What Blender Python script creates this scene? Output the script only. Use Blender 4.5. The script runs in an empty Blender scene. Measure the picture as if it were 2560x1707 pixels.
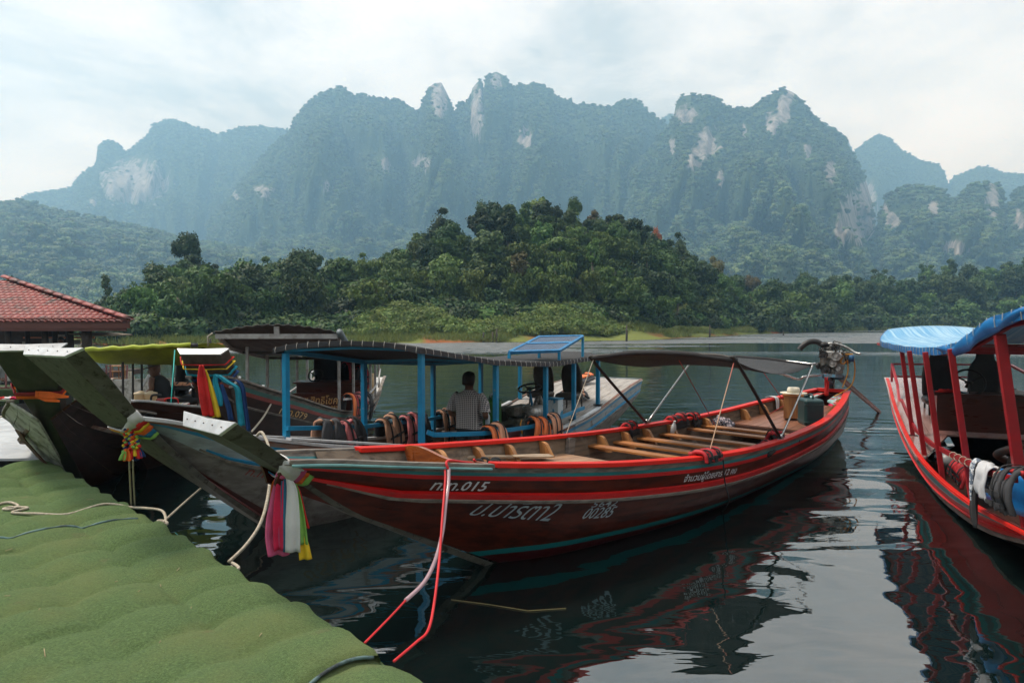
import bpy, math, random
import numpy as np
from mathutils import Vector, Matrix, noise as mn

SC = bpy.context.scene
COL = SC.collection
R = math.radians
# ---------------------------------------------------------------- camera, sky, sun, exposure
CAM_H, FPX, PITCH = 2.1, 1707.0, math.atan(48.5 / 1707.0)
cam_d = bpy.data.cameras.new('camera'); cam = bpy.data.objects.new('camera', cam_d); COL.objects.link(cam)
cam_d.sensor_width = 36.0; cam_d.lens = 36.0 * FPX / 2560.0
cam_d.clip_start = 0.05; cam_d.clip_end = 20000
cam.location = (0, 0, CAM_H); cam.rotation_euler = (R(90) - PITCH, 0, 0)
SC.camera = cam

SUN_EL, SUN_AZ = R(60), R(-80)          # sun high, beyond the mountains to the left (azimuth from +Y, negative = left)
wd = bpy.data.worlds.new('World'); SC.world = wd; wd.use_nodes = True
wn = wd.node_tree; wn.nodes.clear()
def N(t, kind, **kw):
    n = t.nodes.new(kind)
    for k, v in kw.items():
        if k == 'inp':
            for i, val in v.items(): n.inputs[i].default_value = val
        else: setattr(n, k, v)
    return n
sky = N(wn, 'ShaderNodeTexSky', sky_type='NISHITA', sun_disc=False, sun_elevation=SUN_EL, sun_rotation=SUN_AZ)
tc = N(wn, 'ShaderNodeTexCoord')
mp = N(wn, 'ShaderNodeMapping'); mp.inputs['Scale'].default_value = (1.0, 1.0, 2.3)
mp.inputs['Location'].default_value = (3.1, 0.4, 0.2)
n1 = N(wn, 'ShaderNodeTexNoise', inp={'Scale': 3.2, 'Detail': 8.0, 'Roughness': 0.6, 'Distortion': 0.25})
n2 = N(wn, 'ShaderNodeTexNoise', inp={'Scale': 0.9, 'Detail': 3.0, 'Roughness': 0.5})
wn.links.new(tc.outputs['Generated'], mp.inputs['Vector'])
wn.links.new(mp.outputs['Vector'], n1.inputs['Vector']); wn.links.new(mp.outputs['Vector'], n2.inputs['Vector'])
add = N(wn, 'ShaderNodeMath', operation='MULTIPLY_ADD', inp={1: 0.55}); 
wn.links.new(n2.outputs['Fac'], add.inputs[0])
m5 = N(wn, 'ShaderNodeMath', operation='MULTIPLY', inp={1: 0.5}); wn.links.new(n1.outputs['Fac'], m5.inputs[0])
wn.links.new(m5.outputs[0], add.inputs[2])
cr = N(wn, 'ShaderNodeValToRGB')
e = cr.color_ramp.elements
e[0].position = 0.44; e[0].color = (7.0, 7.3, 7.3, 1)
e[1].position = 0.63; e[1].color = (14.8, 14.1, 13.3, 1)
m_ = cr.color_ramp.elements.new(0.525); m_.color = (11.4, 11.1, 10.7, 1)
wn.links.new(add.outputs[0], cr.inputs['Fac'])
mx = N(wn, 'ShaderNodeMix', data_type='RGBA', inp={'Factor': 0.97})
wn.links.new(sky.outputs[0], mx.inputs['A']); wn.links.new(cr.outputs[0], mx.inputs['B'])
bg = N(wn, 'ShaderNodeBackground', inp={'Strength': 0.1}); wo = N(wn, 'ShaderNodeOutputWorld')
wn.links.new(mx.outputs['Result'], bg.inputs['Color']); wn.links.new(bg.outputs[0], wo.inputs['Surface'])

sun_d = bpy.data.lights.new('sun', 'SUN'); sun = bpy.data.objects.new('sun', sun_d); COL.objects.link(sun)
sun_d.energy = 4.8; sun_d.angle = R(13); sun_d.color = (1.0, 0.955, 0.89)
sd = Vector((math.sin(SUN_AZ) * math.cos(SUN_EL), math.cos(SUN_AZ) * math.cos(SUN_EL), math.sin(SUN_EL)))
sun.rotation_euler = sd.to_track_quat('Z', 'Y').to_euler()

SC.view_settings.view_transform = 'Standard'; SC.view_settings.look = 'None'
SC.view_settings.exposure = 0.0; SC.view_settings.gamma = 1.0; SC.view_settings.use_curve_mapping = False
SC.render.engine = 'CYCLES'
SC.cycles.use_denoising = True
SC.cycles.max_bounces = 5; SC.cycles.diffuse_bounces = 2; SC.cycles.glossy_bounces = 3; SC.cycles.transmission_bounces = 4
SC.cycles.use_adaptive_sampling = True; SC.cycles.adaptive_threshold = 0.02; SC.cycles.volume_bounces = 1; SC.cycles.transparent_max_bounces = 8
SC.cycles.sample_clamp_indirect = 6.0

# ---------------------------------------------------------------- photograph pixel -> place helpers (used while laying the scene out)
_c, _s = math.cos(PITCH), math.sin(PITCH)
FWD, UP, RT = Vector((0, _c, -_s)), Vector((0, _s, _c)), Vector((1, 0, 0)); CC = Vector((0, 0, CAM_H))
def ray(px, py): return FWD + RT * ((px - 1280) / FPX) + UP * ((853.5 - py) / FPX)
def uz(px, py, z=0.0):
    d = ray(px, py); return CC + d * ((z - CAM_H) / d.z)
def uy(px, py, Y):
    d = ray(px, py); return CC + d * (Y / d.y)
def proj(P):
    r = Vector(P) - CC; d = r.dot(FWD); return (1280 + FPX * r.dot(RT) / d, 853.5 - FPX * r.dot(UP) / d)
def lerp(a, b, t): return a + (b - a) * t
def interp(x, xs, ys): return float(np.interp(x, xs, ys))
_rng = random.Random(7)
def rnd(a=0.0, b=1.0): return _rng.uniform(a, b)

# ---------------------------------------------------------------- objects
def link(o, parent=None):
    COL.objects.link(o)
    if parent is not None: o.parent = parent
    return o
def tag(o, label=None, cat=None, group=None, kind=None):
    for k, v in (('label', label), ('category', cat), ('group', group), ('kind', kind)):
        if v: o[k] = v
    return o
def empty(name, loc=(0, 0, 0), rz=0.0, label=None, cat=None, group=None):
    o = bpy.data.objects.new(name, None); o.empty_display_size = 0.2
    o.location = loc; o.rotation_euler = (0, 0, rz); link(o); tag(o, label, cat, group); return o

class MB:
    """collects simple shapes into one mesh"""
    def __init__(self): self.v = []; self.f = []; self.m = []; self.sm = []; self.cm = 0; self.cs = False
    def mat(self, i): self.cm = i; return self
    def smooth(self, s=True): self.cs = s; return self
    def add(self, vs, fs):
        o = len(self.v); self.v += [tuple(p) for p in vs]
        for f in fs: self.f.append(tuple(i + o for i in f)); self.m.append(self.cm); self.sm.append(self.cs)
        return self
    def hexa(self, p):   # 8 points: bottom 4 ccw, top 4 ccw
        return self.add(p, [(3, 2, 1, 0), (4, 5, 6, 7), (0, 1, 5, 4), (1, 2, 6, 5), (2, 3, 7, 6), (3, 0, 4, 7)])
    def box(self, c, s, M=None):
        x, y, z = s[0] / 2, s[1] / 2, s[2] / 2
        p = [Vector(q) for q in ((-x, -y, -z), (x, -y, -z), (x, y, -z), (-x, y, -z), (-x, -y, z), (x, -y, z), (x, y, z), (-x, y, z))]
        if M is not None: p = [M @ q for q in p]
        c = Vector(c); return self.hexa([q + c for q in p])
    def beam(self, a, b, w, h, up=(0, 0, 1)):
        a, b = Vector(a), Vector(b); d = (b - a).normalized(); u = Vector(up)
        s = d.cross(u)
        if s.length < 1e-4: s = d.cross(Vector((1, 0, 0)))
        s.normalize(); u = s.cross(d); s *= w / 2; u *= h / 2
        return self.hexa([a - s - u, a + s - u, b + s - u, b - s - u, a - s + u, a + s + u, b + s + u, b - s + u])
    def loft(self, rings, closed=True, caps=True):
        n = len(rings[0]); vs = [p for r in rings for p in r]; fs = []
        for i in range(len(rings) - 1):
            for j in range(n if closed else n - 1):
                k = (j + 1) % n; fs.append((i * n + j, i * n + k, (i + 1) * n + k, (i + 1) * n + j))
        if caps and closed:
            fs.append(tuple(reversed(range(n)))); fs.append(tuple((len(rings) - 1) * n + j for j in range(n)))
        return self.add(vs, fs)
    def tube(self, pts, r, seg=8, caps=True):
        pts = [Vector(p) for p in pts]; rr = r if isinstance(r, (list, tuple)) else [r] * len(pts)
        rings = []; ref = None
        for i, p in enumerate(pts):
            t = (pts[min(i + 1, len(pts) - 1)] - pts[max(i - 1, 0)])
            if t.length < 1e-9: t = Vector((0, 0, 1))
            t.normalize()
            if ref is None: ref = t.orthogonal().normalized()
            ref = (ref - t * ref.dot(t))
            if ref.length < 1e-6: ref = t.orthogonal()
            ref.normalize(); q = t.cross(ref)
            rings.append([p + (ref * math.cos(2 * math.pi * j / seg) + q * math.sin(2 * math.pi * j / seg)) * rr[i] for j in range(seg)])
        return self.loft(rings, True, caps)
    def ribbon(self, pts, w, side, th=0.003):
        """flat strip along pts; side: vector or list"""
        pts = [Vector(p) for p in pts]; rings = []
        for i, p in enumerate(pts):
            s = Vector(side[i] if isinstance(side, list) else side).normalized()
            t = (pts[min(i + 1, len(pts) - 1)] - pts[max(i - 1, 0)]).normalized()
            n = t.cross(s).normalized(); ww = w[i] if isinstance(w, (list, tuple)) else w
            rings.append([p - s * ww / 2 - n * th / 2, p + s * ww / 2 - n * th / 2, p + s * ww / 2 + n * th / 2, p - s * ww / 2 + n * th / 2])
        return self.loft(rings)
    def lathe(self, prof, M=None, seg=20, caps=True):
        """prof: list of (r, z)"""
        rings = [[Vector((r * math.cos(2 * math.pi * j / seg), r * math.sin(2 * math.pi * j / seg), z)) for j in range(seg)] for r, z in prof]
        if M is not None: rings = [[M @ p for p in r] for r in rings]
        return self.loft(rings, True, caps)
    def ell(self, c, r, seg=12, rings=8, M=None):
        R_ = []
        for i in range(rings + 1):
            a = -math.pi / 2 + math.pi * i / rings; rr = max(math.cos(a), 0.02)
            R_.append([Vector((r[0] * rr * math.cos(2 * math.pi * j / seg), r[1] * rr * math.sin(2 * math.pi * j / seg), r[2] * math.sin(a))) for j in range(seg)])
        c = Vector(c)
        R_ = [[(M @ p if M is not None else p) + c for p in q] for q in R_]
        return self.loft(R_)
    def grid(self, rows, th=0.0):
        """open sheet from rows of points; th>0 gives thickness along averaged normal"""
        n = len(rows[0]); m = len(rows); P = [[Vector(p) for p in r] for r in rows]
        vs = [p for r in P for p in r]
        fs = [(i * n + j, i * n + j + 1, (i + 1) * n + j + 1, (i + 1) * n + j) for i in range(m - 1) for j in range(n - 1)]
        if th > 0:
            off = []
            for i in range(m):
                for j in range(n):
                    a = P[min(i + 1, m - 1)][j] - P[max(i - 1, 0)][j]; b = P[i][min(j + 1, n - 1)] - P[i][max(j - 1, 0)]
                    nn = b.cross(a); nn = nn.normalized() if nn.length > 1e-9 else Vector((0, 0, 1))
                    off.append(P[i][j] - nn * th)
            o = len(vs); vs = vs + off
            fs2 = [tuple(reversed([q + o for q in f])) for f in fs]
            bd = [(0, j) for j in range(n)] + [(i, n - 1) for i in range(1, m)] + [(m - 1, j) for j in range(n - 2, -1, -1)] + [(i, 0) for i in range(m - 2, 0, -1)]
            ids = [i * n + j for i, j in bd]
            side = [(ids[(k + 1) % len(ids)], ids[k], ids[k] + o, ids[(k + 1) % len(ids)] + o) for k in range(len(ids))]
            fs = fs + fs2 + side
        return self.add(vs, fs)
    def prism(self, poly, z0, z1, M=None):
        n = len(poly); p = [Vector((x, y, z0)) for x, y in poly] + [Vector((x, y, z1)) for x, y in poly]
        if M is not None: p = [M @ q for q in p]
        fs = [tuple(reversed(range(n))), tuple(range(n, 2 * n))] + [(i, (i + 1) % n, n + (i + 1) % n, n + i) for i in range(n)]
        return self.add(p, fs)
    def mesh(self, name, mats):
        me = bpy.data.meshes.new(name); me.from_pydata(self.v, [], self.f)
        if not isinstance(mats, (list, tuple)): mats = [mats]
        for m in mats: me.materials.append(m)
        me.polygons.foreach_set('material_index', self.m); me.polygons.foreach_set('use_smooth', self.sm); me.update()
        return me
    def build(self, name, mats, parent=None, bevel=0.0, loc=None, rz=None):
        me = self.mesh(name, mats)
        o = bpy.data.objects.new(name, me)
        if loc is not None: o.location = loc
        if rz is not None: o.rotation_euler = (0, 0, rz)
        link(o, parent)
        if bevel > 0:
            b = o.modifiers.new('bevel', 'BEVEL'); b.width = bevel; b.segments = 2; b.limit_method = 'ANGLE'; b.angle_limit = R(40)
        return o

def catmull(pts, n=8):
    pts = [Vector(p) for p in pts]; out = []
    for i in range(len(pts) - 1):
        p0, p1, p2, p3 = pts[max(i - 1, 0)], pts[i], pts[i + 1], pts[min(i + 2, len(pts) - 1)]
        for k in range(n):
            t = k / n
            out.append(0.5 * ((2 * p1) + (p2 - p0) * t + (2 * p0 - 5 * p1 + 4 * p2 - p3) * t * t + (3 * p1 - p0 - 3 * p2 + p3) * t ** 3))
    out.append(pts[-1]); return out
def rot(ax, deg): return Matrix.Rotation(R(deg), 3, ax)

# ---------------------------------------------------------------- materials
_mats = {}
def mat(name, c1, c2=None, scale=(4, 4, 4), rough=0.6, metal=0.0, bump=0.0, bscale=None, mixlo=0.42, mixhi=0.62, spec=0.5, dirt=None, dirt_s=3.0, dirt_lo=0.55, dirt_hi=0.72, coat=0.0, trans=0.0, coords='Object', detail=5.0, emit=None, rvar=0.12, hue_rand=0.0):
    """a painted / wooden / metal surface: two tones through stretched noise, optional worn or dirty patches, fine relief"""
    if name in _mats: return _mats[name]
    m = bpy.data.materials.new(name); m.use_nodes = True; t = m.node_tree; L = t.links
    b = t.nodes['Principled BSDF']
    b.inputs['Metallic'].default_value = metal
    b.inputs['Specular IOR Level'].default_value = spec; b.inputs['Coat Weight'].default_value = coat; b.inputs['Coat Roughness'].default_value = 0.12
    tcn = N(t, 'ShaderNodeTexCoord'); mpn = N(t, 'ShaderNodeMapping'); mpn.inputs['Scale'].default_value = scale
    if coords == 'World':
        gpos = N(t, 'ShaderNodeNewGeometry'); CO = gpos.outputs['Position']
    else: CO = tcn.outputs[coords]
    L.new(CO, mpn.inputs['Vector'])
    nz = N(t, 'ShaderNodeTexNoise', inp={'Scale': 1.0, 'Detail': detail, 'Roughness': 0.6}); L.new(mpn.outputs[0], nz.inputs['Vector'])
    ramp = N(t, 'ShaderNodeMapRange', inp={1: mixlo, 2: mixhi}); L.new(nz.outputs['Fac'], ramp.inputs[0])
    mixn = N(t, 'ShaderNodeMix', data_type='RGBA'); mixn.inputs['A'].default_value = (*c1, 1)
    mixn.inputs['B'].default_value = (*(c2 or tuple(x * 0.75 for x in c1)), 1); L.new(ramp.outputs[0], mixn.inputs['Factor'])
    col = mixn.outputs['Result']
    if dirt:
        n2 = N(t, 'ShaderNodeTexNoise', inp={'Scale': dirt_s, 'Detail': 8.0, 'Roughness': 0.68}); L.new(CO, n2.inputs['Vector'])
        r2 = N(t, 'ShaderNodeMapRange', inp={1: dirt_lo, 2: dirt_hi}); L.new(n2.outputs['Fac'], r2.inputs[0])
        mx2 = N(t, 'ShaderNodeMix', data_type='RGBA'); mx2.inputs['B'].default_value = (*dirt, 1)
        L.new(r2.outputs[0], mx2.inputs['Factor']); L.new(col, mx2.inputs['A']); col = mx2.outputs['Result']
    if hue_rand > 0:
        oi = N(t, 'ShaderNodeObjectInfo'); hs = N(t, 'ShaderNodeHueSaturation')
        mr = N(t, 'ShaderNodeMapRange', inp={3: 1 - hue_rand, 4: 1 + hue_rand}); L.new(oi.outputs['Random'], mr.inputs[0])
        L.new(mr.outputs[0], hs.inputs['Value']); L.new(col, hs.inputs['Color']); col = hs.outputs[0]
    L.new(col, b.inputs['Base Color'])
    rr = N(t, 'ShaderNodeMapRange', inp={3: max(rough - rvar, 0.02), 4: min(rough + rvar, 1.0)}); L.new(nz.outputs['Fac'], rr.inputs[0]); L.new(rr.outputs[0], b.inputs['Roughness'])
    if bump > 0:
        bm = N(t, 'ShaderNodeBump', inp={'Strength': 1.0, 'Distance': bump}); nb = nz.outputs['Fac']
        if bscale:
            n3 = N(t, 'ShaderNodeTexNoise', inp={'Scale': bscale, 'Detail': 4.0}); L.new(CO, n3.inputs['Vector']); nb = n3.outputs['Fac']
        L.new(nb, bm.inputs['Height']); L.new(bm.outputs[0], b.inputs['Normal'])
    if trans > 0:
        tr = N(t, 'ShaderNodeBsdfTranslucent'); L.new(col, tr.inputs['Color']); ms = N(t, 'ShaderNodeMixShader', inp={0: trans})
        L.new(b.outputs[0], ms.inputs[1]); L.new(tr.outputs[0], ms.inputs[2]); L.new(ms.outputs[0], t.nodes['Material Output'].inputs['Surface'])
    _mats[name] = m; return m
# ================================================================= lake
def water_material():
    m = bpy.data.materials.new('lake_water'); m.use_nodes = True; t = m.node_tree; L = t.links
    b = t.nodes['Principled BSDF']; b.inputs['Base Color'].default_value = (0.003, 0.009, 0.009, 1)
    b.inputs['Roughness'].default_value = 0.015; b.inputs['IOR'].default_value = 2.5
    tcn = N(t, 'ShaderNodeTexCoord'); sep = N(t, 'ShaderNodeSeparateXYZ'); L.new(tcn.outputs['Object'], sep.inputs[0])
    def noise(scale_xyz, detail, dist=0.0, loc=(0, 0, 0)):
        mpn = N(t, 'ShaderNodeMapping'); mpn.inputs['Scale'].default_value = scale_xyz; mpn.inputs['Location'].default_value = loc
        L.new(tcn.outputs['Object'], mpn.inputs['Vector'])
        nz = N(t, 'ShaderNodeTexNoise', inp={'Scale': 1.0, 'Detail': detail, 'Roughness': 0.5, 'Distortion': dist}); L.new(mpn.outputs[0], nz.inputs['Vector'])
        return nz.outputs['Fac']
    def math_(op, a, b_, c=None):
        n = N(t, 'ShaderNodeMath', operation=op)
        for i, q in enumerate((a, b_, c)):
            if q is None: continue
            if isinstance(q, (int, float)): n.inputs[i].default_value = q
            else: L.new(q, n.inputs[i])
        return n.outputs[0]
    def rng(x, lo, hi, a=0.0, b_=1.0):
        n = N(t, 'ShaderNodeMapRange', inp={1: lo, 2: hi, 3: a, 4: b_}, interpolation_type='SMOOTHSTEP'); L.new(x, n.inputs[0]); return n.outputs[0]
    Y = sep.outputs['Y']
    swell = noise((0.45, 0.9, 1), 2.0, 0.5)
    ripple = noise((1.6, 4.2, 1), 3.0, 0.5, (3, 1, 0))
    fine = noise((3.0, 9.0, 1), 3.0, 0.2)
    chop = noise((2.2, 3.4, 1), 4.0, 0.0, (9, 4, 0))
    patch = noise((0.012, 0.055, 1), 3.0, 0.3, (1.7, 0.6, 0))
    edge = noise((0.03, 0.05, 1), 2.0)
    yn = math_('MULTIPLY_ADD', edge, 26.0, Y)
    far = rng(yn, 52.0, 66.0)
    # calm streaks run through the wind-ruffled band
    ruff = math_('MULTIPLY', far, rng(patch, 0.45, 0.55))
    mid = rng(Y, 9.0, 22.0)
    h = math_('MULTIPLY', swell, math_('MULTIPLY_ADD', mid, -0.03, 0.060))
    h = math_('MULTIPLY_ADD', ripple, math_('MULTIPLY_ADD', mid, 0.0145, 0.003), h)
    h = math_('MULTIPLY_ADD', fine, math_('MULTIPLY', mid, 0.007), h)
    h = math_('MULTIPLY_ADD', chop, math_('MULTIPLY', ruff, 0.30), h)
    bm = N(t, 'ShaderNodeBump', inp={'Strength': 1.0, 'Distance': 1.0}); L.new(h, bm.inputs['Height']); L.new(bm.outputs[0], b.inputs['Normal'])
    spk = rng(noise((1.1, 0.5, 1), 3.0), 0.35, 0.60)
    rr = math_('MULTIPLY_ADD', math_('MULTIPLY', ruff, math_('MULTIPLY_ADD', spk, 0.30, 0.32)), 1.0, 0.015); L.new(rr, b.inputs['Roughness'])
    return m
w = MB(); w.add([(-3000, -700, 0), (3000, -700, 0), (3000, 3200, 0), (-3000, 3200, 0)], [(0, 1, 2, 3)])
tag(w.build('lake_water', water_material()), kind='structure')

# ================================================================= shore terrain
SPX = [-400, 150, 340, 560, 900, 950, 1278, 1560, 1640, 1762, 2005, 2225, 2560, 2900, 3300]
SY = [120, 70, 60, 64, 67, 67.6, 72, 78, 82, 97, 138, 179, 189, 200, 210]
SIL = [(-400, 790), (150, 780), (215, 752), (255, 735), (300, 720), (337, 697), (380, 650), (435, 655), (460, 610), (510, 625), (560, 653), (650, 645), (700, 630), (750, 628), (785, 640), (805, 664), (860, 615), (905, 612), (960, 622), (1000, 595), (1045, 565), (1100, 525), (1150, 560), (1190, 515), (1270, 502), (1320, 492), (1360, 484), (1400, 512), (1437, 508), (1486, 522), (1545, 525), (1600, 540), (1622, 566), (1700, 578), (1730, 640), (1785, 632), (1812, 664), (1850, 690), (1885, 708), (1900, 700), (1960, 686), (2070, 676), (2120, 682), (2210, 668), (2242, 696), (2307, 655), (2372, 645), (2440, 664), (2480, 645), (2540, 628), (2900, 610), (3300, 600)]
def shore(px): return interp(px, SPX, SY)
def sil_y(px): return interp(px, [p[0] for p in SIL], [p[1] for p in SIL])
def depth_of(px): return interp(px, [-400, 1700, 1900, 3300], [38, 38, 45, 60])
def hill_top(px):
    D = shore(px) + depth_of(px); zs = 2.1 + (805 - sil_y(px)) / FPX * D
    return max(zs - interp(px, [-400, 1800, 2000, 3300], [8.6, 8.6, 10.5, 12.0]), 0.3)
_ht_x = np.arange(-420, 3330, 10.0); _ht_y = np.convolve(np.pad([hill_top(x) for x in _ht_x], 7, mode='edge'), np.ones(15) / 15, mode='valid')
def ground_z(px, t):
    """height of the shore ground t metres behind the water's edge"""
    d = depth_of(px); zc = interp(px, _ht_x, _ht_y)
    bank = 0.05 + interp(px, [860, 920, 1540, 1640], [1.2, 2.0, 2.0, 1.2]) * min(max(t / 8.0, 0), 1) ** 0.9 if t > 0 else t * 0.25
    k = min(max((t - 6) / (d - 6), 0), 1); k = k * k * (3 - 2 * k)
    z = bank + zc * k - max(t - d, 0) * 0.10
    return z + (mn.noise((px * 0.012, t * 0.22, 2)) * 0.5 * min(max(t, 0) / 5, 1))
rows = []
TS = [-14, -6, -2, -0.5, 0.2, 1, 2, 3.2, 4.5, 6, 8, 10, 13, 16, 20, 24, 28, 33, 38, 44, 52, 62, 80]
PXS = np.linspace(-400, 3300, 300)
for t_ in TS:
    r = []
    for px in PXS:
        Y = shore(px) + t_ + mn.noise((px * 0.01, 3.3, 0)) * 2.0; r.append(((px - 1280) / FPX * Y, Y, ground_z(px, t_)))
    rows.append(r)
def ground_mat():
    m = bpy.data.materials.new('shore_ground'); m.use_nodes = True; t = m.node_tree; L = t.links; b = t.nodes['Principled BSDF']
    tcn = N(t, 'ShaderNodeTexCoord'); sep = N(t, 'ShaderNodeSeparateXYZ'); L.new(tcn.outputs['Object'], sep.inputs[0])
    n1 = N(t, 'ShaderNodeTexNoise', inp={'Scale': 0.10, 'Detail': 5.0, 'Roughness': 0.6}); L.new(tcn.outputs['Object'], n1.inputs['Vector'])
    n2 = N(t, 'ShaderNodeTexNoise', inp={'Scale': 1.5, 'Detail': 6.0, 'Roughness': 0.7}); L.new(tcn.outputs['Object'], n2.inputs['Vector'])
    g = N(t, 'ShaderNodeMix', data_type='RGBA'); g.inputs['A'].default_value = (0.11, 0.14, 0.035, 1); g.inputs['B'].default_value = (0.18, 0.19, 0.06, 1); L.new(n2.outputs['Fac'], g.inputs['Factor'])
    # red lateritic earth shows at the water's edge in patches
    zz = N(t, 'ShaderNodeMapRange', inp={1: 1.0, 2: 0.25}); L.new(sep.outputs['Z'], zz.inputs[0])
    pr = N(t, 'ShaderNodeMapRange', inp={1: 0.50, 2: 0.60}); L.new(n1.outputs['Fac'], pr.inputs[0])
    mu = N(t, 'ShaderNodeMath', operation='MULTIPLY'); L.new(zz.outputs[0], mu.inputs[0]); L.new(pr.outputs[0], mu.inputs[1])
    e_ = N(t, 'ShaderNodeMix', data_type='RGBA'); e_.inputs['B'].default_value = (0.26, 0.10, 0.042, 1); L.new(mu.outputs[0], e_.inputs['Factor']); L.new(g.outputs['Result'], e_.inputs['A'])
    L.new(e_.outputs['Result'], b.inputs['Base Color']); b.inputs['Roughness'].default_value = 0.95; b.inputs['Specular IOR Level'].default_value = 0.1
    return m
g = MB().smooth(); g.grid(rows); tag(g.build('shore_ground', ground_mat()), kind='structure')

# ================================================================= foliage
def leaf_mat(name, c1, c2, rnd_v=0.3, trans=0.12):
    m = bpy.data.materials.new(name); m.use_nodes = True; t = m.node_tree; L = t.links; b = t.nodes['Principled BSDF']
    oi = N(t, 'ShaderNodeObjectInfo'); geo = N(t, 'ShaderNodeNewGeometry')
    tcn = N(t, 'ShaderNodeTexCoord'); nz = N(t, 'ShaderNodeTexNoise', inp={'Scale': 0.7, 'Detail': 2.0}); L.new(tcn.outputs['Object'], nz.inputs['Vector'])
    ad = N(t, 'ShaderNodeMath', operation='MULTIPLY_ADD', inp={1: 0.35}); L.new(geo.outputs['Random Per Island'], ad.inputs[0]); L.new(nz.outputs['Fac'], ad.inputs[2])
    mr0 = N(t, 'ShaderNodeMapRange', inp={1: 0.3, 2: 1.05}); L.new(ad.outputs[0], mr0.inputs[0])
    mx_ = N(t, 'ShaderNodeMix', data_type='RGBA'); mx_.inputs['A'].default_value = (*c1, 1); mx_.inputs['B'].default_value = (*c2, 1); L.new(mr0.outputs[0], mx_.inputs['Factor'])
    hs = N(t, 'ShaderNodeHueSaturation'); mr = N(t, 'ShaderNodeMapRange', inp={3: 1 - rnd_v, 4: 1 + rnd_v}); L.new(oi.outputs['Random'], mr.inputs[0]); L.new(mr.outputs[0], hs.inputs['Value'])
    h2 = N(t, 'ShaderNodeMath', operation='MULTIPLY', inp={1: 7.31}); L.new(oi.outputs['Random'], h2.inputs[0]); fr = N(t, 'ShaderNodeMath', operation='FRACT'); L.new(h2.outputs[0], fr.inputs[0])
    mh = N(t, 'ShaderNodeMapRange', inp={3: 0.49, 4: 0.53}); L.new(fr.outputs[0], mh.inputs[0]); L.new(mh.outputs[0], hs.inputs['Hue'])
    L.new(mx_.outputs['Result'], hs.inputs['Color']); L.new(hs.outputs[0], b.inputs['Base Color'])
    b.inputs['Roughness'].default_value = 0.6; b.inputs['Specular IOR Level'].default_value = 0.25
    if trans > 0:
        tr = N(t, 'ShaderNodeBsdfTranslucent'); L.new(hs.outputs[0], tr.inputs['Color']); ms = N(t, 'ShaderNodeMixShader', inp={0: trans})
        L.new(b.outputs[0], ms.inputs[1]); L.new(tr.outputs[0], ms.inputs[2]); L.new(ms.outputs[0], t.nodes['Material Output'].inputs['Surface'])
    return m
LM = {'dark': leaf_mat('leaves_dark', (0.018, 0.038, 0.012), (0.066, 0.108, 0.030), 0.5), 'mid': leaf_mat('leaves_mid', (0.034, 0.070, 0.016), (0.110, 0.170, 0.038), 0.5),
      'bamboo': leaf_mat('leaves_bamboo', (0.048, 0.082, 0.016), (0.15, 0.19, 0.042)), 'rust': leaf_mat('leaves_rust', (0.26, 0.085, 0.025), (0.34, 0.13, 0.05), 0.15),
      'brown': leaf_mat('leaves_brown', (0.085, 0.075, 0.030), (0.13, 0.11, 0.045), 0.2)}
BARK = mat('bark_pale', (0.20, 0.18, 0.14), (0.11, 0.095, 0.07), scale=(3, 3, 1), rough=0.9)
def leaves(clumps, n, size, seed, droop=0.0, inner=0.72):
    """clumps: (cx,cy,cz,rx,ry,rz,weight); returns a mesh of n leaf sprays spread through the clumps' outer volume, around dark inner masses"""
    rg = np.random.default_rng(seed); V = []; Fa = []
    wts = np.array([c[6] for c in clumps], float); wts /= wts.sum()
    idx = rg.choice(len(clumps), n, p=wts); C = np.array(clumps)[idx]
    d = rg.normal(size=(n, 3)); d /= np.linalg.norm(d, axis=1)[:, None]
    rad = 0.68 + 0.40 * rg.random(n) ** 0.8
    lump = np.array([mn.noise((float(q[0]) * 2.2 + i_, float(q[1]) * 2.2, float(q[2]) * 2.2)) for q, i_ in zip(d, idx * 3.7)])
    rad = rad * (1 + 0.30 * lump)
    P = C[:, :3] + d * C[:, 3:6] * rad[:, None]
    nrm = d + rg.normal(size=(n, 3)) * 0.55 + np.array([0, 0, 0.35]); nrm /= np.linalg.norm(nrm, axis=1)[:, None]
    a = np.cross(nrm, rg.normal(size=(n, 3))); a /= np.linalg.norm(a, axis=1)[:, None]; b_ = np.cross(nrm, a)
    s = size * (0.6 + 0.8 * rg.random(n))[:, None]
    b_ = b_ * 0.62; tip = np.array([0, 0, -droop])
    q = np.stack([P - a * s, P - b_ * s * 0.9, P + a * s + tip * s, P + b_ * s], 1)
    V = q.reshape(-1, 3).tolist(); Fa = [(4 * i, 4 * i + 1, 4 * i + 2, 4 * i + 3) for i in range(n)]
    mb = MB(); mb.add(V, Fa)
    if inner > 0:
        mb.smooth()
        for c in clumps:
            mb.ell(c[:3], (c[3] * inner, c[4] * inner, c[5] * inner), 8, 5)
    return mb
def round_clumps(seed, W, Hh, z0, k):
    rg = random.Random(seed); out = [(0, 0, z0 + Hh * 0.5, W * 0.33, W * 0.33, Hh * 0.42, 1.2)]
    for i in range(k):
        a = rg.uniform(0, 6.28); f = rg.random(); zz = z0 + Hh * (0.15 + 0.75 * f); rr = W * (0.34 - 0.24 * abs(f - 0.35)) * rg.uniform(0.7, 1.15)
        s = W * rg.uniform(0.13, 0.24); out.append((rr * math.cos(a), rr * math.sin(a), zz, s, s, s * rg.uniform(0.65, 0.95), s / W * 4))
    return out
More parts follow.
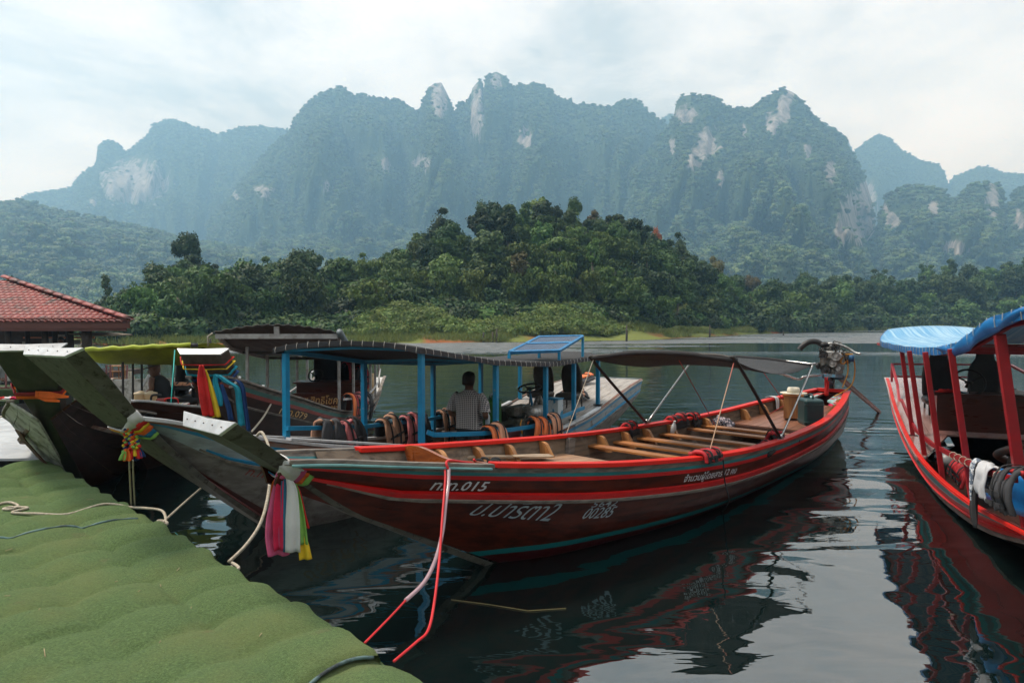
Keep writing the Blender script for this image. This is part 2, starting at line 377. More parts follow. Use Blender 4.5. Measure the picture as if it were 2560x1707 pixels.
def tree_proto(kind, seed):
    rg = random.Random(seed); tr = MB().smooth()
    if kind == 'round':   W, Hh, z0, k, n, sz = rg.uniform(5.5, 7), rg.uniform(5, 6.5), 2.2, 13, 3000, 0.26
    elif kind == 'tall':  W, Hh, z0, k, n, sz = rg.uniform(3.6, 4.6), rg.uniform(6.5, 8), 2.0, 14, 2600, 0.24
    elif kind == 'umbrella': W, Hh, z0, k, n, sz = rg.uniform(5, 6), rg.uniform(2.6, 3.4), 6.6, 10, 1900, 0.24
    elif kind == 'bushy': W, Hh, z0, k, n, sz = rg.uniform(5, 6.5), rg.uniform(3.6, 4.6), 0.2, 13, 2600, 0.26
    elif kind == 'thin':  W, Hh, z0, k, n, sz = rg.uniform(2.4, 3.0), rg.uniform(3.4, 4.4), 5.4, 9, 800, 0.22
    if kind == 'bamboo':
        cl = []; 
        for i in range(26):
            a = rg.uniform(0, 6.28); lean = rg.uniform(0.4, 2.4); top = rg.uniform(4.0, 6.6)
            for q in range(5):
                f = 0.35 + 0.16 * q; x = lean * f ** 2.2; z = top * (f - 0.22 * f ** 3)
                cl.append((x * math.cos(a), x * math.sin(a), z, 0.55, 0.55, 0.40, 1))
        mb = leaves(cl + [(0, 0, 1.6, 1.5, 1.5, 1.7, 26)], 4200, 0.27, seed, droop=0.7, inner=0.0)
        for i in range(5): tr.tube([(rg.uniform(-.4, .4), rg.uniform(-.4, .4), -0.5), (rg.uniform(-.6, .6), rg.uniform(-.6, .6), 2.5), (rg.uniform(-1.2, 1.2), rg.uniform(-1.2, 1.2), 4.4)], [0.06, 0.05, 0.02], 5)
        return mb, tr
    cl = round_clumps(seed, W, Hh, z0, k); mb = leaves(cl, n, sz, seed, inner=0.66 if kind != 'thin' else 0.4)
    tr.tube(catmull([(0, 0, -0.8), (rg.uniform(-.15, .15), 0.1, z0 * 0.5), (rg.uniform(-.2, .2), rg.uniform(-.2, .2), z0 + Hh * 0.3), (0, 0, z0 + Hh * 0.75)], 3), [0.26, 0.24, 0.22, 0.20, 0.18, 0.17, 0.15, 0.12, 0.08, 0.04], 7)
    for c in cl[1:7]:
        tr.tube([(0, 0, z0 + 0.1 * Hh), (c[0] * 0.5, c[1] * 0.5, lerp(z0, c[2], 0.6)), (c[0], c[1], c[2])], [0.10, 0.07, 0.03], 5)
    return mb, tr
PROTO = {}
def get_proto(kind, var, col):
    k = (kind, var, col)
    if k not in PROTO:
        k0 = (kind, var)
        if k0 not in PROTO: PROTO[k0] = tree_proto(kind, hash(kind) % 1 + 11 * var + {'round': 1, 'tall': 2, 'umbrella': 3, 'bushy': 4, 'bamboo': 5, 'thin': 6}[kind] * 101)
        mb, tr = PROTO[k0]; PROTO[k] = (mb.mesh('crown', LM[col]), tr.mesh('trunk', BARK))
    return PROTO[k]
def plant_tree(name, kind, var, col, loc, s, hs, rz, label, group=None, cat='tree'):
    cm, tm = get_proto(kind, var, col)
    e_ = empty(name, loc, rz, label, cat, group); e_.scale = (s, s, hs)
    link(bpy.data.objects.new('crown', cm), e_); link(bpy.data.objects.new('trunk', tm), e_)
    return e_
KH = {'round': 8.2, 'tall': 9.6, 'umbrella': 9.8, 'bushy': 4.6, 'bamboo': 5.6, 'thin': 9.4}   # prototype heights
def zone(px):
    if px < 890: return 'the left-hand wood'
    if px < 1885: return 'the wooded point'
    return 'the right-hand shore'
rg = random.Random(42); placed = []
def try_place(px, t_, kind, col, hmul=1.0, mind=2.6):
    Y = shore(px) + t_; X = (px - 1280) / FPX * Y
    for q in placed:
        if (q[0] - X) ** 2 + (q[1] - Y) ** 2 < (mind * q[2]) ** 2: return
    sc = interp(px, [-400, 1750, 2000, 3300], [1, 1, 1.5, 1.6])
    gz = ground_z(px, t_); hh = KH[kind] * sc * rg.uniform(0.8, 1.1) * hmul
    zmax = 2.1 + (805 - sil_y(px)) / FPX * Y + 0.3
    hh = min(hh, max(zmax - gz - rg.random() ** 1.5 * 3.2 * sc, 1.6 * sc))
    s = sc * rg.uniform(0.8, 1.1) * min(1.0, max(0.55, hh / (KH[kind] * sc)))
    placed.append((X, Y, sc, px, t_)); z = zone(px); f_ = t_ / depth_of(px)
    row = 'near the water' if f_ < 0.33 else ('halfway up' if f_ < 0.72 else 'towards the skyline')
    row = row if px < 890 else row
    lo_, hi_ = (215, 890) if px < 890 else ((890, 1885) if px < 1885 else (1885, 2640)); q_ = min(int((px - lo_) / (hi_ - lo_) * 5), 4)
    z = '%s of %s' % (('at the left end', 'left of the middle', 'in the middle', 'right of the middle', 'at the right end')[q_], z); z = row + ' ' + z
    lab = {'bamboo': 'yellow-green feathery bamboo clump %s' % z, 'bushy': 'low bushy green tree %s' % z}.get(kind, '%s rainforest tree %s' % ({'dark': 'dark green', 'mid': 'mid green', 'bamboo': 'yellowish', 'brown': 'brownish'}[col], z))
    nm = {'bamboo': 'bamboo_clump', 'bushy': 'shrub_tree'}.get(kind, 'rainforest_tree')
    plant_tree(nm, kind, rg.randrange(3), col, (X, Y, gz - 0.15), s, hh / KH[kind], rg.uniform(0, 6.28), lab, lab)
for i in range(3600):
    px = rg.uniform(215, 2640); d = depth_of(px)
    if px > 1760 and px < 1905 and rg.random() < 0.3: continue
    tb = 8.5 if 860 < px < 1560 else 6.5 if 1560 <= px < 1900 else 4.2; t_ = tb + (d + 6 - tb) * rg.random() ** 0.85; f = (t_ - 5.5) / d
    cen = 880 < px < 1560
    if cen and f < 0.42: kind, col = rg.choice([('bamboo', 'bamboo'), ('bamboo', 'bamboo'), ('bushy', 'mid')])
    elif f < 0.2: kind, col = rg.choice([('bushy', 'mid'), ('bamboo', 'mid'), ('bushy', 'dark')])
    elif f < 0.7: kind, col = rg.choice([('round', 'dark'), ('round', 'mid'), ('bamboo', 'mid'), ('tall', 'dark'), ('bamboo', 'bamboo') if cen else ('round', 'dark')])
    else: kind, col = rg.choice([('round', 'dark'), ('tall', 'dark'), ('tall', 'mid'), ('round', 'dark')])
    if len(placed) < 285: try_place(px, t_, kind, col, 1.0, 2.75 if t_ < d else 3.2)
# emergent trees that break the skyline or show pale trunks
def special(px, top_y, t_, kind, var, col, label, w=1.0, name='emergent_tree'):
    Y = shore(px) + t_; X = (px - 1280) / FPX * Y; gz = ground_z(px, t_); zt = 2.1 + (805 - top_y) / FPX * Y
    plant_tree(name, kind, var, col, (X, Y, gz - 0.2), w, (zt - gz) / KH[kind], px, label)
special(467, 592, 40, 'umbrella', 0, 'dark', 'tall layered umbrella tree rising highest above the left-hand wood', 0.85)
special(268, 678, 30, 'thin', 1, 'dark', 'slim vine-covered pole of a tree at the left end of the left-hand wood', 0.5)
special(30, 678, 60, 'umbrella', 1, 'dark', 'dark flat-topped tree showing just above the red tiled roof', 0.9)
special(780, 625, 33, 'umbrella', 2, 'dark', 'rounded umbrella tree on a tall bare pale trunk in the left-hand wood', 0.75)
special(752, 655, 20, 'thin', 0, 'mid', 'thin pale-trunked tree in front of the left-hand wood', 0.8)
special(1100, 513, 40, 'tall', 0, 'dark', 'tall dark twin-crowned tree at the left shoulder of the wooded point', 0.95)
special(1105, 548, 34, 'tall', 1, 'mid', 'bright green conical tree below the left shoulder of the wooded point', 0.8)
special(1218, 505, 40, 'round', 1, 'dark', 'big round dark tree left of the summit of the wooded point', 0.72)
special(1275, 497, 40, 'tall', 2, 'mid', 'pointed green tree just left of the summit of the wooded point', 0.85)
special(1345, 478, 42, 'round', 2, 'mid', 'highest tree at the summit of the wooded point', 0.8)
special(1395, 496, 38, 'tall', 1, 'dark', 'narrow dark tree just right of the summit of the wooded point', 0.55)
special(1437, 502, 40, 'umbrella', 0, 'dark', 'ball-crowned tree on a bare stem right of the summit', 0.55)
special(1486, 516, 40, 'round', 0, 'brown', 'brownish round crown on the skyline right of the summit', 0.6)
special(1545, 522, 40, 'tall', 2, 'dark', 'tall dark pointed tree at the right shoulder of the wooded point', 0.9)
special(1580, 530, 36, 'round', 2, 'dark', 'broad dark tree filling the right shoulder of the wooded point', 0.95)
special(1640, 570, 42, 'round', 1, 'rust', 'rust-orange leafed tree on the right shoulder of the wooded point', 0.4)
special(1700, 574, 38, 'tall', 0, 'dark', 'pointed dark tree at the right end of the wooded point', 0.75)
special(1483, 585, 14, 'thin', 2, 'mid', 'slender tree with a long bare pale trunk on the wooded point', 0.8)
special(1615, 590, 20, 'thin', 0, 'mid', 'slim pale-trunked tree towards the right of the wooded point', 0.7)
special(1300, 622, 12, 'thin', 1, 'brown', 'sparse forked pale tree standing in the bamboo', 0.95)
special(1400, 580, 20, 'umbrella', 1, 'mid', 'spreading tree with visible trunk in the middle of the wooded point', 0.85)
special(1785, 628, 36, 'round', 0, 'brown', 'lone brownish crown above the right tip of the wooded point', 0.62)
special(1880, 685, 40, 'umbrella', 2, 'brown', 'small yellowish tree in the gap beside the wooded point', 0.8)
special(2307, 645, 50, 'tall', 1, 'dark', 'dark spire of a tree above the far right-hand shore', 1.0)
special(2375, 636, 50, 'tall', 2, 'dark', 'tall dark conifer-like tree above the far right-hand shore', 1.0)
special(2190, 668, 45, 'tall', 0, 'dark', 'pointed dark tree in the middle of the far right-hand shore', 1.2)
# dead snags standing in the shallows
SN = mat('dead_wood', (0.075, 0.06, 0.045), (0.04, 0.032, 0.025), scale=(6, 6, 2), rough=0.9)
for px, y0, y1, lab in ((1208, 830, 855, 'short stump of a drowned tree left of the others'), (1231, 829, 855, 'thin drowned stump beside a taller one'), (1241, 821, 855, 'tallest drowned trunk before the grassy bank'), (1566, 812, 853, 'grey drowned trunk before the red earth bank'), (1684, 826, 845, 'drowned trunk just right of the red earth'), (1774, 812, 843, 'tall thin drowned trunk off the grassy tip'), (1958, 828, 838, 'little drowned stump at the end of the grassy tip'), (1996, 790, 830, 'pale dead pole on the far shore'), (525, 845, 862, 'lone drowned stump before the left-hand wood')):
    P = uz(px, y1); top = uy(px, y0, P.y); mb = MB().smooth(); mb.tube([P + Vector((0, 0, -0.6)), P.lerp(top, 0.5) + Vector((0.04, 0, 0)), top], [0.13, 0.11, 0.05], 6)
    mb.smooth(); mb.tube([P.lerp(top, 0.7), P.lerp(top, 0.9) + Vector((0.16, 0.05, 0.05))], [0.05, 0.02], 5); tag(mb.build('drowned_trunk', SN), lab, 'dead tree', 'drowned trunks in the shallows')

# ---- undergrowth and bank grass: leafy instances on points
def gn_scatter(name, pts, scl, protos, parent_kind, label, cat, up=True):
    me = bpy.data.meshes.new(name); me.from_pydata([tuple(p) for p in pts], [], [])
    at = me.attributes.new('scl', 'FLOAT', 'POINT'); at.data.foreach_set('value', np.asarray(scl, dtype=np.float32))
    o = bpy.data.objects.new(name, me); link(o); tag(o, label, cat, None, 'stuff')
    col = bpy.data.collections.new(name + '_kinds')
    for i, (pm, pmat) in enumerate(protos):
        q = bpy.data.objects.new(name + '_kind', pm); col.objects.link(q)
    ng = bpy.data.node_groups.new(name, 'GeometryNodeTree')
    ng.interface.new_socket('Geometry', in_out='INPUT', socket_type='NodeSocketGeometry'); ng.interface.new_socket('Geometry', in_out='OUTPUT', socket_type='NodeSocketGeometry')
    gi, go = N(ng, 'NodeGroupInput'), N(ng, 'NodeGroupOutput'); ci = N(ng, 'GeometryNodeCollectionInfo'); ci.inputs['Collection'].default_value = col
    ci.inputs['Separate Children'].default_value = True; ci.inputs['Reset Children'].default_value = True
    ip = N(ng, 'GeometryNodeInstanceOnPoints'); ip.inputs['Pick Instance'].default_value = True
    na = N(ng, 'GeometryNodeInputNamedAttribute', data_type='FLOAT'); na.inputs['Name'].default_value = 'scl'
    rv = N(ng, 'FunctionNodeRandomValue', data_type='FLOAT_VECTOR'); rv.inputs[0].default_value = (-0.15, -0.15, 0); rv.inputs[1].default_value = (0.15, 0.15, 6.283)
    L = ng.links; L.new(gi.outputs[0], ip.inputs['Points']); L.new(ci.outputs[0], ip.inputs['Instance']); L.new(na.outputs[0], ip.inputs['Scale']); L.new(rv.outputs[0], ip.inputs['Rotation'])
    L.new(ip.outputs[0], go.inputs[0]); md = o.modifiers.new('scatter', 'NODES'); md.node_group = ng
    return o
rg = random.Random(5)
bush = [leaves([(0, 0, 0.5, 1.0, 1.0, 0.8, 1), (0.7, 0.2, 0.4, 0.7, 0.6, 0.6, .6), (-0.5, -0.5, 0.5, 0.7, 0.7, 0.7, .6)], 420, 0.19, 60 + i, inner=0.7).mesh('bush', LM[c]) for i, c in enumerate(('dark', 'dark', 'mid', 'dark'))]  # mostly dark leaves, colouring shade into the gaps between crowns
pts, sc_ = [], []
for i in range(3000):
    px = rg.uniform(200, 2680); d = depth_of(px); t0_ = 7.5 if 860 < px < 1560 else 3.0; t_ = rg.uniform(t0_, d + 4) if i > 1000 else rg.uniform(t0_, 11)
    if 1560 < px < 1880 and t_ < 9: continue
    Y = shore(px) + t_; pts.append(((px - 1280) / FPX * Y, Y, ground_z(px, t_) - 0.1)); sc_.append(rg.uniform(0.7, 1.6) * interp(px, [0, 1800, 2000, 3000], [1, 1, 1.7, 1.8]))
gn_scatter('undergrowth', pts, sc_, [(b, None) for b in bush], 'stuff', 'tangled green undergrowth and vines covering the banks under the trees', 'undergrowth')
pts, sc_ = [], []; LM['scrub'] = leaf_mat('scrub_leaves', (0.085, 0.13, 0.026), (0.19, 0.235, 0.06), 0.25, 0.2)
scrub = [leaves([(0, 0, 0.5, 1.0, 1.0, 0.8, 1), (0.7, 0.2, 0.4, 0.7, 0.6, 0.6, .6), (-0.5, -0.5, 0.5, 0.7, 0.7, 0.7, .6)], 420, 0.17, 80 + i, inner=0.7).mesh('scrub', LM['scrub']) for i in range(3)]
# low scrub mounds on the point's grassy apron
for cx, cy, n, wd_, top in ((1010, 812, 240, 140, 3.0), (1400, 800, 320, 130, 3.2), (1230, 826, 120, 110, 1.0)):
    for i in range(n):
        px = cx + rg.gauss(0, 0.5) * wd_; t_ = rg.uniform(2.6, 9.5); Y = shore(px) + t_; k = max(0.0, 1 - abs(px - cx) / (wd_ * 1.35))
        pts.append(((px - 1280) / FPX * Y, Y, ground_z(px, t_) - 0.2 + top * 0.55 * k * min(1, (t_ - 2.0) / 4) * rg.uniform(0.5, 1))); sc_.append(rg.uniform(0.45, 0.9))
gn_scatter('bank_scrub', pts, sc_, [(b, None) for b in scrub], 'stuff', 'bright yellow-green scrub mounds on the grassy apron of the wooded point', 'scrub')
def tuft(seed):
    r = np.random.default_rng(seed); mb = MB()
    for i in range(26):
        x, y = r.normal(0, 0.35, 2); a = r.uniform(0, 6.28); h = r.uniform(0.25, 0.6); l = r.normal(0, 0.15, 2); w_ = 0.035
        mb.add([(x - w_ * math.cos(a), y - w_ * math.sin(a), 0), (x + w_ * math.cos(a), y + w_ * math.sin(a), 0), (x + l[0], y + l[1], h)], [(0, 1, 2)])
    return mb.mesh('tuft', GR)
GR = leaf_mat('bank_grass', (0.12, 0.155, 0.035), (0.23, 0.25, 0.075), 0.2, 0.3)
pts, sc_ = [], []
for i in range(9000):
    px = rg.uniform(180, 2600); t_ = rg.uniform(0.3, 9.5 if 860 < px < 1640 else 5.0)
    n_ = mn.noise(((px - 1280) / FPX * shore(px) * 0.10 * 1.0, (shore(px) + t_) * 0.10, 0.7))
    if t_ < 2.4 and n_ > 0.12: continue
    if 1545 < px < 1660 and t_ < 4.5: continue
    Y = shore(px) + t_; pts.append(((px - 1280) / FPX * Y, Y, ground_z(px, t_) - 0.04)); sc_.append(rg.uniform(0.6, 1.3) * interp(px, [0, 1800, 2000, 3000], [1, 1, 1.6, 1.7]))
gn_scatter('bank_grass', pts, sc_, [(tuft(i), None) for i in range(4)], 'stuff', 'short yellow-green grass along the lake bank', 'grass')

# ================================================================= mountains
CL = [(337, 457, 78, 52), (288, 470, 28, 34), (1099, 250, 20, 46), (1085, 205, 10, 16), (1192, 285, 16, 58), (1185, 215, 8, 14), (1240, 205, 14, 18), (963, 414, 13, 20), (1056, 408, 22, 16), (1312, 348, 16, 28), (1200, 232, 8, 10),
      (1714, 288, 30, 24), (1769, 359, 26, 34), (1740, 400, 20, 26), (1801, 446, 11, 18), (1960, 278, 16, 40), (1930, 312, 20, 26), (1975, 240, 10, 20), (1680, 370, 9, 22), (1860, 330, 7, 22), (2020, 380, 10, 20), (2076, 430, 16, 26),
      (2145, 545, 46, 66), (2105, 580, 18, 30), (2165, 480, 18, 26), (2231, 555, 18, 28), (2212, 530, 8, 20), (2334, 522, 15, 20), (2481, 512, 17, 40), (2383, 620, 28, 18), (2547, 555, 13, 28), (2285, 615, 8, 11), (2430, 628, 12, 8), (820, 465, 10, 12), (590, 495, 9, 14), (660, 480, 26, 14), (232, 508, 12, 9)]
LAYERS = [
 ('far', 1950, 900, 0.30, [(60, 500), (72, 492), (140, 478), (185, 470), (205, 442), (250, 408), (254, 366), (277, 353), (305, 362), (318, 378), (330, 378), (375, 342), (392, 316), (418, 303), (440, 301), (480, 318), (550, 338), (610, 322), (665, 318), (724, 327), (760, 330), (800, 420), (830, 520)]),
 ('main', 1500, 520, 0.34, [(520, 560), (600, 470), (690, 360), (730, 330), (742, 300), (778, 261), (816, 234), (850, 221), (868, 228), (882, 245), (936, 248), (1001, 256), (1038, 280), (1053, 286), (1064, 250), (1074, 226), (1089, 210), (1105, 212), (1122, 246), (1138, 289), (1149, 266), (1176, 262), (1180, 234), (1196, 215), (1203, 210), (1210, 232), (1218, 198), (1240, 185), (1266, 196), (1279, 223), (1295, 217), (1339, 215), (1371, 226), (1393, 245), (1426, 256), (1437, 269), (1470, 267), (1523, 272), (1545, 260), (1567, 252), (1594, 256), (1622, 288), (1660, 310), (1700, 330), (1780, 400), (1900, 520)]),
 ('back_right', 2100, 1100, 0.30, [(1620, 420), (1650, 300), (1676, 288), (1700, 300), (1760, 420), (1960, 420), (2030, 316), (2075, 322), (2110, 350), (2125, 385), (2155, 359), (2188, 340), (2222, 354), (2243, 376), (2307, 408), (2340, 414), (2356, 435), (2362, 470), (2368, 455), (2384, 440), (2427, 424), (2460, 422), (2503, 435), (2560, 440), (2700, 430), (2900, 460), (3400, 480), (3900, 640)]),
 ('right', 1250, 420, 0.36, [(1480, 600), (1560, 480), (1640, 350), (1680, 300), (1686, 262), (1698, 245), (1730, 240), (1785, 252), (1818, 272), (1872, 278), (1894, 256), (1948, 226), (1981, 239), (2013, 272), (2046, 310), (2079, 328), (2106, 350), (2128, 390), (2150, 436), (2160, 458), (2177, 512), (2190, 600), (2250, 680)]),
 ('lumps', 1050, 480, 0.40, [(2040, 660), (2130, 640), (2190, 560), (2210, 490), (2242, 470), (2297, 466), (2351, 479), (2368, 505), (2378, 500), (2427, 463), (2470, 457), (2492, 468), (2509, 522), (2516, 545), (2524, 490), (2550, 465), (2600, 450), (2700, 440), (2900, 500)]),
 ('foothill', 1000, 430, 0.55, [(-2600, 640), (-1800, 520), (-1100, 430), (-500, 470), (-200, 495), (0, 512), (60, 508), (150, 528), (300, 560), (500, 605), (750, 650), (1000, 690), (1300, 705), (1700, 690), (1950, 672), (2200, 668), (2400, 672), (2600, 665), (2900, 650), (3600, 600), (4400, 640)]),
]
ROCK = None
def mount_mat():
    m = bpy.data.materials.new('mountain_slope'); m.use_nodes = True; t = m.node_tree; L = t.links; b = t.nodes['Principled BSDF']
    at = N(t, 'ShaderNodeAttribute', attribute_name='cliff'); tcn = N(t, 'ShaderNodeTexCoord')
    mpn = N(t, 'ShaderNodeMapping'); mpn.inputs['Scale'].default_value = (0.06, 0.06, 0.010); L.new(tcn.outputs['Object'], mpn.inputs['Vector'])
    nz = N(t, 'ShaderNodeTexNoise', inp={'Scale': 1.0, 'Detail': 8.0, 'Roughness': 0.7, 'Distortion': 0.4}); L.new(mpn.outputs[0], nz.inputs['Vector'])
    rp = N(t, 'ShaderNodeValToRGB'); e = rp.color_ramp.elements; e[0].position = 0.36; e[0].color = (0.10, 0.105, 0.10, 1); e[1].position = 0.66; e[1].color = (0.46, 0.415, 0.385, 1)
    q = e.new(0.47); q.color = (0.26, 0.245, 0.225, 1); L.new(nz.outputs['Fac'], rp.inputs['Fac'])
    mp2 = N(t, 'ShaderNodeMapping'); mp2.inputs['Scale'].default_value = (0.055, 0.055, 0.016); L.new(tcn.outputs['Object'], mp2.inputs['Vector']); n2 = N(t, 'ShaderNodeTexNoise', inp={'Scale': 1.0, 'Detail': 7.0, 'Roughness': 0.75}); L.new(mp2.outputs[0], n2.inputs['Vector'])
    a2 = N(t, 'ShaderNodeMath', operation='MULTIPLY_ADD', inp={1: 1.0}); L.new(at.outputs['Fac'], a2.inputs[0]); 
    n2m = N(t, 'ShaderNodeMath', operation='MULTIPLY_ADD', inp={1: 2.4, 2: -1.2}); L.new(n2.outputs['Fac'], n2m.inputs[0]); L.new(n2m.outputs[0], a2.inputs[2])
    th = N(t, 'ShaderNodeMapRange', inp={1: 0.35, 2: 0.55}); L.new(a2.outputs[0], th.inputs[0])
    gmx = N(t, 'ShaderNodeMix', data_type='RGBA'); gmx.inputs['A'].default_value = (0.035, 0.06, 0.02, 1); gmx.inputs['B'].default_value = (0.07, 0.10, 0.032, 1); L.new(n2.outputs['Fac'], gmx.inputs['Factor'])
    fm = N(t, 'ShaderNodeMix', data_type='RGBA'); L.new(th.outputs[0], fm.inputs['Factor']); L.new(gmx.outputs['Result'], fm.inputs['A']); L.new(rp.outputs[0], fm.inputs['B'])
    L.new(fm.outputs['Result'], b.inputs['Base Color']); b.inputs['Roughness'].default_value = 0.95; b.inputs['Specular IOR Level'].default_value = 0.1
    bm = N(t, 'ShaderNodeBump', inp={'Strength': 1.0, 'Distance': 14.0}); L.new(nz.outputs['Fac'], bm.inputs['Height']); L.new(bm.outputs[0], b.inputs['Normal'])
    return m
MM = mount_mat(); forest_p, forest_s = [], []
rgn = np.random.default_rng(3)
cl_a = np.array(CL, float)
for li, (lname, D, D0, mid, crest) in enumerate(LAYERS):
    cx = np.array([c[0] for c in crest], float); cy = np.array([c[1] for c in crest], float)
    px0, px1 = cx[0], cx[-1]; nc = int((px1 - px0) / (4.0 if lname != 'foothill' else 6.0)); cols = np.linspace(px0, px1, nc); nt = 70
    tt = np.concatenate([np.linspace(0, 1, nt), np.array([1.01, 1.03, 1.06])])
    Vv = np.zeros((len(tt), nc, 3)); cl = np.zeros((len(tt), nc))
    for j, px in enumerate(cols):
        yc = np.interp(px, cx, cy); edge_f = min(1.0, (px - px0) / 60 + 0.25, (px1 - px) / 60 + 0.25)
        for i, t_ in enumerate(tt):
            tc_ = min(t_, 1.0)
            u = (px - 1280) / FPX
            spur = ((1 - 2.6 * abs(mn.noise((px * 0.007 + li * 7 + tc_ * 1.2, tc_ * 2.2, li)))) * 0.50 + (1 - 2.6 * abs(mn.noise((px * 0.016 - tc_ * 3.0, tc_ * 6.5 + li, 4)))) * 0.24 + mn.noise((px * 0.04, tc_ * 12, 1)) * 0.25 - 0.33)
            Yd = D0 + (D - D0) * t_ + spur * (D - D0) * 0.22 * math.sin(math.pi * min(tc_, 0.97)) 
            zc = 2.1 + (805 - yc) / FPX * D
            f = mid * (tc_ / 0.62) ** 1.15 if tc_ < 0.62 else mid + (1 - mid) * ((tc_ - 0.62) / 0.38) ** 0.92
            z = zc * f if t_ <= 1 else zc * (1 - (t_ - 1) * 4)
            if t_ <= 1: z += (mn.noise((px * 0.016, tc_ * 10, li + 2)) * 0.042 + mn.noise((px * 0.045, tc_ * 22, li)) * 0.018) * zc * math.sin(math.pi * tc_)
            Vv[i, j] = (u * Yd, Yd, z - 1.0)
    X, Yy, Z = Vv[..., 0], Vv[..., 1], Vv[..., 2]
    # where each point lies among the bare limestone faces
    r = Vv - np.array([0, 0, CAM_H]); dd = r[..., 1] * _c - r[..., 2] * _s
    PX = 1280 + FPX * X / dd; PY = 853.5 - FPX * (r[..., 1] * _s + r[..., 2] * _c) / dd
    for c in cl_a: 
        e_ = 1.30 - np.sqrt(((PX - c[0]) / (c[2] * 1.2)) ** 2 + ((PY - c[1]) / (c[3] * 1.2)) ** 2); cl = np.maximum(cl, np.clip(e_, 0, 1))
    nr, ncol = Vv.shape[:2]
    mb = MB().smooth(); mb.add(Vv.reshape(-1, 3).tolist(), [(i * ncol + j, i * ncol + j + 1, (i + 1) * ncol + j + 1, (i + 1) * ncol + j) for i in range(nr - 1) for j in range(ncol - 1)])
    o = mb.build('mountain_ridge', MM); tag(o, kind='structure')
    a = o.data.attributes.new('cliff', 'FLOAT', 'POINT'); a.data.foreach_set('value', cl.reshape(-1).astype(np.float32))
    # forest: sample the sheet by area
    P00, P10, P01, P11 = Vv[:-1, :-1], Vv[1:, :-1], Vv[:-1, 1:], Vv[1:, 1:]
    ar = np.linalg.norm(np.cross(P10 - P00, P01 - P00), axis=2); cc = cl[:-1, :-1]
    crn = {'foothill': 8.0}.get(lname, 7.6)
    dens = 1.0 / (crn * crn * 1.05); exp = ar * dens * np.where(cc > 0.30, 0.05, 1.0)
    slope = np.abs(P10[..., 2] - P00[..., 2]) / (np.linalg.norm((P10 - P00)[..., :2], axis=2) + 1e-3)
    exp = exp * np.clip(1.75 - slope * 0.45, 0.5, 1.0)
    k = rgn.poisson(exp); k[-2:] = 0; ii, jj = np.nonzero(k)
    for i, j in zip(ii, jj):
        for _ in range(k[i, j]):
            a_, b_ = rgn.random(2); p = P00[i, j] * (1 - a_) * (1 - b_) + P10[i, j] * a_ * (1 - b_) + P01[i, j] * (1 - a_) * b_ + P11[i, j] * a_ * b_
            steep = min(1.0, slope[i, j] / 2.2)
            forest_p.append((p[0], p[1], p[2] + 1.0)); forest_s.append(crn * rgn.uniform(0.50, 0.95) * (1.0 - 0.60 * steep) * (1.0 if rgn.random() > 0.04 else 1.45))
print('far trees', len(forest_p))
FARL = leaf_mat('far_forest_leaves', (0.040, 0.068, 0.020), (0.115, 0.150, 0.045), 0.62, 0.0)
def far_crown(seed):
    cl = [(0, 0, 0.35, 0.6, 0.6, 0.5, 1)] + [(0.5 * math.cos(a) * (0.7 + 0.3 * (a % 1)), 0.5 * math.sin(a), 0.28 + 0.35 * ((a * 1.7 + seed) % 1), 0.38, 0.38, 0.30, 0.6) for a in (seed, seed + 1.1, seed + 2.3, seed + 3.4, seed + 4.4, seed + 5.5)]
    return leaves(cl, 150, 0.17, seed + 300, inner=0.86).mesh('far_crown', FARL)
fp = [far_crown(i) for i in range(5)]
gn_scatter('mountain_forest', forest_p, forest_s, [(p, None) for p in fp], 'stuff', 'hazy rainforest covering the limestone mountains across the lake', 'forest')

# ---- unseen wooded hills, added behind the camera to darken the boat sides
rows = []
for i in range(9):
    r = []
    for j in range(90):
        az = R(82 + 196 * j / 89); rad = 360 + 30 * i + 40 * mn.noise((az * 3, 2, 0)); f = i / 8; zz = (150 + 60 * mn.noise((az * 2.5, 7, 1)) + 25 * mn.noise((az * 9, 7, 3))) * math.sin(f * math.pi / 2) - 1.0
        r.append(Vector((math.sin(az) * rad, math.cos(az) * rad, zz + (6 * mn.noise((az * 40, f * 9, 2)) if i else 0))))
    rows.append(r)
o = MB().smooth().grid(rows).build('added_hills', MM); tag(o, kind='structure')

# ================================================================= haze
hz = bpy.data.materials.new('haze'); hz.use_nodes = True; ht = hz.node_tree; ht.nodes.clear()
pv = N(ht, 'ShaderNodeVolumePrincipled'); pv.inputs['Color'].default_value = (0.36, 0.67, 1.0, 1); pv.inputs['Absorption Color'].default_value = (0.42, 0.42, 0.42, 1); pv.inputs['Density'].default_value = 0.00049; pv.inputs['Anisotropy'].default_value = 0.3
oo = N(ht, 'ShaderNodeOutputMaterial'); ht.links.new(pv.outputs[0], oo.inputs['Volume'])
hb = MB(); hb.box((0, 805, 389), (5200, 2930, 780)); tag(hb.build('haze', hz), 'pale blue haze hanging over the lake and mountains', 'haze', None, 'stuff')
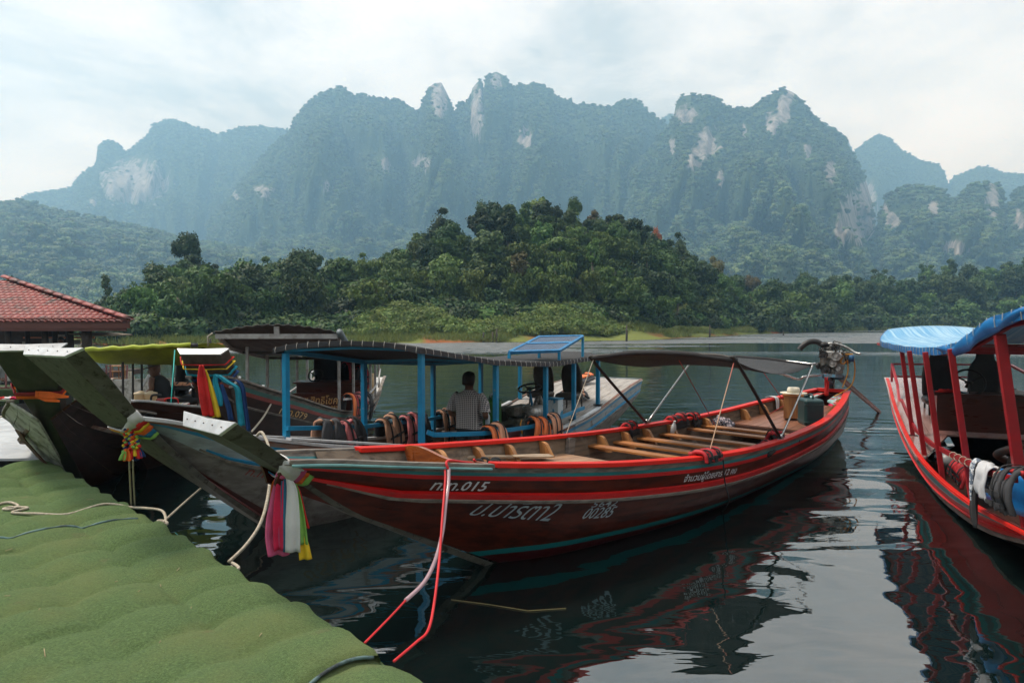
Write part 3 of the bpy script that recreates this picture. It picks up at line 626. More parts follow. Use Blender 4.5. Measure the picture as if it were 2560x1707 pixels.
# ================================================================= floating dock
DZ = 0.40
E0, E1 = uz(1090, 1707, DZ), uz(125, 1155, DZ); ED = (E1 - E0); ELEN = ED.length; ED.normalize(); EN = Vector((-ED.y, ED.x, 0)); EN = EN if EN.x < 0 else -EN
def dk(s, t, z=0.0): p = E0 + ED * s + EN * t; return Vector((p.x, p.y, DZ + z))
CELL = 0.47
def carpet_z(s, t):
    u, v = (s / CELL + 0.10 * mn.noise((t * 1.3, s * 0.6, 7))) % 1.0, (t / CELL + 0.12 * mn.noise((s * 1.2, t * 0.5, 3))) % 1.0
    su, sv = max(math.sin(math.pi * u), 0) ** 0.45, max(math.sin(math.pi * v), 0) ** 0.45
    k = mn.noise((int(s // CELL) * 1.7, int(t // CELL) * 2.3, 0.5))
    return (0.044 * su + 0.054 * sv) * (1 + 0.5 * k) - 0.066 + 0.018 * mn.noise((s * 0.8, t * 0.8, 1)) + 0.006 * mn.noise((s * 4, t * 4, 2))
def carpet_mat():
    m = bpy.data.materials.new('green_carpet'); m.use_nodes = True; t = m.node_tree; L = t.links; b = t.nodes['Principled BSDF']
    tcn = N(t, 'ShaderNodeTexCoord')
    def nz(s, d=5.0, r=0.6):
        n = N(t, 'ShaderNodeTexNoise', inp={'Scale': s, 'Detail': d, 'Roughness': r}); L.new(tcn.outputs['Object'], n.inputs['Vector']); return n.outputs['Fac']
    a = N(t, 'ShaderNodeMix', data_type='RGBA'); a.inputs['A'].default_value = (0.032, 0.060, 0.019, 1); a.inputs['B'].default_value = (0.135, 0.215, 0.07, 1)
    f1 = N(t, 'ShaderNodeMapRange', inp={1: 0.32, 2: 0.68}); L.new(nz(70, 4, 0.8), f1.inputs[0]); L.new(f1.outputs[0], a.inputs['Factor'])
    b2 = N(t, 'ShaderNodeMix', data_type='RGBA'); b2.inputs['B'].default_value = (0.145, 0.16, 0.052, 1); f2 = N(t, 'ShaderNodeMapRange', inp={1: 0.48, 2: 0.80, 4: 0.8}); L.new(nz(1.6), f2.inputs[0]); L.new(f2.outputs[0], b2.inputs['Factor']); L.new(a.outputs['Result'], b2.inputs['A'])
    b3 = N(t, 'ShaderNodeMix', data_type='RGBA'); b3.inputs['B'].default_value = (0.15, 0.10, 0.055, 1); f3 = N(t, 'ShaderNodeMapRange', inp={1: 0.62, 2: 0.76, 4: 0.65}); L.new(nz(2.9, 6, 0.65), f3.inputs[0]); L.new(f3.outputs[0], b3.inputs['Factor']); L.new(b2.outputs['Result'], b3.inputs['A'])
    L.new(b3.outputs['Result'], b.inputs['Base Color']); b.inputs['Roughness'].default_value = 0.95; b.inputs['Specular IOR Level'].default_value = 0.12; b.inputs['Sheen Weight'].default_value = 0.25; b.inputs['Sheen Tint'].default_value = (0.6, 0.8, 0.5, 1)
    bm = N(t, 'ShaderNodeBump', inp={'Strength': 1.0, 'Distance': 0.016}); L.new(nz(150, 4, 0.75), bm.inputs['Height']); L.new(bm.outputs[0], b.inputs['Normal'])
    return m
CARPET = carpet_mat()
dock = empty('floating_dock', dk(2, 1.5, -DZ), 0, 'floating dock of plastic cubes under a lumpy green carpet', 'dock')
dloc = dock.location
def dl(s, t, z=0.0): return dk(s, t, z) - dloc
# fold line of the main carpet, in dock coordinates
def s_of(P): return (P - E0).dot(ED), (P - E0).dot(EN)
fA, fB = s_of(uz(940, 1622, DZ)), s_of(uz(720, 1707, DZ)); fs = (fB[0] - fA[0]) / (fB[1] - fA[1])
def fold_s(t): return fA[0] + fs * (t - fA[1]) * 1.0 + 0.02 * math.sin(t * 9)
far_s = s_of(uz(125, 1153, DZ))[0]; fC = s_of(uz(0, 1163, DZ)); fD = s_of(uz(125, 1153, DZ)); fsl = (fC[0] - fD[0]) / (fC[1] - fD[1])
rows = []
ts = [-0.03, -0.028, -0.015] + list(np.arange(0.0, 5.3, 0.042))
for i in range(261):
    f = i / 260; r = []
    for k, t_ in enumerate(ts):
        tt = max(t_, 0); s0 = fold_s(tt); s1 = fD[0] + fsl * (tt - fD[1]); s1 = min(max(s1, far_s - 0.6), far_s + 1.5); s = lerp(s0, s1, f)
        wob = 0.014 * mn.noise((s * 5, 0, 3)) + 0.016 * math.sin(s / CELL * 2 * math.pi)
        z = carpet_z(s, tt) - (0.07 if k == 0 else 0.035 if k == 1 else 0.008 if k == 2 else 0) + 0.02 * math.exp(-tt / 0.06)
        if i == 0: z -= 0.018
        r.append(dl(s, t_ + wob * math.exp(-tt / 0.15), z))
    rows.append(r)
mb = MB().smooth(); mb.grid(rows); mb.build('carpet', CARPET, dock)
rows = []
for i in range(40):
    r = []
    for k, t_ in enumerate(ts[:95]):
        tt = max(t_, 0); s = lerp(-2.2, fold_s(tt) + 0.12, i / 39)
        r.append(dl(s, t_ - 0.02 + 0.03 * mn.noise((s * 4, 1, 3)) * math.exp(-tt / 0.1), carpet_z(s, tt) - 0.030 - (0.07 if k == 0 else 0.03 if k == 1 else 0) - 0.02 * math.exp(-tt / 0.06)))
    rows.append(r)
mb = MB().smooth(); mb.grid(rows); mb.build('carpet', CARPET, dock)
SEAM = mat('carpet_backing', (0.02, 0.028, 0.03), (0.09, 0.15, 0.15), scale=(14, 14, 14), rough=0.8)
mb = MB().smooth(); mb.tube([dl(fold_s(t_) - 0.006, t_, carpet_z(fold_s(t_), t_) - 0.012) for t_ in np.arange(0.02, 3.0, 0.05)], 0.010, 6); mb.build('seam', SEAM, dock)
sA, sB = s_of(uz(345, 1297, DZ)), s_of(uz(0, 1347, DZ))
mb = MB().smooth(); mb.tube([dl(lerp(sA[0], sB[0], f) + 0.012 * math.sin(f * 14), lerp(sA[1], sB[1], f), carpet_z(lerp(sA[0], sB[0], f), lerp(sA[1], sB[1], f)) + 0.004) for f in np.linspace(0, 1.2, 34)], [0.012 if (i % 7) not in (3, 4) else 0.006 for i in range(34)], 6); mb.build('seam', mat('seam_tape', (0.10, 0.19, 0.19), (0.03, 0.05, 0.05), scale=(6, 6, 6), rough=0.6), dock)
FLO = mat('dock_float', (0.012, 0.018, 0.024), (0.03, 0.04, 0.045), rough=0.5)
fm = None
for k in range(-3, int(far_s / CELL) + 1):
    mb = MB(); mb.box((0, 0, 0), (CELL - 0.03, CELL - 0.03, 0.42)); me = fm or mb.mesh('float', FLO); fm = me
    o = bpy.data.objects.new('float', me); o.location = dl((k + 0.5) * CELL, CELL * 0.5 + 0.015, -0.30); o.rotation_euler = (0, 0, math.atan2(ED.y, ED.x)); link(o, dock)
# frayed fibres along the dock edge
rg = np.random.default_rng(9); mb = MB()
for i in range(5200):
    s = rg.uniform(fA[0] + 0.1, far_s); t_ = rg.normal(0.0, 0.012) - 0.015; p = dl(s, t_, carpet_z(s, 0) - 0.028 + rg.uniform(-0.012, 0.004))
    d = EN * rg.uniform(-0.013, 0.004) + ED * rg.normal(0, 0.008) + Vector((0, 0, rg.uniform(-0.004, 0.010))); q = ED * 0.0022
    mb.add([p - q, p + q, p + d], [(0, 1, 2)])
o = mb.build('carpet_fibres', CARPET, dock); o['kind'] = 'stuff'
# bits of straw and leaf on the carpet
mb = MB(); STR = mat('straw_bits', (0.33, 0.28, 0.16), (0.2, 0.15, 0.08), rough=0.9)
for i in range(60):
    s, t_ = rg.uniform(0.4, 6.5), rg.uniform(0.2, 3.4); a = rg.uniform(0, 3.14); l = rg.uniform(0.008, 0.03) * (2 if i < 6 else 1); d = (ED * math.cos(a) + EN * math.sin(a)) * l
    p = dl(s, t_, carpet_z(s, t_) + 0.006); mb.beam(p - d, p + d, 0.004, 0.003)
o = mb.build('straw_bits', STR); o.location = dloc; tag(o, 'scattered bits of straw lying on the green carpet', 'straw', None, 'stuff')
# pale ribbed mat on the next dock section
PALE = mat('pale_mat', (0.40, 0.42, 0.43), (0.31, 0.33, 0.35), scale=(3, 3, 3), rough=0.55, bump=0.004, bscale=30)
A0, A1 = uz(-160, 930, 0.36), uz(150, 1152, 0.36); rows = []
for i in range(60):
    f = i / 59; base = A1.lerp(A0, f); r = []
    for k in range(30):
        t_ = k * 0.14 - (0.03 * (i % 2)) * (1 if k == 0 else 0); x = base + Vector((-1, -0.05, 0)) * t_
        r.append(Vector((x.x, x.y, 0.36 + 0.010 * math.cos(i * math.pi) + 0.012 * mn.noise((x.x * 2, x.y * 2, 1)))))
    rows.append(r)
o = MB().grid(rows, 0.03); pm = empty('ribbed_dock_mat', (A1.x - 0.5, A1.y + 1, 0), 0, 'pale grey ribbed mat on the dock section beyond the green carpet', 'dock mat')
o.v = [tuple(Vector(p) - pm.location) for p in o.v]; o.build('mat_sheet', PALE, pm)
mb = MB(); Lc = pm.location
for k in range(12):
    f = (k + 0.5) / 12; c = A1.lerp(A0, f) + Vector((-1.2, -0.06, 0)); mb = MB(); mb.box(c - Lc + Vector((0, 0, -0.22)), (2.2, 0.36, 0.36)); mb.build('float', FLO, pm)

# ================================================================= long-tail boat hulls
class Boat:
    def __init__(s, name, O, deg, sheer, beam, stern, label, keel0=-0.20, stem=0.5, chine=0.80, stern_keel=-0.02):
        s.O = Vector((O[0], O[1], 0)); s.phi = R(deg); s.d = Vector((math.cos(s.phi), math.sin(s.phi), 0)); s.n = Vector((math.sin(s.phi), -math.cos(s.phi), 0))
        s.sa, s.sz = zip(*sheer); s.ba, s.bw = zip(*beam); s.stern = stern; s.keel0 = keel0; s.stem = stem; s.chine = chine; s.stern_keel = stern_keel
        s.e = empty(name, s.O, s.phi, label, 'boat')
        s.bow = s.sa[0]; s._cache = {}
    def sm(s, x, xs, ys):
        h = 0.35; return sum(interp(x + k * h, xs, ys) for k in (-1, -0.5, 0, 0.5, 1)) / 5
    def g(s, a): return s.sm(a, s.sa, s.sz)
    def w(s, a): return s.sm(a, s.ba, s.bw)
    def k(s, a):
        x = (-a * s.stem - s.keel0) / 0.06; sp = 0.06 * (x if x > 30 else math.log1p(math.exp(x)))
        z = s.keel0 + sp; f = min(max((a - (s.stern - 3)) / 3, 0), 1); return lerp(z, s.stern_keel, f * f) if f > 0 else z
    def sect(s, a):
        key = round(a, 4)
        if key not in s._cache:
            g, w, k = s.g(a), s.w(a), s.k(a); k = min(k, g - 0.05); f = min(max((a + 1.6) / 4.2, 0), 1); f = f * f * (3 - 2 * f)
            p0 = np.array([w, g]); p1 = np.array([w * lerp(0.55, s.chine + 0.12, f), lerp(lerp(g, k, 0.5), lerp(g, k, 0.92), f)]); p2 = np.array([min(0.06, w * 0.5), k])
            q = np.linspace(0, 1, 40)[:, None]; B = (1 - q) ** 2 * p0 + 2 * q * (1 - q) * p1 + q ** 2 * p2
            L = np.concatenate([[0], np.cumsum(np.linalg.norm(np.diff(B, axis=0), axis=1))]); T = L[-1]
            # the first 0.4 of v is metres below the gunwale (squeezed where the bow leaves less room), the rest runs to the keel
            up = min(0.4, T * 0.72); s._cache[key] = (B, np.interp(L, [0, up, T], [0, 0.4, 1.0]), T)
        return s._cache[key]
    def h(s, a, v, side=1, off=0.0):
        """hull point in boat coordinates (x aft, y to port seen from astern); side 1 = right of the sternward heading"""
        B, U, L = s.sect(a); b = np.interp(v, U, B[:, 0]); z = np.interp(v, U, B[:, 1])
        if off:
            v2 = min(v + 0.03, 1.0); v1 = v2 - 0.06; db = np.interp(v2, U, B[:, 0]) - np.interp(v1, U, B[:, 0]); dz_ = np.interp(v2, U, B[:, 1]) - np.interp(v1, U, B[:, 1]); l = math.hypot(db, dz_) + 1e-9
            b += -dz_ / l * off; z += db / l * off
        return Vector((a, -side * b, z))
    def bz(s, a, z):
        B, U, L = s.sect(a); return float(np.interp(-z, -B[:, 1], B[:, 0]))
    def L(s, a, b, z): return Vector((a, -b, z))
    def W(s, a, b, z): return s.O + s.d * a + s.n * b + Vector((0, 0, z))
    def toW(s, p): return s.W(p[0], -p[1], p[2])
    def toL(s, P): r = Vector(P) - s.O; return Vector((r.dot(s.d), -r.dot(s.n), r.z))
    def find(s, px, v=0.0, side=1, lo=None, hi=None):
        lo = s.bow if lo is None else lo; hi = s.stern if hi is None else hi; best = None
        for a in np.linspace(lo, hi, 220):
            e_ = abs(proj(s.toW(s.h(a, v, side)))[0] - px)
            if best is None or e_ < best[0]: best = (e_, a)
        return best[1]
    def rayb(s, px, py, b):
        """boat coordinates of the place seen at a pixel in the fore-and-aft plane b"""
        d = ray(px, py); P = CC; k = (b - (P - s.O).dot(s.n)) / d.dot(s.n); return s.toL(P + d * k)
    def raya(s, px, py, a):
        d = ray(px, py); k = (a - (CC - s.O).dot(s.d)) / d.dot(s.d); return s.toL(CC + d * k)
    def rayz(s, px, py, z): return s.toL(uz(px, py, z))
    def strake(s, v0, v1, m, name='strake', a0=None, a1=None, off=0.0, th=0.022, sides=(1, -1), n=46, rows=4):
        a0 = s.bow if a0 is None else a0; a1 = s.stern if a1 is None else a1
        for sd in sides:
            R_ = []
            for i in range(n + 1):
                a = lerp(a0, a1, i / n); r = [s.h(a, lerp(v0, v1, j / rows), sd, off) for j in range(rows + 1)] + [s.h(a, lerp(v1, v0, j / rows), sd, off - th) for j in range(rows + 1)]
                R_.append(r if sd > 0 else r[::-1])
            MB().smooth(False).loft(R_).build(name, m, s.e)
    def rail(s, v0, v1, proud, m, name='rub_rail', a0=None, a1=None, sides=(1, -1), n=46):
        a0 = s.bow if a0 is None else a0; a1 = s.stern if a1 is None else a1
        for sd in sides:
            mb = MB(); rings = []
            for i in range(n + 1):
                a = lerp(a0, a1, i / n); f = min(1, i / 3, (n - i) / 2 + 0.3)
                r = [s.h(a, v0, sd, 0.001), s.h(a, v0, sd, proud * f + 0.002), s.h(a, v1, sd, proud * f + 0.002), s.h(a, v1, sd, 0.001)]
                rings.append(r if sd > 0 else r[::-1])
            mb.loft(rings).build(name, m, s.e)
    def cap(s, m, width=0.10, th=0.035, name='gunwale', a0=None, a1=None, sides=(1, -1), out=0.03, dz=0.0, n=46):
        a0 = s.bow if a0 is None else a0; a1 = s.stern if a1 is None else a1
        for sd in sides:
            rings = []
            for i in range(n + 1):
                a = lerp(a0, a1, i / n); p = s.h(a, 0, sd); y0 = abs(p.y) + out; y1 = max(y0 - width, 0.02); z = p.z + 0.004 + dz
                r = [Vector((a, -sd * y1, z)), Vector((a, -sd * y0, z)), Vector((a, -sd * y0, z + th)), Vector((a, -sd * y1, z + th))]
                rings.append(r if sd > 0 else r[::-1])
            MB().loft(rings).build(name, m, s.e, bevel=0.006)
    def prow(s, path, m, capm, keelw=0.10, capl=0.012, nails=True, m2=None):
        """path: (a, z of underside, half width bottom, half width top, thickness)"""
        P = [Vector(p[:2] + (0,)) for p in path]; n = 5
        A = catmull([(p[0], 0, p[1]) for p in path], n); B = catmull([(p[2], p[3], p[4]) for p in path], n); rings = []
        for i, (p, q) in enumerate(zip(A, B)):
            t = (A[min(i + 1, len(A) - 1)] - A[max(i - 1, 0)]).normalized(); up = Vector((-t.z, 0, t.x)); up = up if up.z > 0 else -up
            rings.append([p + Vector((0, -q.x, 0)), p + Vector((0, q.x, 0)), p + Vector((0, q.y, 0)) + up * q.z, p + Vector((0, -q.y, 0)) + up * q.z])
        MB().loft(rings).build('prow', [m], s.e, bevel=0.006)
        t = (A[-1] - A[-3]).normalized(); up = Vector((-t.z, 0, t.x)); up = up if up.z > 0 else -up
        e = [q.copy() for q in rings[-1]]; mid = sum(e, Vector()) / 4
        def grow(r, k, sh): return [mid + (q - mid) * k + t * sh for q in r]
        back = [p * 1.0 for p in rings[-1]]; 
        f0 = [mid + (q - mid) * 1.02 - t * capl for q in back]; f1 = [mid + (q - mid) * 1.03 + t * 0.010 for q in back]
        # slight dip in the middle of the end plate's top edge
        def ring6(r, dip): return [r[0], r[1], r[2], (r[2] + r[3]) / 2 - up * dip, r[3]]
        pc = MB().loft([ring6(f0, 0.012), ring6(f1, 0.012)]).build('prow_cap', capm, s.e, bevel=0.004)
        if nails:
            for k in range(5):
                y = lerp(f1[3].y, f1[2].y, 0.12 + 0.19 * k); c = (f1[0] + f1[3]) / 2; c = Vector((c.x, y * 0.86, c.z)) + t * 0.003
                MB().smooth().ell(c, (0.0042, 0.0042, 0.0042), 8, 5).build('nail', NAIL, pc)
        s.tip = mid; s.tip_t = t; s.tip_up = up; s.prow_A = A; s.prow_B = B
        return rings
    def text(s, body, px0, px1, v_top, v_bot, m, side=1, shear=0.25, name='lettering', off=0.004, bold=0.0, v_ref=None):
        c = bpy.data.curves.new('lettering', 'FONT'); c.body = body; c.size = 1.0; c.offset = bold; c.resolution_u = 2; c.fill_mode = 'FRONT'
        o = bpy.data.objects.new('tmp', c); link(o); dg = bpy.context.evaluated_depsgraph_get(); me = bpy.data.meshes.new_from_object(o.evaluated_get(dg))
        bpy.data.objects.remove(o)
        vs = np.array([v.co[:] for v in me.vertices]); fs_ = [tuple(p.vertices) for p in me.polygons]; bpy.data.meshes.remove(me)
        x0, x1 = vs[:, 0].min(), vs[:, 0].max(); y0, y1 = vs[:, 1].min(), vs[:, 1].max()
        vm = (v_top + v_bot) / 2; a0, a1 = s.find(px0, vm, side), s.find(px1, vm, side); hh = (s.h((a0 + a1) / 2, v_bot, side) - s.h((a0 + a1) / 2, v_top, side)).length
        out = []
        for p in vs:
            fy = (p[1] - y0) / (y1 - y0); a = lerp(a0, a1, (p[0] - x0) / (x1 - x0)) + shear * (fy - 0.5) * hh
            out.append(s.h(a, lerp(v_bot, v_top, fy), side, off))
        MB().add(out, fs_).build(name, m, s.e)
NAIL = mat('rusty_nail', (0.10, 0.06, 0.04), (0.05, 0.03, 0.02), rough=0.7, metal=0.3)
# paints and woods
M_VARN = mat('varnished_wood', (0.080, 0.014, 0.0065), (0.034, 0.008, 0.005), scale=(1.2, 14, 14), rough=0.34, spec=0.18, bump=0.0015, coat=0.0, dirt=(0.085, 0.034, 0.017), dirt_s=5, dirt_lo=0.60, dirt_hi=0.80)
M_RED = mat('red_paint', (0.52, 0.010, 0.009), (0.40, 0.008, 0.008), scale=(2, 9, 9), rough=0.4, spec=0.35, dirt=(0.20, 0.03, 0.02), dirt_s=7, dirt_lo=0.6, dirt_hi=0.75)
M_REDW = mat('red_gunwale_paint', (0.62, 0.018, 0.010), (0.52, 0.015, 0.009), scale=(2, 9, 9), rough=0.42, spec=0.3, dirt=(0.62, 0.30, 0.24), dirt_s=9, dirt_lo=0.66, dirt_hi=0.78)
M_TEAL = mat('teal_paint', (0.010, 0.19, 0.20), (0.012, 0.13, 0.14), scale=(2, 9, 9), rough=0.4, dirt=(0.12, 0.12, 0.11), dirt_s=8, dirt_lo=0.60, dirt_hi=0.74)
M_GREYW = mat('weathered_wood', (0.20, 0.175, 0.15), (0.105, 0.09, 0.078), scale=(2.2, 26, 26), rough=0.8, bump=0.003)
M_INNER = mat('inner_hull_wood', (0.175, 0.125, 0.085), (0.085, 0.062, 0.045), scale=(2.0, 22, 22), rough=0.75, bump=0.002, dirt=(0.22, 0.19, 0.16), dirt_s=4)
M_TEAK = mat('teak_board', (0.44, 0.185, 0.055), (0.28, 0.10, 0.030), scale=(16, 1.8, 16), rough=0.45, bump=0.001, hue_rand=0.14)
M_TEAKX = mat('teak_knee', (0.40, 0.185, 0.062), (0.25, 0.10, 0.035), scale=(12, 12, 2), rough=0.5, hue_rand=0.15)
M_DECK = mat('deck_board', (0.36, 0.22, 0.13), (0.23, 0.125, 0.075), scale=(1.6, 18, 18), rough=0.5, bump=0.0015, hue_rand=0.12)
M_DECKR = mat('deck_board_dark', (0.22, 0.095, 0.055), (0.15, 0.068, 0.042), scale=(1.6, 18, 18), rough=0.42, bump=0.0015, hue_rand=0.12)
M_GREYDK = mat('grey_deck_board', (0.34, 0.315, 0.29), (0.22, 0.20, 0.18), scale=(1.5, 20, 20), rough=0.7, bump=0.002, hue_rand=0.10)
M_ALU = mat('galvanised_plate', (0.52, 0.53, 0.54), (0.40, 0.41, 0.42), scale=(7, 7, 7), rough=0.42, metal=0.35, bump=0.0015, bscale=14)
M_PROWG = mat('prow_sheet_metal', (0.050, 0.050, 0.038), (0.085, 0.083, 0.068), scale=(1.5, 16, 16), rough=0.6, metal=0.1, dirt=(0.016, 0.010, 0.006), dirt_s=14, dirt_lo=0.55, dirt_hi=0.62)
M_GREYP = mat('grey_hull_paint', (0.29, 0.345, 0.37), (0.21, 0.24, 0.25), scale=(1.5, 9, 12), rough=0.6, bump=0.002, dirt=(0.13, 0.085, 0.055), dirt_s=6, dirt_lo=0.58, dirt_hi=0.70)
M_GREYL = mat('lower_hull_grey', (0.19, 0.18, 0.165), (0.125, 0.115, 0.10), scale=(1.2, 9, 14), rough=0.65, bump=0.002, dirt=(0.06, 0.05, 0.035), dirt_s=5, dirt_lo=0.52, dirt_hi=0.7)
M_BLUE = mat('bright_blue_paint', (0.004, 0.205, 0.39), (0.005, 0.155, 0.31), scale=(5, 5, 5), rough=0.42, dirt=(0.26, 0.24, 0.24), dirt_s=11, dirt_lo=0.64, dirt_hi=0.70)
M_WHITEP = mat('white_lettering', (0.62, 0.64, 0.66), (0.48, 0.50, 0.53), scale=(9, 9, 9), rough=0.5)
M_LETB = mat('grey_blue_lettering', (0.36, 0.44, 0.48), (0.26, 0.33, 0.37), scale=(9, 9, 9), rough=0.5)
M_LETR = mat('faded_red_lettering', (0.28, 0.035, 0.025), (0.20, 0.06, 0.05), scale=(9, 9, 9), rough=0.6)
M_GOLD = mat('gold_lettering', (0.52, 0.26, 0.05), (0.60, 0.45, 0.25), scale=(9, 9, 9), rough=0.5)
M_GOLDF = mat('faded_gold_lettering', (0.20, 0.115, 0.035), (0.15, 0.10, 0.05), scale=(9, 9, 9), rough=0.6)
M_DARKB = mat('dark_varnish_and_shade', (0.038, 0.014, 0.009), (0.022, 0.010, 0.007), scale=(1.2, 14, 14), rough=0.36, spec=0.2)
M_MAROON = mat('maroon_bottom_paint', (0.070, 0.010, 0.010), (0.045, 0.008, 0.008), scale=(3, 8, 8), rough=0.5)
M_OLDWHITE = mat('peeling_white_paint', (0.46, 0.46, 0.43), (0.34, 0.34, 0.31), scale=(2, 9, 5), rough=0.7, dirt=(0.075, 0.075, 0.045), dirt_s=5.5, dirt_lo=0.47, dirt_hi=0.66)

# ---- E: open red boat in the foreground
EB = Boat('red_longtail_boat', uz(1235, 1402)[:2], 47, [(-2.08, 1.21), (-2, 1.20), (-1.5, 1.12), (-1, 1.05), (-.5, .98), (0, .92), (.5, .86), (1, .81), (2, .72), (3, .66), (4, .635), (5, .63), (6, .65), (7, .72), (8, .79), (9, .86)],
          [(-2.08, .16), (-2, .18), (-1.5, .31), (-1, .44), (-.5, .56), (0, .69), (.5, .79), (1, .86), (2, .95), (3, .98), (4, .95), (5, .88), (6, .81), (7, .67), (8, .47), (8.5, .33), (9, .24)], 8.75, 'open wooden long-tail boat with bright red gunwales moored in front', stem=0.50)
EB.strake(0.0, 0.045, M_GREYW); EB.strake(0.045, 0.078, M_TEAL); EB.strake(0.078, 0.117, M_RED); EB.strake(0.117, 0.235, M_VARN); EB.strake(0.235, 0.32, M_VARN); EB.strake(0.32, 0.52, M_VARN)
def boot_mat(name, c_hull, c_hull2, c_stripe, c_bot, z0, z1, slope):
    """lower planking: varnish above, a painted boot stripe, bottom paint below"""
    m = mat(name + '_base', c_hull, c_hull2, scale=(1.2, 14, 14), rough=0.34, spec=0.18).copy(); m.name = name; t = m.node_tree; L = t.links; b = t.nodes['Principled BSDF']
    src = b.inputs['Base Color'].links[0].from_socket; tcn = N(t, 'ShaderNodeTexCoord'); sp = N(t, 'ShaderNodeSeparateXYZ'); L.new(tcn.outputs['Object'], sp.inputs[0])
    zz = N(t, 'ShaderNodeMath', operation='MULTIPLY_ADD', inp={1: slope}); L.new(sp.outputs['X'], zz.inputs[0]); L.new(sp.outputs['Z'], zz.inputs[2])
    def below(h):
        n = N(t, 'ShaderNodeMath', operation='LESS_THAN', inp={1: h}); L.new(zz.outputs[0], n.inputs[0]); return n.outputs[0]
    x1 = N(t, 'ShaderNodeMix', data_type='RGBA'); x1.inputs['B'].default_value = (*c_stripe, 1); L.new(below(z1), x1.inputs['Factor']); L.new(src, x1.inputs['A'])
    x2 = N(t, 'ShaderNodeMix', data_type='RGBA'); x2.inputs['B'].default_value = (*c_bot, 1); L.new(below(z0), x2.inputs['Factor']); L.new(x1.outputs['Result'], x2.inputs['A'])
    L.new(x2.outputs['Result'], b.inputs['Base Color']); return m
EB.strake(0.52, 1.0, boot_mat('red_boat_bottom', (0.080, 0.014, 0.0065), (0.034, 0.008, 0.005), (0.010, 0.16, 0.165), (0.060, 0.009, 0.010), 0.115, 0.175, 0.018), n=70, rows=8)
EB.rail(0.235, 0.285, 0.030, M_RED, a0=-1.9); EB.rail(0.285, 0.312, 0.042, M_GREYW, a0=-1.75)
EB.strake(0.004, 0.86, M_INNER, 'inner_planking', a0=-1.6, a1=8.6, off=-0.032, th=0.006, rows=7)
EB.cap(M_REDW, 0.105, 0.040, a0=-1.15, a1=8.75, sides=(-1,)); EB.cap(M_REDW, 0.105, 0.040, a0=-0.55, a1=8.75, sides=(1,)); EB.cap(M_GREYW, 0.05, 0.030, 'bow_rail', a0=-2.05, a1=-0.57, sides=(1,)); EB.cap(M_GREYW, 0.05, 0.030, 'bow_rail', a0=-2.05, a1=-1.17, sides=(-1,))
EB.cap(mat('teal_edge', (0.16, 0.34, 0.34), (0.10, 0.24, 0.25), rough=0.5), 0.02, 0.018, 'edge_strip', a0=-2.05, a1=-0.6, sides=(1,), out=0.045, dz=-0.015)
EB.prow([(0.25, -0.20, .03, .04, .05), (-0.3, 0.08, .03, .04, .05), (-1.0, .46, .04, .055, .05), (-1.55, .76, .06, .09, .08), (-1.95, 1.05, .11, .15, .075), (-2.25, 1.27, .18, .25, .08), (-2.52, 1.445, .25, .36, .092)], M_PROWG, M_ALU)
EB.text('ท.ท.015', 1084, 1212, 0.128, 0.222, M_WHITEP, bold=0.012); EB.text('ป.ปาริตา2', 1192, 1399, 0.322, 0.50, M_LETB, shear=0.55, bold=0.0)
EB.text('5642', 1487, 1541, 0.326, 0.388, M_LETB, shear=0.4, bold=0.004); EB.text('00285', 1463, 1536, 0.392, 0.475, M_LETB, shear=0.4, bold=0.004); EB.text('จำนวนผู้โดยสาร 12 คน', 1709, 1838, 0.122, 0.230, M_WHITEP, shear=0.3, bold=0.008)
# transom
def transom(B, m, a=None):
    a = B.stern if a is None else a; n = 12; L_ = [B.h(a, j / n, 1) for j in range(n + 1)] + [B.h(a, j / n, -1) for j in range(n, -1, -1)]
    mb = MB(); k = len(L_); mb.add(L_ + [p + Vector((-0.035, 0, 0)) for p in L_], [tuple(range(k)), tuple(range(2 * k - 1, k - 1, -1))] + [(i, (i + 1) % k, k + (i + 1) % k, k + i) for i in range(k)][::1]); mb.build('transom', m, B.e)
transom(EB, M_VARN)

# ---- B: grey and blue boat with the blue-posted awning
BB = Boat('blue_awning_boat', uz(700, 1322)[:2], 60, [(-1.6, 1.36), (-1.5, 1.32), (-1, 1.14), (-.3, .95), (.3, .82), (1, .70), (2, .53), (3, .43), (4, .40), (5, .45), (6, .56), (7, .75), (8, .88), (9, .93)],
          [(-1.6, .25), (-1.5, .27), (-1, .38), (0, .54), (1, .68), (2, .77), (3, .82), (4, .86), (5, .90), (6, .91), (7, .90), (8, .84), (8.6, .76), (9, .70)], 8.9, 'weathered grey and blue long-tail boat with an awning on blue posts', stem=0.80, stern_keel=0.25, keel0=-0.27)
BB.strake(0.0, 0.05, mat('rusty_edge', (0.24, 0.085, 0.05), (0.20, 0.15, 0.13), scale=(3, 9, 9), rough=0.7)); BB.strake(0.05, 0.105, M_BLUE); BB.strake(0.105, 0.24, M_GREYP); BB.strake(0.24, 0.30, M_GREYP); BB.strake(0.30, 0.56, M_GREYL); BB.strake(0.56, 0.76, M_GREYL); BB.strake(0.76, 0.90, M_GREYL); BB.strake(0.90, 1.0, M_MAROON)
BB.rail(0.235, 0.262, 0.030, M_BLUE, a0=-1.0); BB.rail(0.262, 0.292, 0.045, M_GREYW, a0=-1.05)
BB.strake(0.004, 0.8, M_INNER, 'inner_planking', a0=-1.3, a1=8.0, off=-0.032, th=0.006, rows=6)
BB.cap(mat('bare_metal_rail', (0.55, 0.56, 0.57), (0.38, 0.38, 0.38), scale=(4, 9, 9), rough=0.4, metal=0.4), 0.075, 0.035, a0=-1.58, a1=6.2, out=0.02)
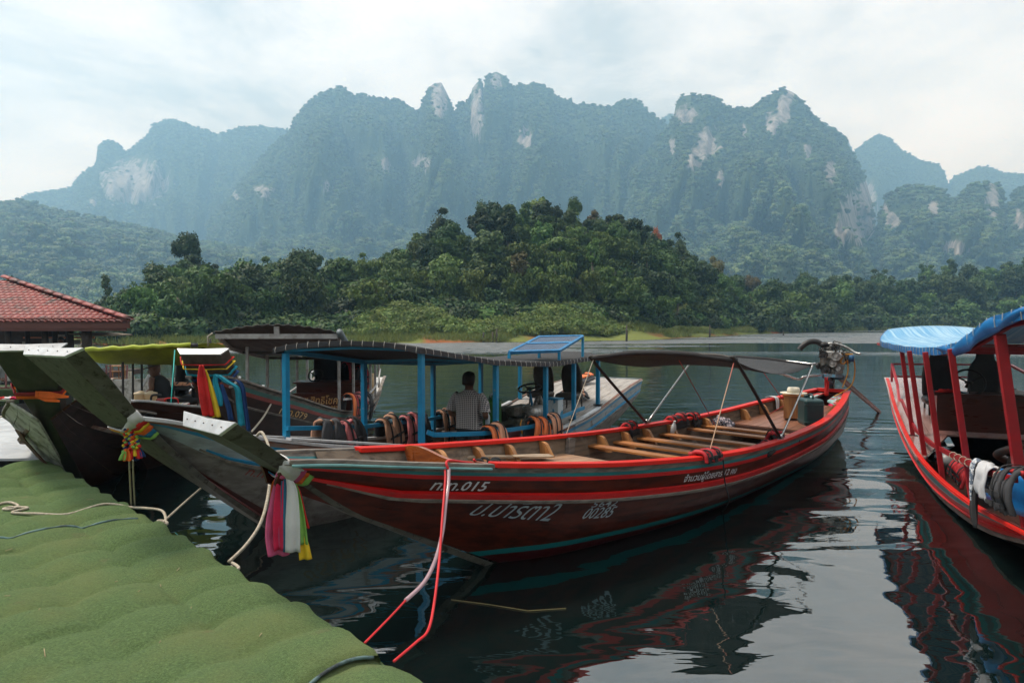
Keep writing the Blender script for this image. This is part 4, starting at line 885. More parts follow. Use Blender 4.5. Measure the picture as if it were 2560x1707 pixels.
BB.prow([(0.2, -0.22, .04, .05, .05), (-0.15, 0.04, .05, .06, .05), (-0.7, .48, .075, .085, .04), (-1.2, .90, .16, .18, .05), (-1.6, 1.26, .22, .26, .07), (-1.95, 1.62, .25, .34, .10), (-2.16, 1.85, .28, .40, .09)], M_PROWG, M_ALU)
BB.text('ท.ท.018', 612, 716, 0.31, 0.40, M_LETR, shear=0.3, bold=0.01); BB.text('ชธิมลตุ', 752, 905, 0.38, 0.60, M_GOLDF, shear=0.3, bold=0.004)
transom(BB, M_GREYP)

# ---- D: dark boat with the grey corrugated roof
DB = Boat('dark_brown_boat', (-3.6, 9.6), 92, [(-1.7, 1.48), (-1.4, 1.38), (-.6, 1.17), (.2, .99), (1.2, .73), (2.2, .53), (3.2, .40), (4.4, .36), (5.2, .46), (6.2, .74), (6.8, .82)],
          [(-1.7, .18), (-1.4, .28), (-.6, .42), (.2, .54), (1.2, .68), (2.2, .76), (3.2, .82), (4.4, .86), (5.4, .86), (6.8, .80)], 6.6, 'dark brown long-tail boat with a grey-posted corrugated roof', stem=0.68, stern_keel=0.2)
DB.strake(0.0, 0.045, M_GREYW); DB.strake(0.045, 0.10, mat('dull_teal_paint', (0.035, 0.15, 0.13), (0.05, 0.11, 0.10), scale=(2, 9, 9), rough=0.5)); DB.strake(0.10, 0.15, mat('dull_red_paint', (0.27, 0.045, 0.035), (0.20, 0.04, 0.03), scale=(2, 9, 9), rough=0.5)); DB.strake(0.15, 0.55, M_DARKB); DB.strake(0.55, 1.0, M_DARKB)
DB.rail(0.27, 0.295, 0.03, M_GREYW); DB.cap(M_GREYW, 0.07, 0.03); DB.strake(0.004, 0.8, M_INNER, 'inner_planking', a0=-1.2, a1=6.4, off=-0.032, th=0.006)
DB.prow([(-0.15, 0.02, .05, .07, .06), (-0.6, .42, .09, .13, .10), (-1.1, .86, .16, .22, .13), (-1.45, 1.26, .20, .26, .13), (-1.72, 1.56, .22, .28, .11), (-1.86, 1.73, .22, .29, .10)], mat('dark_prow_wood', (0.045, 0.033, 0.026), (0.085, 0.066, 0.052), scale=(3, 12, 12), rough=0.5), M_ALU)
DB.text('ท.ท.079', 700, 768, 0.165, 0.262, M_GOLD, shear=0.3, bold=0.01); transom(DB, M_TEAL)

# ---- A: old boat at the far left, bow on
AB = Boat('old_white_boat', (-5.45, 8.60), 112, [(-1.75, 1.31), (-1.5, 1.24), (-1, 1.08), (-.3, .95), (.5, .82), (1.5, .68), (3, .58), (4.5, .58), (6, .70), (7.5, .85)],
          [(-1.75, .25), (-1.5, .36), (-1, .55), (0, .76), (1, .78), (2, .86), (3.5, .90), (5, .88), (6.5, .8), (7.5, .7)], 7.3, 'old boat with peeling white planks, bow on, at the far left', stem=0.62, stern_keel=0.2)
for v0, v1 in ((0, .13), (.13, .30), (.30, .50), (.50, .75), (.75, 1.0)): AB.strake(v0 + 0.004, v1 - 0.004, M_OLDWHITE, sides=(-1,), off=0.0); AB.strake(v0 + 0.004, v1 - 0.004, M_DARKB, sides=(1,))  # right-hand planks coloured dark in place of their shade
AB.rail(0.26, 0.30, 0.05, mat('worn_rust_rail', (0.17, 0.075, 0.055), (0.30, 0.25, 0.22), scale=(3, 9, 9), rough=0.7), a0=-1.1)
AB.cap(M_GREYW, 0.07, 0.03); AB.strake(0.004, 0.8, M_INNER, 'inner_planking', a0=-1.2, a1=7.0, off=-0.032, th=0.006)
AB.prow([(0.2, -0.2, .05, .06, .05), (-0.15, 0.05, .06, .07, .05), (-0.8, .50, .07, .09, .06), (-1.4, .94, .10, .13, .08), (-1.9, 1.36, .16, .21, .09), (-2.2, 1.64, .22, .28, .09), (-2.42, 1.83, .26, .33, .085)], mat('black_prow_wood', (0.020, 0.022, 0.018), (0.045, 0.045, 0.036), scale=(3, 10, 10), rough=0.5), M_ALU)
transom(AB, M_OLDWHITE)

# ---- F: red boat with the blue canopy at the right edge
FB = Boat('red_canopy_boat', (5.02, 5.53), 68, [(-3.6, .95), (-2.5, .70), (-1.5, .56), (0, .47), (1, .43), (2, .42), (3, .43), (4, .48), (5, .60), (6, .76), (7, .93), (8, 1.05)],
          [(-3.6, .25), (-2.5, .62), (-1.5, .88), (-0.9, .95), (0, 1.06), (1, 1.09), (2, 1.09), (3, 1.07), (4, 1.03), (5, .99), (6, .95), (7, .88), (8, .82)], 7.7, 'red long-tail boat with a light blue canopy at the right edge', stem=0.35, stern_keel=0.35)
FB.strake(0.0, 0.014, M_REDW, off=0.004); FB.strake(0.014, 0.055, M_TEAL); FB.strake(0.055, 0.09, mat('dark_rubber_strake', (0.05, 0.055, 0.055), (0.10, 0.10, 0.10), scale=(2, 9, 9), rough=0.4)); FB.strake(0.09, 0.112, M_TEAL); FB.strake(0.112, 0.128, mat('pale_teal', (0.30, 0.40, 0.40), (0.2, 0.3, 0.3), rough=0.5)); FB.strake(0.128, 0.24, M_RED); FB.strake(0.24, 0.41, mat('bright_red_paint', (0.62, 0.016, 0.012), (0.52, 0.014, 0.012), scale=(2, 6, 6), rough=0.35)); FB.strake(0.41, 1.0, M_DARKB)  # lowest planks coloured dark for the shade below the rail
FB.rail(0.235, 0.245, 0.02, M_RED); FB.rail(0.41, 0.425, 0.035, M_GREYW); FB.strake(0.004, 0.8, mat('dark_inner', (0.05, 0.022, 0.014), (0.032, 0.016, 0.012), scale=(2, 20, 20), rough=0.5), 'inner_planking', a0=-3.0, a1=7.0, off=-0.032, th=0.006); FB.cap(M_REDW, 0.05, 0.022, out=0.004)
FB.prow([(-1.0, -0.05, .06, .08, .06), (-2.4, .45, .10, .14, .12), (-3.4, .95, .18, .24, .14), (-4.3, 1.5, .25, .33, .12)], M_PROWG, M_ALU)
transom(FB, M_RED)

# ---- G: boat under the yellow-green awning, mostly hidden
GB = Boat('yellow_awning_boat', (-5.25, 9.7), 100, [(-0.9, 1.08), (-.4, .98), (.3, .84), (1.2, .70), (2.5, .58), (4, .56), (5.5, .70)], [(-0.9, .14), (-.4, .30), (.3, .50), (1.2, .68), (2.5, .76), (4, .76), (5.5, .68)], 5.3, 'dark boat under the yellow-green awning, wedged between two prows', stem=0.7, stern_keel=0.2)
for v0, v1 in ((0, .10), (.10, .30), (.30, .6), (.6, 1.0)): GB.strake(v0 + 0.003, v1 - 0.003, M_DARKB)
GB.cap(M_STEEL if 'M_STEEL' in globals() else M_ALU, 0.06, 0.03); GB.strake(0.004, 0.8, M_INNER, 'inner_planking', a0=-0.6, a1=5.2, off=-0.032, th=0.006); transom(GB, M_DARKB)
GB.prow([(0.2, -0.2, .05, .06, .05), (-0.3, 0.22, .06, .08, .06), (-0.8, .62, .09, .12, .08), (-1.15, .98, .12, .16, .08)], M_DARKB, M_ALU)
# ================================================================= shared small builders
M_BLACKF = mat('black_fabric', (0.012, 0.012, 0.014), (0.022, 0.022, 0.024), rough=0.85)
M_GREYF = mat('charcoal_fabric', (0.045, 0.046, 0.052), (0.030, 0.031, 0.035), rough=0.85)
M_REDF = mat('red_vest_fabric', (0.42, 0.012, 0.018), (0.30, 0.010, 0.014), rough=0.65)
M_ORANGE = mat('orange_vest_fabric', (0.74, 0.17, 0.040), (0.62, 0.15, 0.05), rough=0.6)
M_PEACH = mat('faded_peach_fabric', (0.72, 0.36, 0.22), (0.62, 0.28, 0.17), rough=0.75)
M_TAN = mat('faded_tan_fabric', (0.40, 0.22, 0.14), (0.33, 0.17, 0.11), rough=0.8)
M_PINK = mat('faded_pink_fabric', (0.48, 0.14, 0.145), (0.38, 0.11, 0.12), rough=0.75)
M_ROPE = mat('pale_rope', (0.44, 0.39, 0.31), (0.30, 0.26, 0.20), scale=(60, 60, 60), rough=0.9, bump=0.002)
M_STEEL = mat('steel_tube', (0.50, 0.50, 0.50), (0.38, 0.38, 0.38), rough=0.28, metal=0.85)
M_BLACKM = mat('black_metal', (0.018, 0.017, 0.016), (0.03, 0.028, 0.025), rough=0.5, metal=0.3)
M_ENG = mat('greasy_engine_metal', (0.14, 0.135, 0.12), (0.055, 0.050, 0.042), scale=(16, 16, 16), rough=0.5, metal=0.5, bump=0.004, bscale=60)
M_ENGL = mat('bright_alloy', (0.42, 0.42, 0.41), (0.24, 0.235, 0.22), scale=(20, 20, 20), rough=0.42, metal=0.6, bump=0.002, bscale=50)
M_ENGB = mat('old_engine_block', (0.105, 0.11, 0.085), (0.055, 0.052, 0.038), scale=(12, 12, 12), rough=0.6, metal=0.3, bump=0.004, bscale=40)
M_RUBBER = mat('black_rubber', (0.015, 0.015, 0.015), rough=0.55)
M_BOTTLE = mat('clear_plastic', (0.75, 0.80, 0.84), (0.62, 0.68, 0.74), rough=0.12, spec=0.7, trans=0.3)

def thing(name, loc, rz, label, cat, group=None): return empty(name, loc, rz, label, cat, group)
def sheet(path, width, cols, x0=0.0, th=0.045, seed=0, puff=0.02, wob=0.012, taper=None):
    """a padded panel following a (y,z) path, width along x"""
    P = catmull([(0, y, z) for y, z in path], 5); rows = []
    for i, p in enumerate(P):
        t = (P[min(i + 1, len(P) - 1)] - P[max(i - 1, 0)]).normalized(); n = Vector((0, -t.z, t.y)); r = []; f = i / (len(P) - 1); ww = width * (taper(f) if taper else 1)
        for j in range(cols + 1):
            u = j / cols; e_ = 1 - (2 * u - 1) ** 4; k = puff * e_ + wob * mn.noise((x0 * 5 + u * 3, f * 5, seed))
            r.append(p + n * k + Vector((x0 + (u - 0.5) * ww + 0.35 * wob * mn.noise((f * 4, seed, u)), 0, 0)))
        rows.append(r)
    return MB().smooth().grid(rows, th)
def vest(loc, rz, main, back, label, path=None, width=0.42, seed=1, straps=3, group='life vests hung along the boats', main2=None, cross=2, tilt=0.0, name='life_vest'):
    """foam life vest folded over a rail (x along the rail, +y towards the viewer's side) or laid along another path"""
    r = random.Random(seed); e_ = thing(name, loc, rz, label, 'life vest', group)
    e_.rotation_euler = (0, tilt or r.uniform(-0.22, 0.22), rz + r.uniform(-0.12, 0.12))
    if path is None: path = [(0.075, -0.44 - r.uniform(0, .05)), (0.10, -0.25), (0.085, -0.05), (0.035, 0.032), (-0.035, 0.032), (-0.075, -0.06), (-0.085, -0.26)]
    sheet(path[max(0, len(path) - 4):] if len(path) > 5 else path, width * 0.8, 6, 0, 0.03, seed, 0.01, 0.03).build('back_panel', back, e_)
    for k, sd in enumerate((-1, 1)):
        off = 0.030
        pp = [(y * (1 + off * 4) , z + 0.012) for y, z in path[:len(path) - 1]]
        m_ = main if (k == 0 or main2 is None) else main2
        pn = sheet(pp, width * 0.485, 6, sd * width * 0.25, 0.035, seed + sd, 0.012, 0.022, (lambda f: 1.04 if f < 0.30 else max(0.52, 1.04 - (f - 0.30) * 2.6)) if len(path) > 5 else None).build('front_panel', m_, e_)
        for q in range(min(straps, 1)):
            x = sd * width * (0.24 + 0.16 * q); sp = [(y * 1.10 + (0.030 if y > 0 else -0.012), z + 0.030) for y, z in pp]
            sheet(sp, 0.026, 1, x, 0.006, seed, 0.0, 0.004).build('strap', M_BLACKF, pn)
    for q in range(cross):
        f = 0.2 + 0.35 * q; i = 1; y, z = path[1]; zz = lerp(path[0][1], path[2][1], f + 0.15)
        mb = MB(); mb.box((0, y * 1.22 + 0.052, zz), (width * 0.86, 0.006, 0.028)); mb.box((0, y * 1.22 + 0.060, zz), (0.055, 0.014, 0.040)); mb.build('buckle_strap', M_BLACKF, e_)
    return e_
def crumple(loc, size, m, label, cat, name, seed=1, rz=0.0, m2=None):
    """a dropped cloth or bag: one rumpled closed form"""
    mb = MB().smooth(); seg, rg_ = 22, 12; R_ = []
    for i in range(rg_ + 1):
        a = -math.pi / 2 + math.pi * i / rg_; rr = max(math.cos(a), 0.03) ; ring = []
        for j in range(seg):
            b_ = 2 * math.pi * j / seg; d = Vector((math.cos(b_) * rr, math.sin(b_) * rr, math.sin(a)))
            k = 1 + 0.55 * mn.noise(d * 1.9 + Vector((seed, 0, 0))) + 0.30 * mn.noise(d * 4.5 + Vector((0, seed, 0)))
            z = max(d.z, -0.35)
            ring.append(Vector((d.x * k * size[0], d.y * k * size[1], (z + 0.35) * k * size[2])))
        R_.append(ring)
    mb.loft(R_); o = mb.build(name, m, None, loc=loc, rz=rz); tag(o, label, cat); return o
def path3(pts, Y0, Y1):
    """a hanging line seen along pixels, its depth going evenly from Y0 to Y1"""
    L_ = [0.0]
    for a, b in zip(pts, pts[1:]): L_.append(L_[-1] + math.hypot(b[0] - a[0], b[1] - a[1]))
    return catmull([uy(p[0], p[1], lerp(Y0, Y1, l / L_[-1])) for p, l in zip(pts, L_)], 6)
def rope(name, pts, r, m, label, cat='rope', seg=6):
    c = pts[0]; o = MB().smooth().tube([Vector(p) - Vector(c) for p in pts], r, seg).build(name, m, None, loc=c); tag(o, label, cat); return o
def bench_like(B, a, b0, b1, z, w_, th, m, name='thwart'):
    MB().box(B.L(a, (b0 + b1) / 2, z), (w_, abs(b1 - b0), th)).build(name, m, B.e, bevel=0.005)
def planks(B, a0, a1, z, n, m, name='deck_board', inset=0.05, th=0.025, gap=0.006, segs=8, zfun=None, cut=0.0):
    """fore-and-aft boards filling the boat's width between two stations"""
    for i in range(n):
        rings = []
        for q in range(segs + 1):
            a = lerp(a0, a1, q / segs); zz = zfun(a) if zfun else z
            wd_ = min(B.bz(a, zz - th), B.bz(a, zz)) - inset
            y0, y1 = lerp(-wd_, wd_, i / n) + gap / 2, lerp(-wd_, wd_, (i + 1) / n) - gap / 2
            rings.append([Vector((a, y0, zz - th)), Vector((a, y1, zz - th)), Vector((a, y1, zz)), Vector((a, y0, zz))])
        MB().loft(rings).build(name, m, B.e)
def post(B, base, top, w_, m, name='post', foot=False):
    o = MB().beam(base, top, w_, w_, up=(1, 0, 0)).build(name, m, B.e, bevel=0.004)
    if foot: MB().box((base[0], base[1], base[2] + 0.008), (w_ * 2.1, w_ * 2.1, 0.014)).build('foot_plate', M_BLACKM, o)
    return o
def sleeve(B, f0, f1, m, parent, name='ribbon', grow=0.014, seed=0, skew=0.0):
    """cloth wound round the prow between two places along it"""
    def sec(f):
        i = min(int(f), len(B.prow_A) - 2); u = f - i; p = B.prow_A[i].lerp(B.prow_A[i + 1], u); q = B.prow_B[i].lerp(B.prow_B[i + 1], u); t = (B.prow_A[i + 1] - B.prow_A[i]).normalized(); up = Vector((-t.z, 0, t.x)); up = up if up.z > 0 else -up
        c = [p + Vector((0, -q.x - grow, 0)) - up * grow, p + Vector((0, q.x + grow, 0)) - up * grow, p + Vector((0, q.y + grow, 0)) + up * (q.z + grow), p + Vector((0, -q.y - grow, 0)) + up * (q.z + grow)]
        out = []
        for k in range(4):
            for s_ in range(4): out.append(c[k].lerp(c[(k + 1) % 4], s_ / 4))
        return out, t
    rings = []; n = 5
    for i in range(n + 1):
        u = i / n; r0, t = sec(lerp(f0, f1, u)); puff = math.sin(math.pi * u)
        ring = []
        for j, p in enumerate(r0):
            y = p.y; c = sum(r0, Vector()) / 16; d = (p - c).normalized(); ring.append(p + d * (0.006 + 0.014 * puff + 0.008 * mn.noise((u * 4 + seed, j * 0.9, 0))) + t * skew * y)
        rings.append(ring)
    return MB().smooth().loft(rings, True, False).build(name, m, parent)
def fan(B, fk, specs, parent, w_k=0.30, grow=0.016):
    """sashes gathered under the prow and fanned out over its right-hand side: specs = (place along the prow on the far end, width, material)"""
    M_ = Matrix.Translation(-parent.location) @ Matrix.Translation(B.O) @ Matrix.Rotation(B.phi, 4, 'Z')
    def pt(f, w):
        f = min(max(f, 0), len(B.prow_A) - 1.001); i = int(f); u = f - i; p = B.prow_A[i].lerp(B.prow_A[i + 1], u); q = B.prow_B[i].lerp(B.prow_B[i + 1], u); t = (B.prow_A[i + 1] - B.prow_A[i]).normalized(); up = Vector((-t.z, 0, t.x)); up = up if up.z > 0 else -up
        c = [p + Vector((0, q.x, 0)), p + Vector((0, -q.x, 0)), p + Vector((0, -q.y, 0)) + up * q.z, p + Vector((0, q.y, 0)) + up * q.z]; k = min(int(w), 3); m = sum(c, Vector()) / 4; P = c[k].lerp(c[(k + 1) % 4], w - k); d = (P - m); d.x = 0; return P + d.normalized() * grow + (-up) * 0.012 * math.sin(math.pi * min(w, 1.0)), t
    for i, (fi, wd_, m_) in enumerate(specs):
        pts, sd_, ws = [], [], []
        for w in np.linspace(-0.0, 3.4, 22):
            g_ = min(1.0, max(0.0, (w - w_k) / 0.9)) if w < 2.2 else max(0.0, 1 - (w - 2.2) / 1.1); g_ = g_ * g_ * (3 - 2 * g_); P, t = pt(lerp(fk + 0.10 * (i - 2), fi, g_), w)
            pts.append(M_ @ (P + Vector((0, 0, 0.006 * mn.noise((w * 3, i * 2.1, 0)))))); sd_.append((M_.to_3x3() @ (t + Vector((0, 0, 0.25 * math.sin(w * 5 + i)))))); ws.append(lerp(0.022, wd_, g_) * (1 + 0.2 * mn.noise((w * 4, i, 3))))
        MB().smooth().ribbon(pts, ws, sd_, 0.010).build('ribbon', m_, parent)
def drape(pts, widths, side, m, parent, o, name='ribbon', fold=0.02, seed=0, th=0.003, n=7):
    """hanging strip of cloth through world points, with lengthwise folds"""
    P = catmull(pts, 5); W_ = [interp(i / (len(P) - 1), np.linspace(0, 1, len(widths)), widths) for i in range(len(P))]; rows = []
    s = Vector(side).normalized()
    for i, p in enumerate(P):
        f = i / (len(P) - 1); r = []
        for j in range(n + 1):
            u = j / n - 0.5; nrm = Vector((-s.y, s.x, 0)); r.append(Vector(p) - Vector(o) + s * (u * W_[i]) + nrm * (fold * math.sin(u * 9 + seed + 1.2 * f) * (0.4 + f) + 0.4 * fold * mn.noise((u * 3, f * 4, seed))))
        rows.append(r)
    return MB().smooth().grid(rows, th).build(name, m, parent)
def cloth(name, c, k=0.72): return mat(name, c, tuple(x * k for x in c), scale=(5, 5, 5), rough=0.75, trans=0.18)
C_PINK, C_HOT, C_OR, C_BLUE, C_WHITE, C_GREEN, C_YEL, C_REDC, C_CYAN, C_NAVY = cloth('pink_cloth', (0.62, 0.10, 0.24)), cloth('hot_pink_cloth', (0.70, 0.02, 0.09)), cloth('orange_cloth', (0.80, 0.14, 0.01)), cloth('blue_cloth', (0.01, 0.15, 0.28)), cloth('white_cloth', (0.66, 0.66, 0.66), 0.85), cloth('green_cloth', (0.24, 0.50, 0.10)), cloth('yellow_cloth', (0.80, 0.55, 0.02)), cloth('red_cloth', (0.60, 0.015, 0.012)), cloth('cyan_cloth', (0.01, 0.30, 0.42)), cloth('navy_cloth', (0.012, 0.055, 0.20))

def car_seat(loc, rz, m, label, s=1.0, lean=8, split=False):
    e_ = thing('boat_seat', loc, rz, label, 'seat', 'salvaged car seats'); Mx = rot('X', lean)
    # faces +y; back at -y
    mb = MB().smooth(); prof = [(0.0, 0.20), (0.06, 0.235), (0.36, 0.25), (0.52, 0.235), (0.60, 0.20), (0.68, 0.14), (0.80, 0.125), (0.83, 0.09)]
    rings = []
    for z, hw in prof:
        d = 0.055 if z < 0.62 else 0.045; ring = []
        for j in range(16):
            a = 2 * math.pi * j / 16; x = hw * (abs(math.cos(a)) ** 0.45) * (1 if math.cos(a) > 0 else -1); y = d * (abs(math.sin(a)) ** 0.6) * (1 if math.sin(a) > 0 else -1)
            ring.append(Mx @ Vector((x * s, (y + (0.03 if abs(x) > 0.17 else 0)) * s, z * s)) + Vector((0, -0.20 * s, 0.36 * s)))
        rings.append(ring)
    mb.loft(rings).build('backrest', m, e_)
    mb = MB().smooth(); rings = []
    for y, hw, h in ((-0.22, 0.22, 0.06), (-0.15, 0.25, 0.075), (0.15, 0.25, 0.085), (0.24, 0.24, 0.07), (0.28, 0.20, 0.03)):
        rings.append([Vector((hw * (abs(math.cos(a)) ** 0.5) * (1 if math.cos(a) > 0 else -1) * s, y * s, (0.33 + h * (abs(math.sin(a)) ** 0.6) * (1 if math.sin(a) > 0 else -1)) * s)) for a in [2 * math.pi * j / 14 for j in range(14)]])
    mb.loft(rings).build('cushion', m, e_)
    for x in (-0.18, 0.18):
        mb = MB(); mb.smooth().tube(catmull([(x * s, 0.2 * s, 0.26 * s), (x * s, 0.22 * s, 0.04 * s), (x * s, 0.18 * s, 0.015 * s), (x * s, -0.2 * s, 0.015 * s), (x * s, -0.22 * s, 0.28 * s)], 4), 0.016 * s, 6); mb.build('seat_frame', M_BLACKM, e_)
    return e_
def wheel(loc, rz, tilt, r, label, post_len=0.5, pm=None):
    e_ = thing('steering_wheel', loc, rz, label, 'steering wheel'); M_ = rot('X', tilt)
    MB().smooth().tube([M_ @ Vector((r * math.cos(a), r * math.sin(a), 0)) for a in np.linspace(0, 2 * math.pi, 29)], 0.016, 7, False).build('rim', M_RUBBER, e_)
    for k in range(3): MB().tube([(0, 0, -0.01), M_ @ Vector((r * math.cos(k * 2.09 + 0.5), r * math.sin(k * 2.09 + 0.5), 0))], 0.012, 6).build('spoke', M_BLACKM, e_)
    MB().smooth().lathe([(0.05, -0.02), (0.055, 0.0), (0.03, 0.02)], M_.to_4x4() if False else None, 14).build('hub', M_BLACKM, e_)
    MB().smooth().tube([(0, 0, -0.01), M_ @ Vector((0, 0, -post_len))], 0.022, 8).build('column', pm or M_BLACKM, e_)
    return e_
def jerrycan(loc, rz, size, m, label, name='jerrycan', capm=None):
    e_ = thing(name, loc, rz, label, 'jerrycan'); x, y, z = size
    o = MB().box((0, 0, z / 2), (x, y, z)).build('can_body', m, e_, bevel=min(x, y) * 0.16); o.modifiers['bevel'].segments = 4
    for k in (0.16, 0.80): MB().box((0, 0, z * k), (x * 1.02, y * 1.02, 0.016)).build('moulded_band', m, o, bevel=0.006)
    MB().smooth().tube(catmull([(-x * 0.25, 0, z - 0.005), (-x * 0.22, 0, z + 0.05), (x * 0.18, 0, z + 0.05), (x * 0.22, 0, z - 0.005)], 4), 0.016, 6).build('handle', m, e_)
    MB().smooth().lathe([(0.032, z), (0.032, z + 0.035), (0.02, z + 0.04)], Matrix.Translation((x * 0.34, y * 0.1, 0)), 14).build('screw_cap', capm or m, e_); return e_

# ================================================================= fittings of the open red boat
fa = [1080, 1176, 1259, 1342, 1488, 1548, 1601, 1660, 1751, 1843, 1890, 1939, 1985]
def knee(B, a, side, m, h=0.20, d0=0.09, d1=0.19, t=0.05):
    g_, w_ = B.g(a), B.w(a) - 0.035; w2 = B.bz(a, g_ - h) - 0.04
    pts = [(w_ - 0.01, g_ + 0.0), (w_ - d0, g_ - 0.012), (w_ - d0 - 0.03, g_ - 0.03), (w2 - d1, g_ - h), (w2 - 0.01, g_ - h)] + [(B.bz(a, g_ - h * f) - 0.05, g_ - h * f) for f in (0.75, 0.5, 0.25)]
    P = [Vector((a - t / 2, -side * y, z)) for y, z in pts] + [Vector((a + t / 2, -side * y, z)) for y, z in pts]; n = len(pts)
    MB().add(P, [tuple(range(n)), tuple(range(2 * n - 1, n - 1, -1))] + [(i, n + i, n + (i + 1) % n, (i + 1) % n) for i in range(n)]).build('knee', m, B.e)
sta = [EB.find(p, 0.04, -1) for p in fa] + [7.6, 8.0]
for a in sta: knee(EB, a, -1, M_TEAKX); knee(EB, a, 1, M_TEAKX)
af = 2.05
planks(EB, -0.55, af, 0, 6, M_DECK, zfun=lambda a: EB.g(a) - 0.17, inset=0.04)
MB().box(EB.L(af + 0.02, 0, EB.g(af) - 0.34), (0.03, 1.50, 0.32)).build('bulkhead', M_TEAK, EB.e)
planks(EB, af, 6.2, 0.14, 5, M_DECKR, 'floor_board', inset=0.05)
for px in (1472, 1535, 1594, 1647, 1716, 1751):
    a = EB.find(px, 0.15, -1); w_ = EB.bz(a, EB.g(a) - 0.14) - 0.04; bench_like(EB, a, -w_, w_, EB.g(a) - 0.125, 0.15, 0.030, M_TEAK)
a6 = EB.find(1811, 0.1, -1)
planks(EB, a6, 8.25, 0, 9, M_DECKR, zfun=lambda a: EB.g(a) - 0.17, inset=0.045)
MB().box(EB.L(a6 - 0.015, 0, EB.g(a6) - 0.245), (0.028, (EB.w(a6) - 0.10) * 2, 0.12)).build('deck_edge', mat('dark_deck_edge', (0.07, 0.03, 0.02), (0.04, 0.02, 0.015), rough=0.5), EB.e)
for sd in (1, -1):   # painted quarter boards either side of the engine
    z = EB.g(8.2) + 0.012; P = [Vector((7.7, -sd * (EB.w(7.7) - 0.06), EB.g(7.7) - 0.05)), Vector((8.7, -sd * (EB.w(8.7) - 0.04), z)), Vector((8.7, -sd * 0.10, z)), Vector((8.0, -sd * 0.16, z - 0.06))]
    MB().add(P + [p - Vector((0, 0, 0.03)) for p in P], [(0, 1, 2, 3) if sd > 0 else (3, 2, 1, 0), (7, 6, 5, 4), (0, 4, 5, 1), (1, 5, 6, 2), (2, 6, 7, 3), (3, 7, 4, 0)]).build('quarter_board', mat('teal_and_red_board', (0.32, 0.50, 0.48), (0.45, 0.04, 0.035), scale=(2.5, 6, 6), rough=0.5, mixlo=0.50, mixhi=0.53), EB.e)
MB().box(EB.L(8.72, 0, EB.g(8.7) + 0.03), (0.10, 0.50, 0.06)).build('engine_bed', M_REDW, EB.e, bevel=0.006)
# shaped breast board behind the bow
ab = -0.62; poly = []
wl, wr, gz = EB.w(ab) - 0.03, EB.w(ab + 0.1) - 0.03, EB.g(ab)
for u in np.linspace(0, 1, 17):   # far side to near side
    b = lerp(-wl, wr, u); zt = gz + 0.035 - 0.07 * (3 * u * u - 2 * u ** 3) + 0.022 * math.sin(u * 9.5); poly.append((b, zt))
P0 = [Vector((ab + 0.55 * (b + wl) * 0.3, -b, z)) for b, z in poly]; P1 = [Vector((p.x, math.copysign(min(abs(p.y), EB.bz(p.x, gz - 0.22) - 0.05), p.y), gz - 0.22)) for p in P0]; P0 = [Vector((p.x, math.copysign(min(abs(p.y), EB.w(p.x) - 0.05), p.y), p.z)) for p in P0]; n = len(P0)
off = Vector((0.035, 0, 0)); V = P0 + P1 + [p + off for p in P0] + [p + off for p in P1]
Fc = []
for i in range(n - 1): Fc += [(i, i + 1, n + i + 1, n + i), (2 * n + i + 1, 2 * n + i, 3 * n + i, 3 * n + i + 1), (i + 1, i, 2 * n + i, 2 * n + i + 1)]
bb_ = MB().add(V, Fc).build('breast_board', mat('varnished_breast_board', (0.28, 0.075, 0.018), (0.17, 0.042, 0.012), scale=(14, 3, 14), rough=0.3, coat=0.3), EB.e)
for b in (-0.30,): MB().smooth().ell(Vector((ab - 0.012 + 0.05, -b, gz - 0.10)), (0.02, 0.02, 0.02), 10, 6).build('brass_knob', mat('brass', (0.55, 0.36, 0.10), rough=0.3, metal=0.9), bb_)
MB().box(EB.h(EB.find(1414, 0.05, -1), 0.14, -1, -0.07), (0.11, 0.06, 0.26), rot('Y', 10)).build('cleat_board', M_GREYW, EB.e)
# folding awning: two hoops hinged on the gunwales, net between
ac = 4.0; nb, fb_ = EB.w(ac) - 0.01, -(EB.w(ac) - 0.01); zc = EB.g(ac) + 0.05
N0, F0_ = EB.L(ac, nb, zc), EB.L(ac, fb_, zc)
NT, FT = EB.rayb(1842, 904, nb), EB.rayb(1478, 897, fb_); NR, FR = EB.rayb(2030, 915, nb), EB.rayb(1736, 893, fb_)
print('awning', NT, FT, NR, FR)
aw = [N0, F0_]
hp = MB().smooth().tube(catmull([F0_, F0_.lerp(FT, 0.93), FT + Vector((0, -0.06, 0.03)), FT.lerp(NT, 0.3) + Vector((0, 0, 0.06)), FT.lerp(NT, 0.72) + Vector((0, 0, 0.075)), NT + Vector((0, 0.10, 0.045)), NT.lerp(N0, 0.05), N0], 5), 0.020, 8).build('awning_hoop', M_BLACKM, EB.e)
MB().smooth().tube(catmull([F0_, F0_.lerp(FR, 0.95), FR + Vector((0, -0.05, 0.03)), FR.lerp(NR, 0.5) + Vector((0, 0, 0.05)), NR + Vector((0, 0.05, 0.03)), NR.lerp(N0, 0.05), N0], 5), 0.013, 8).build('awning_hoop', M_STEEL, EB.e)
for q in (N0, F0_): MB().box(q - Vector((0, 0, 0.01)), (0.10, 0.05, 0.03)).smooth().ell(q + Vector((0, 0, 0.02)), (0.03, 0.03, 0.04), 10, 6).build('hinge', M_STEEL, EB.e)
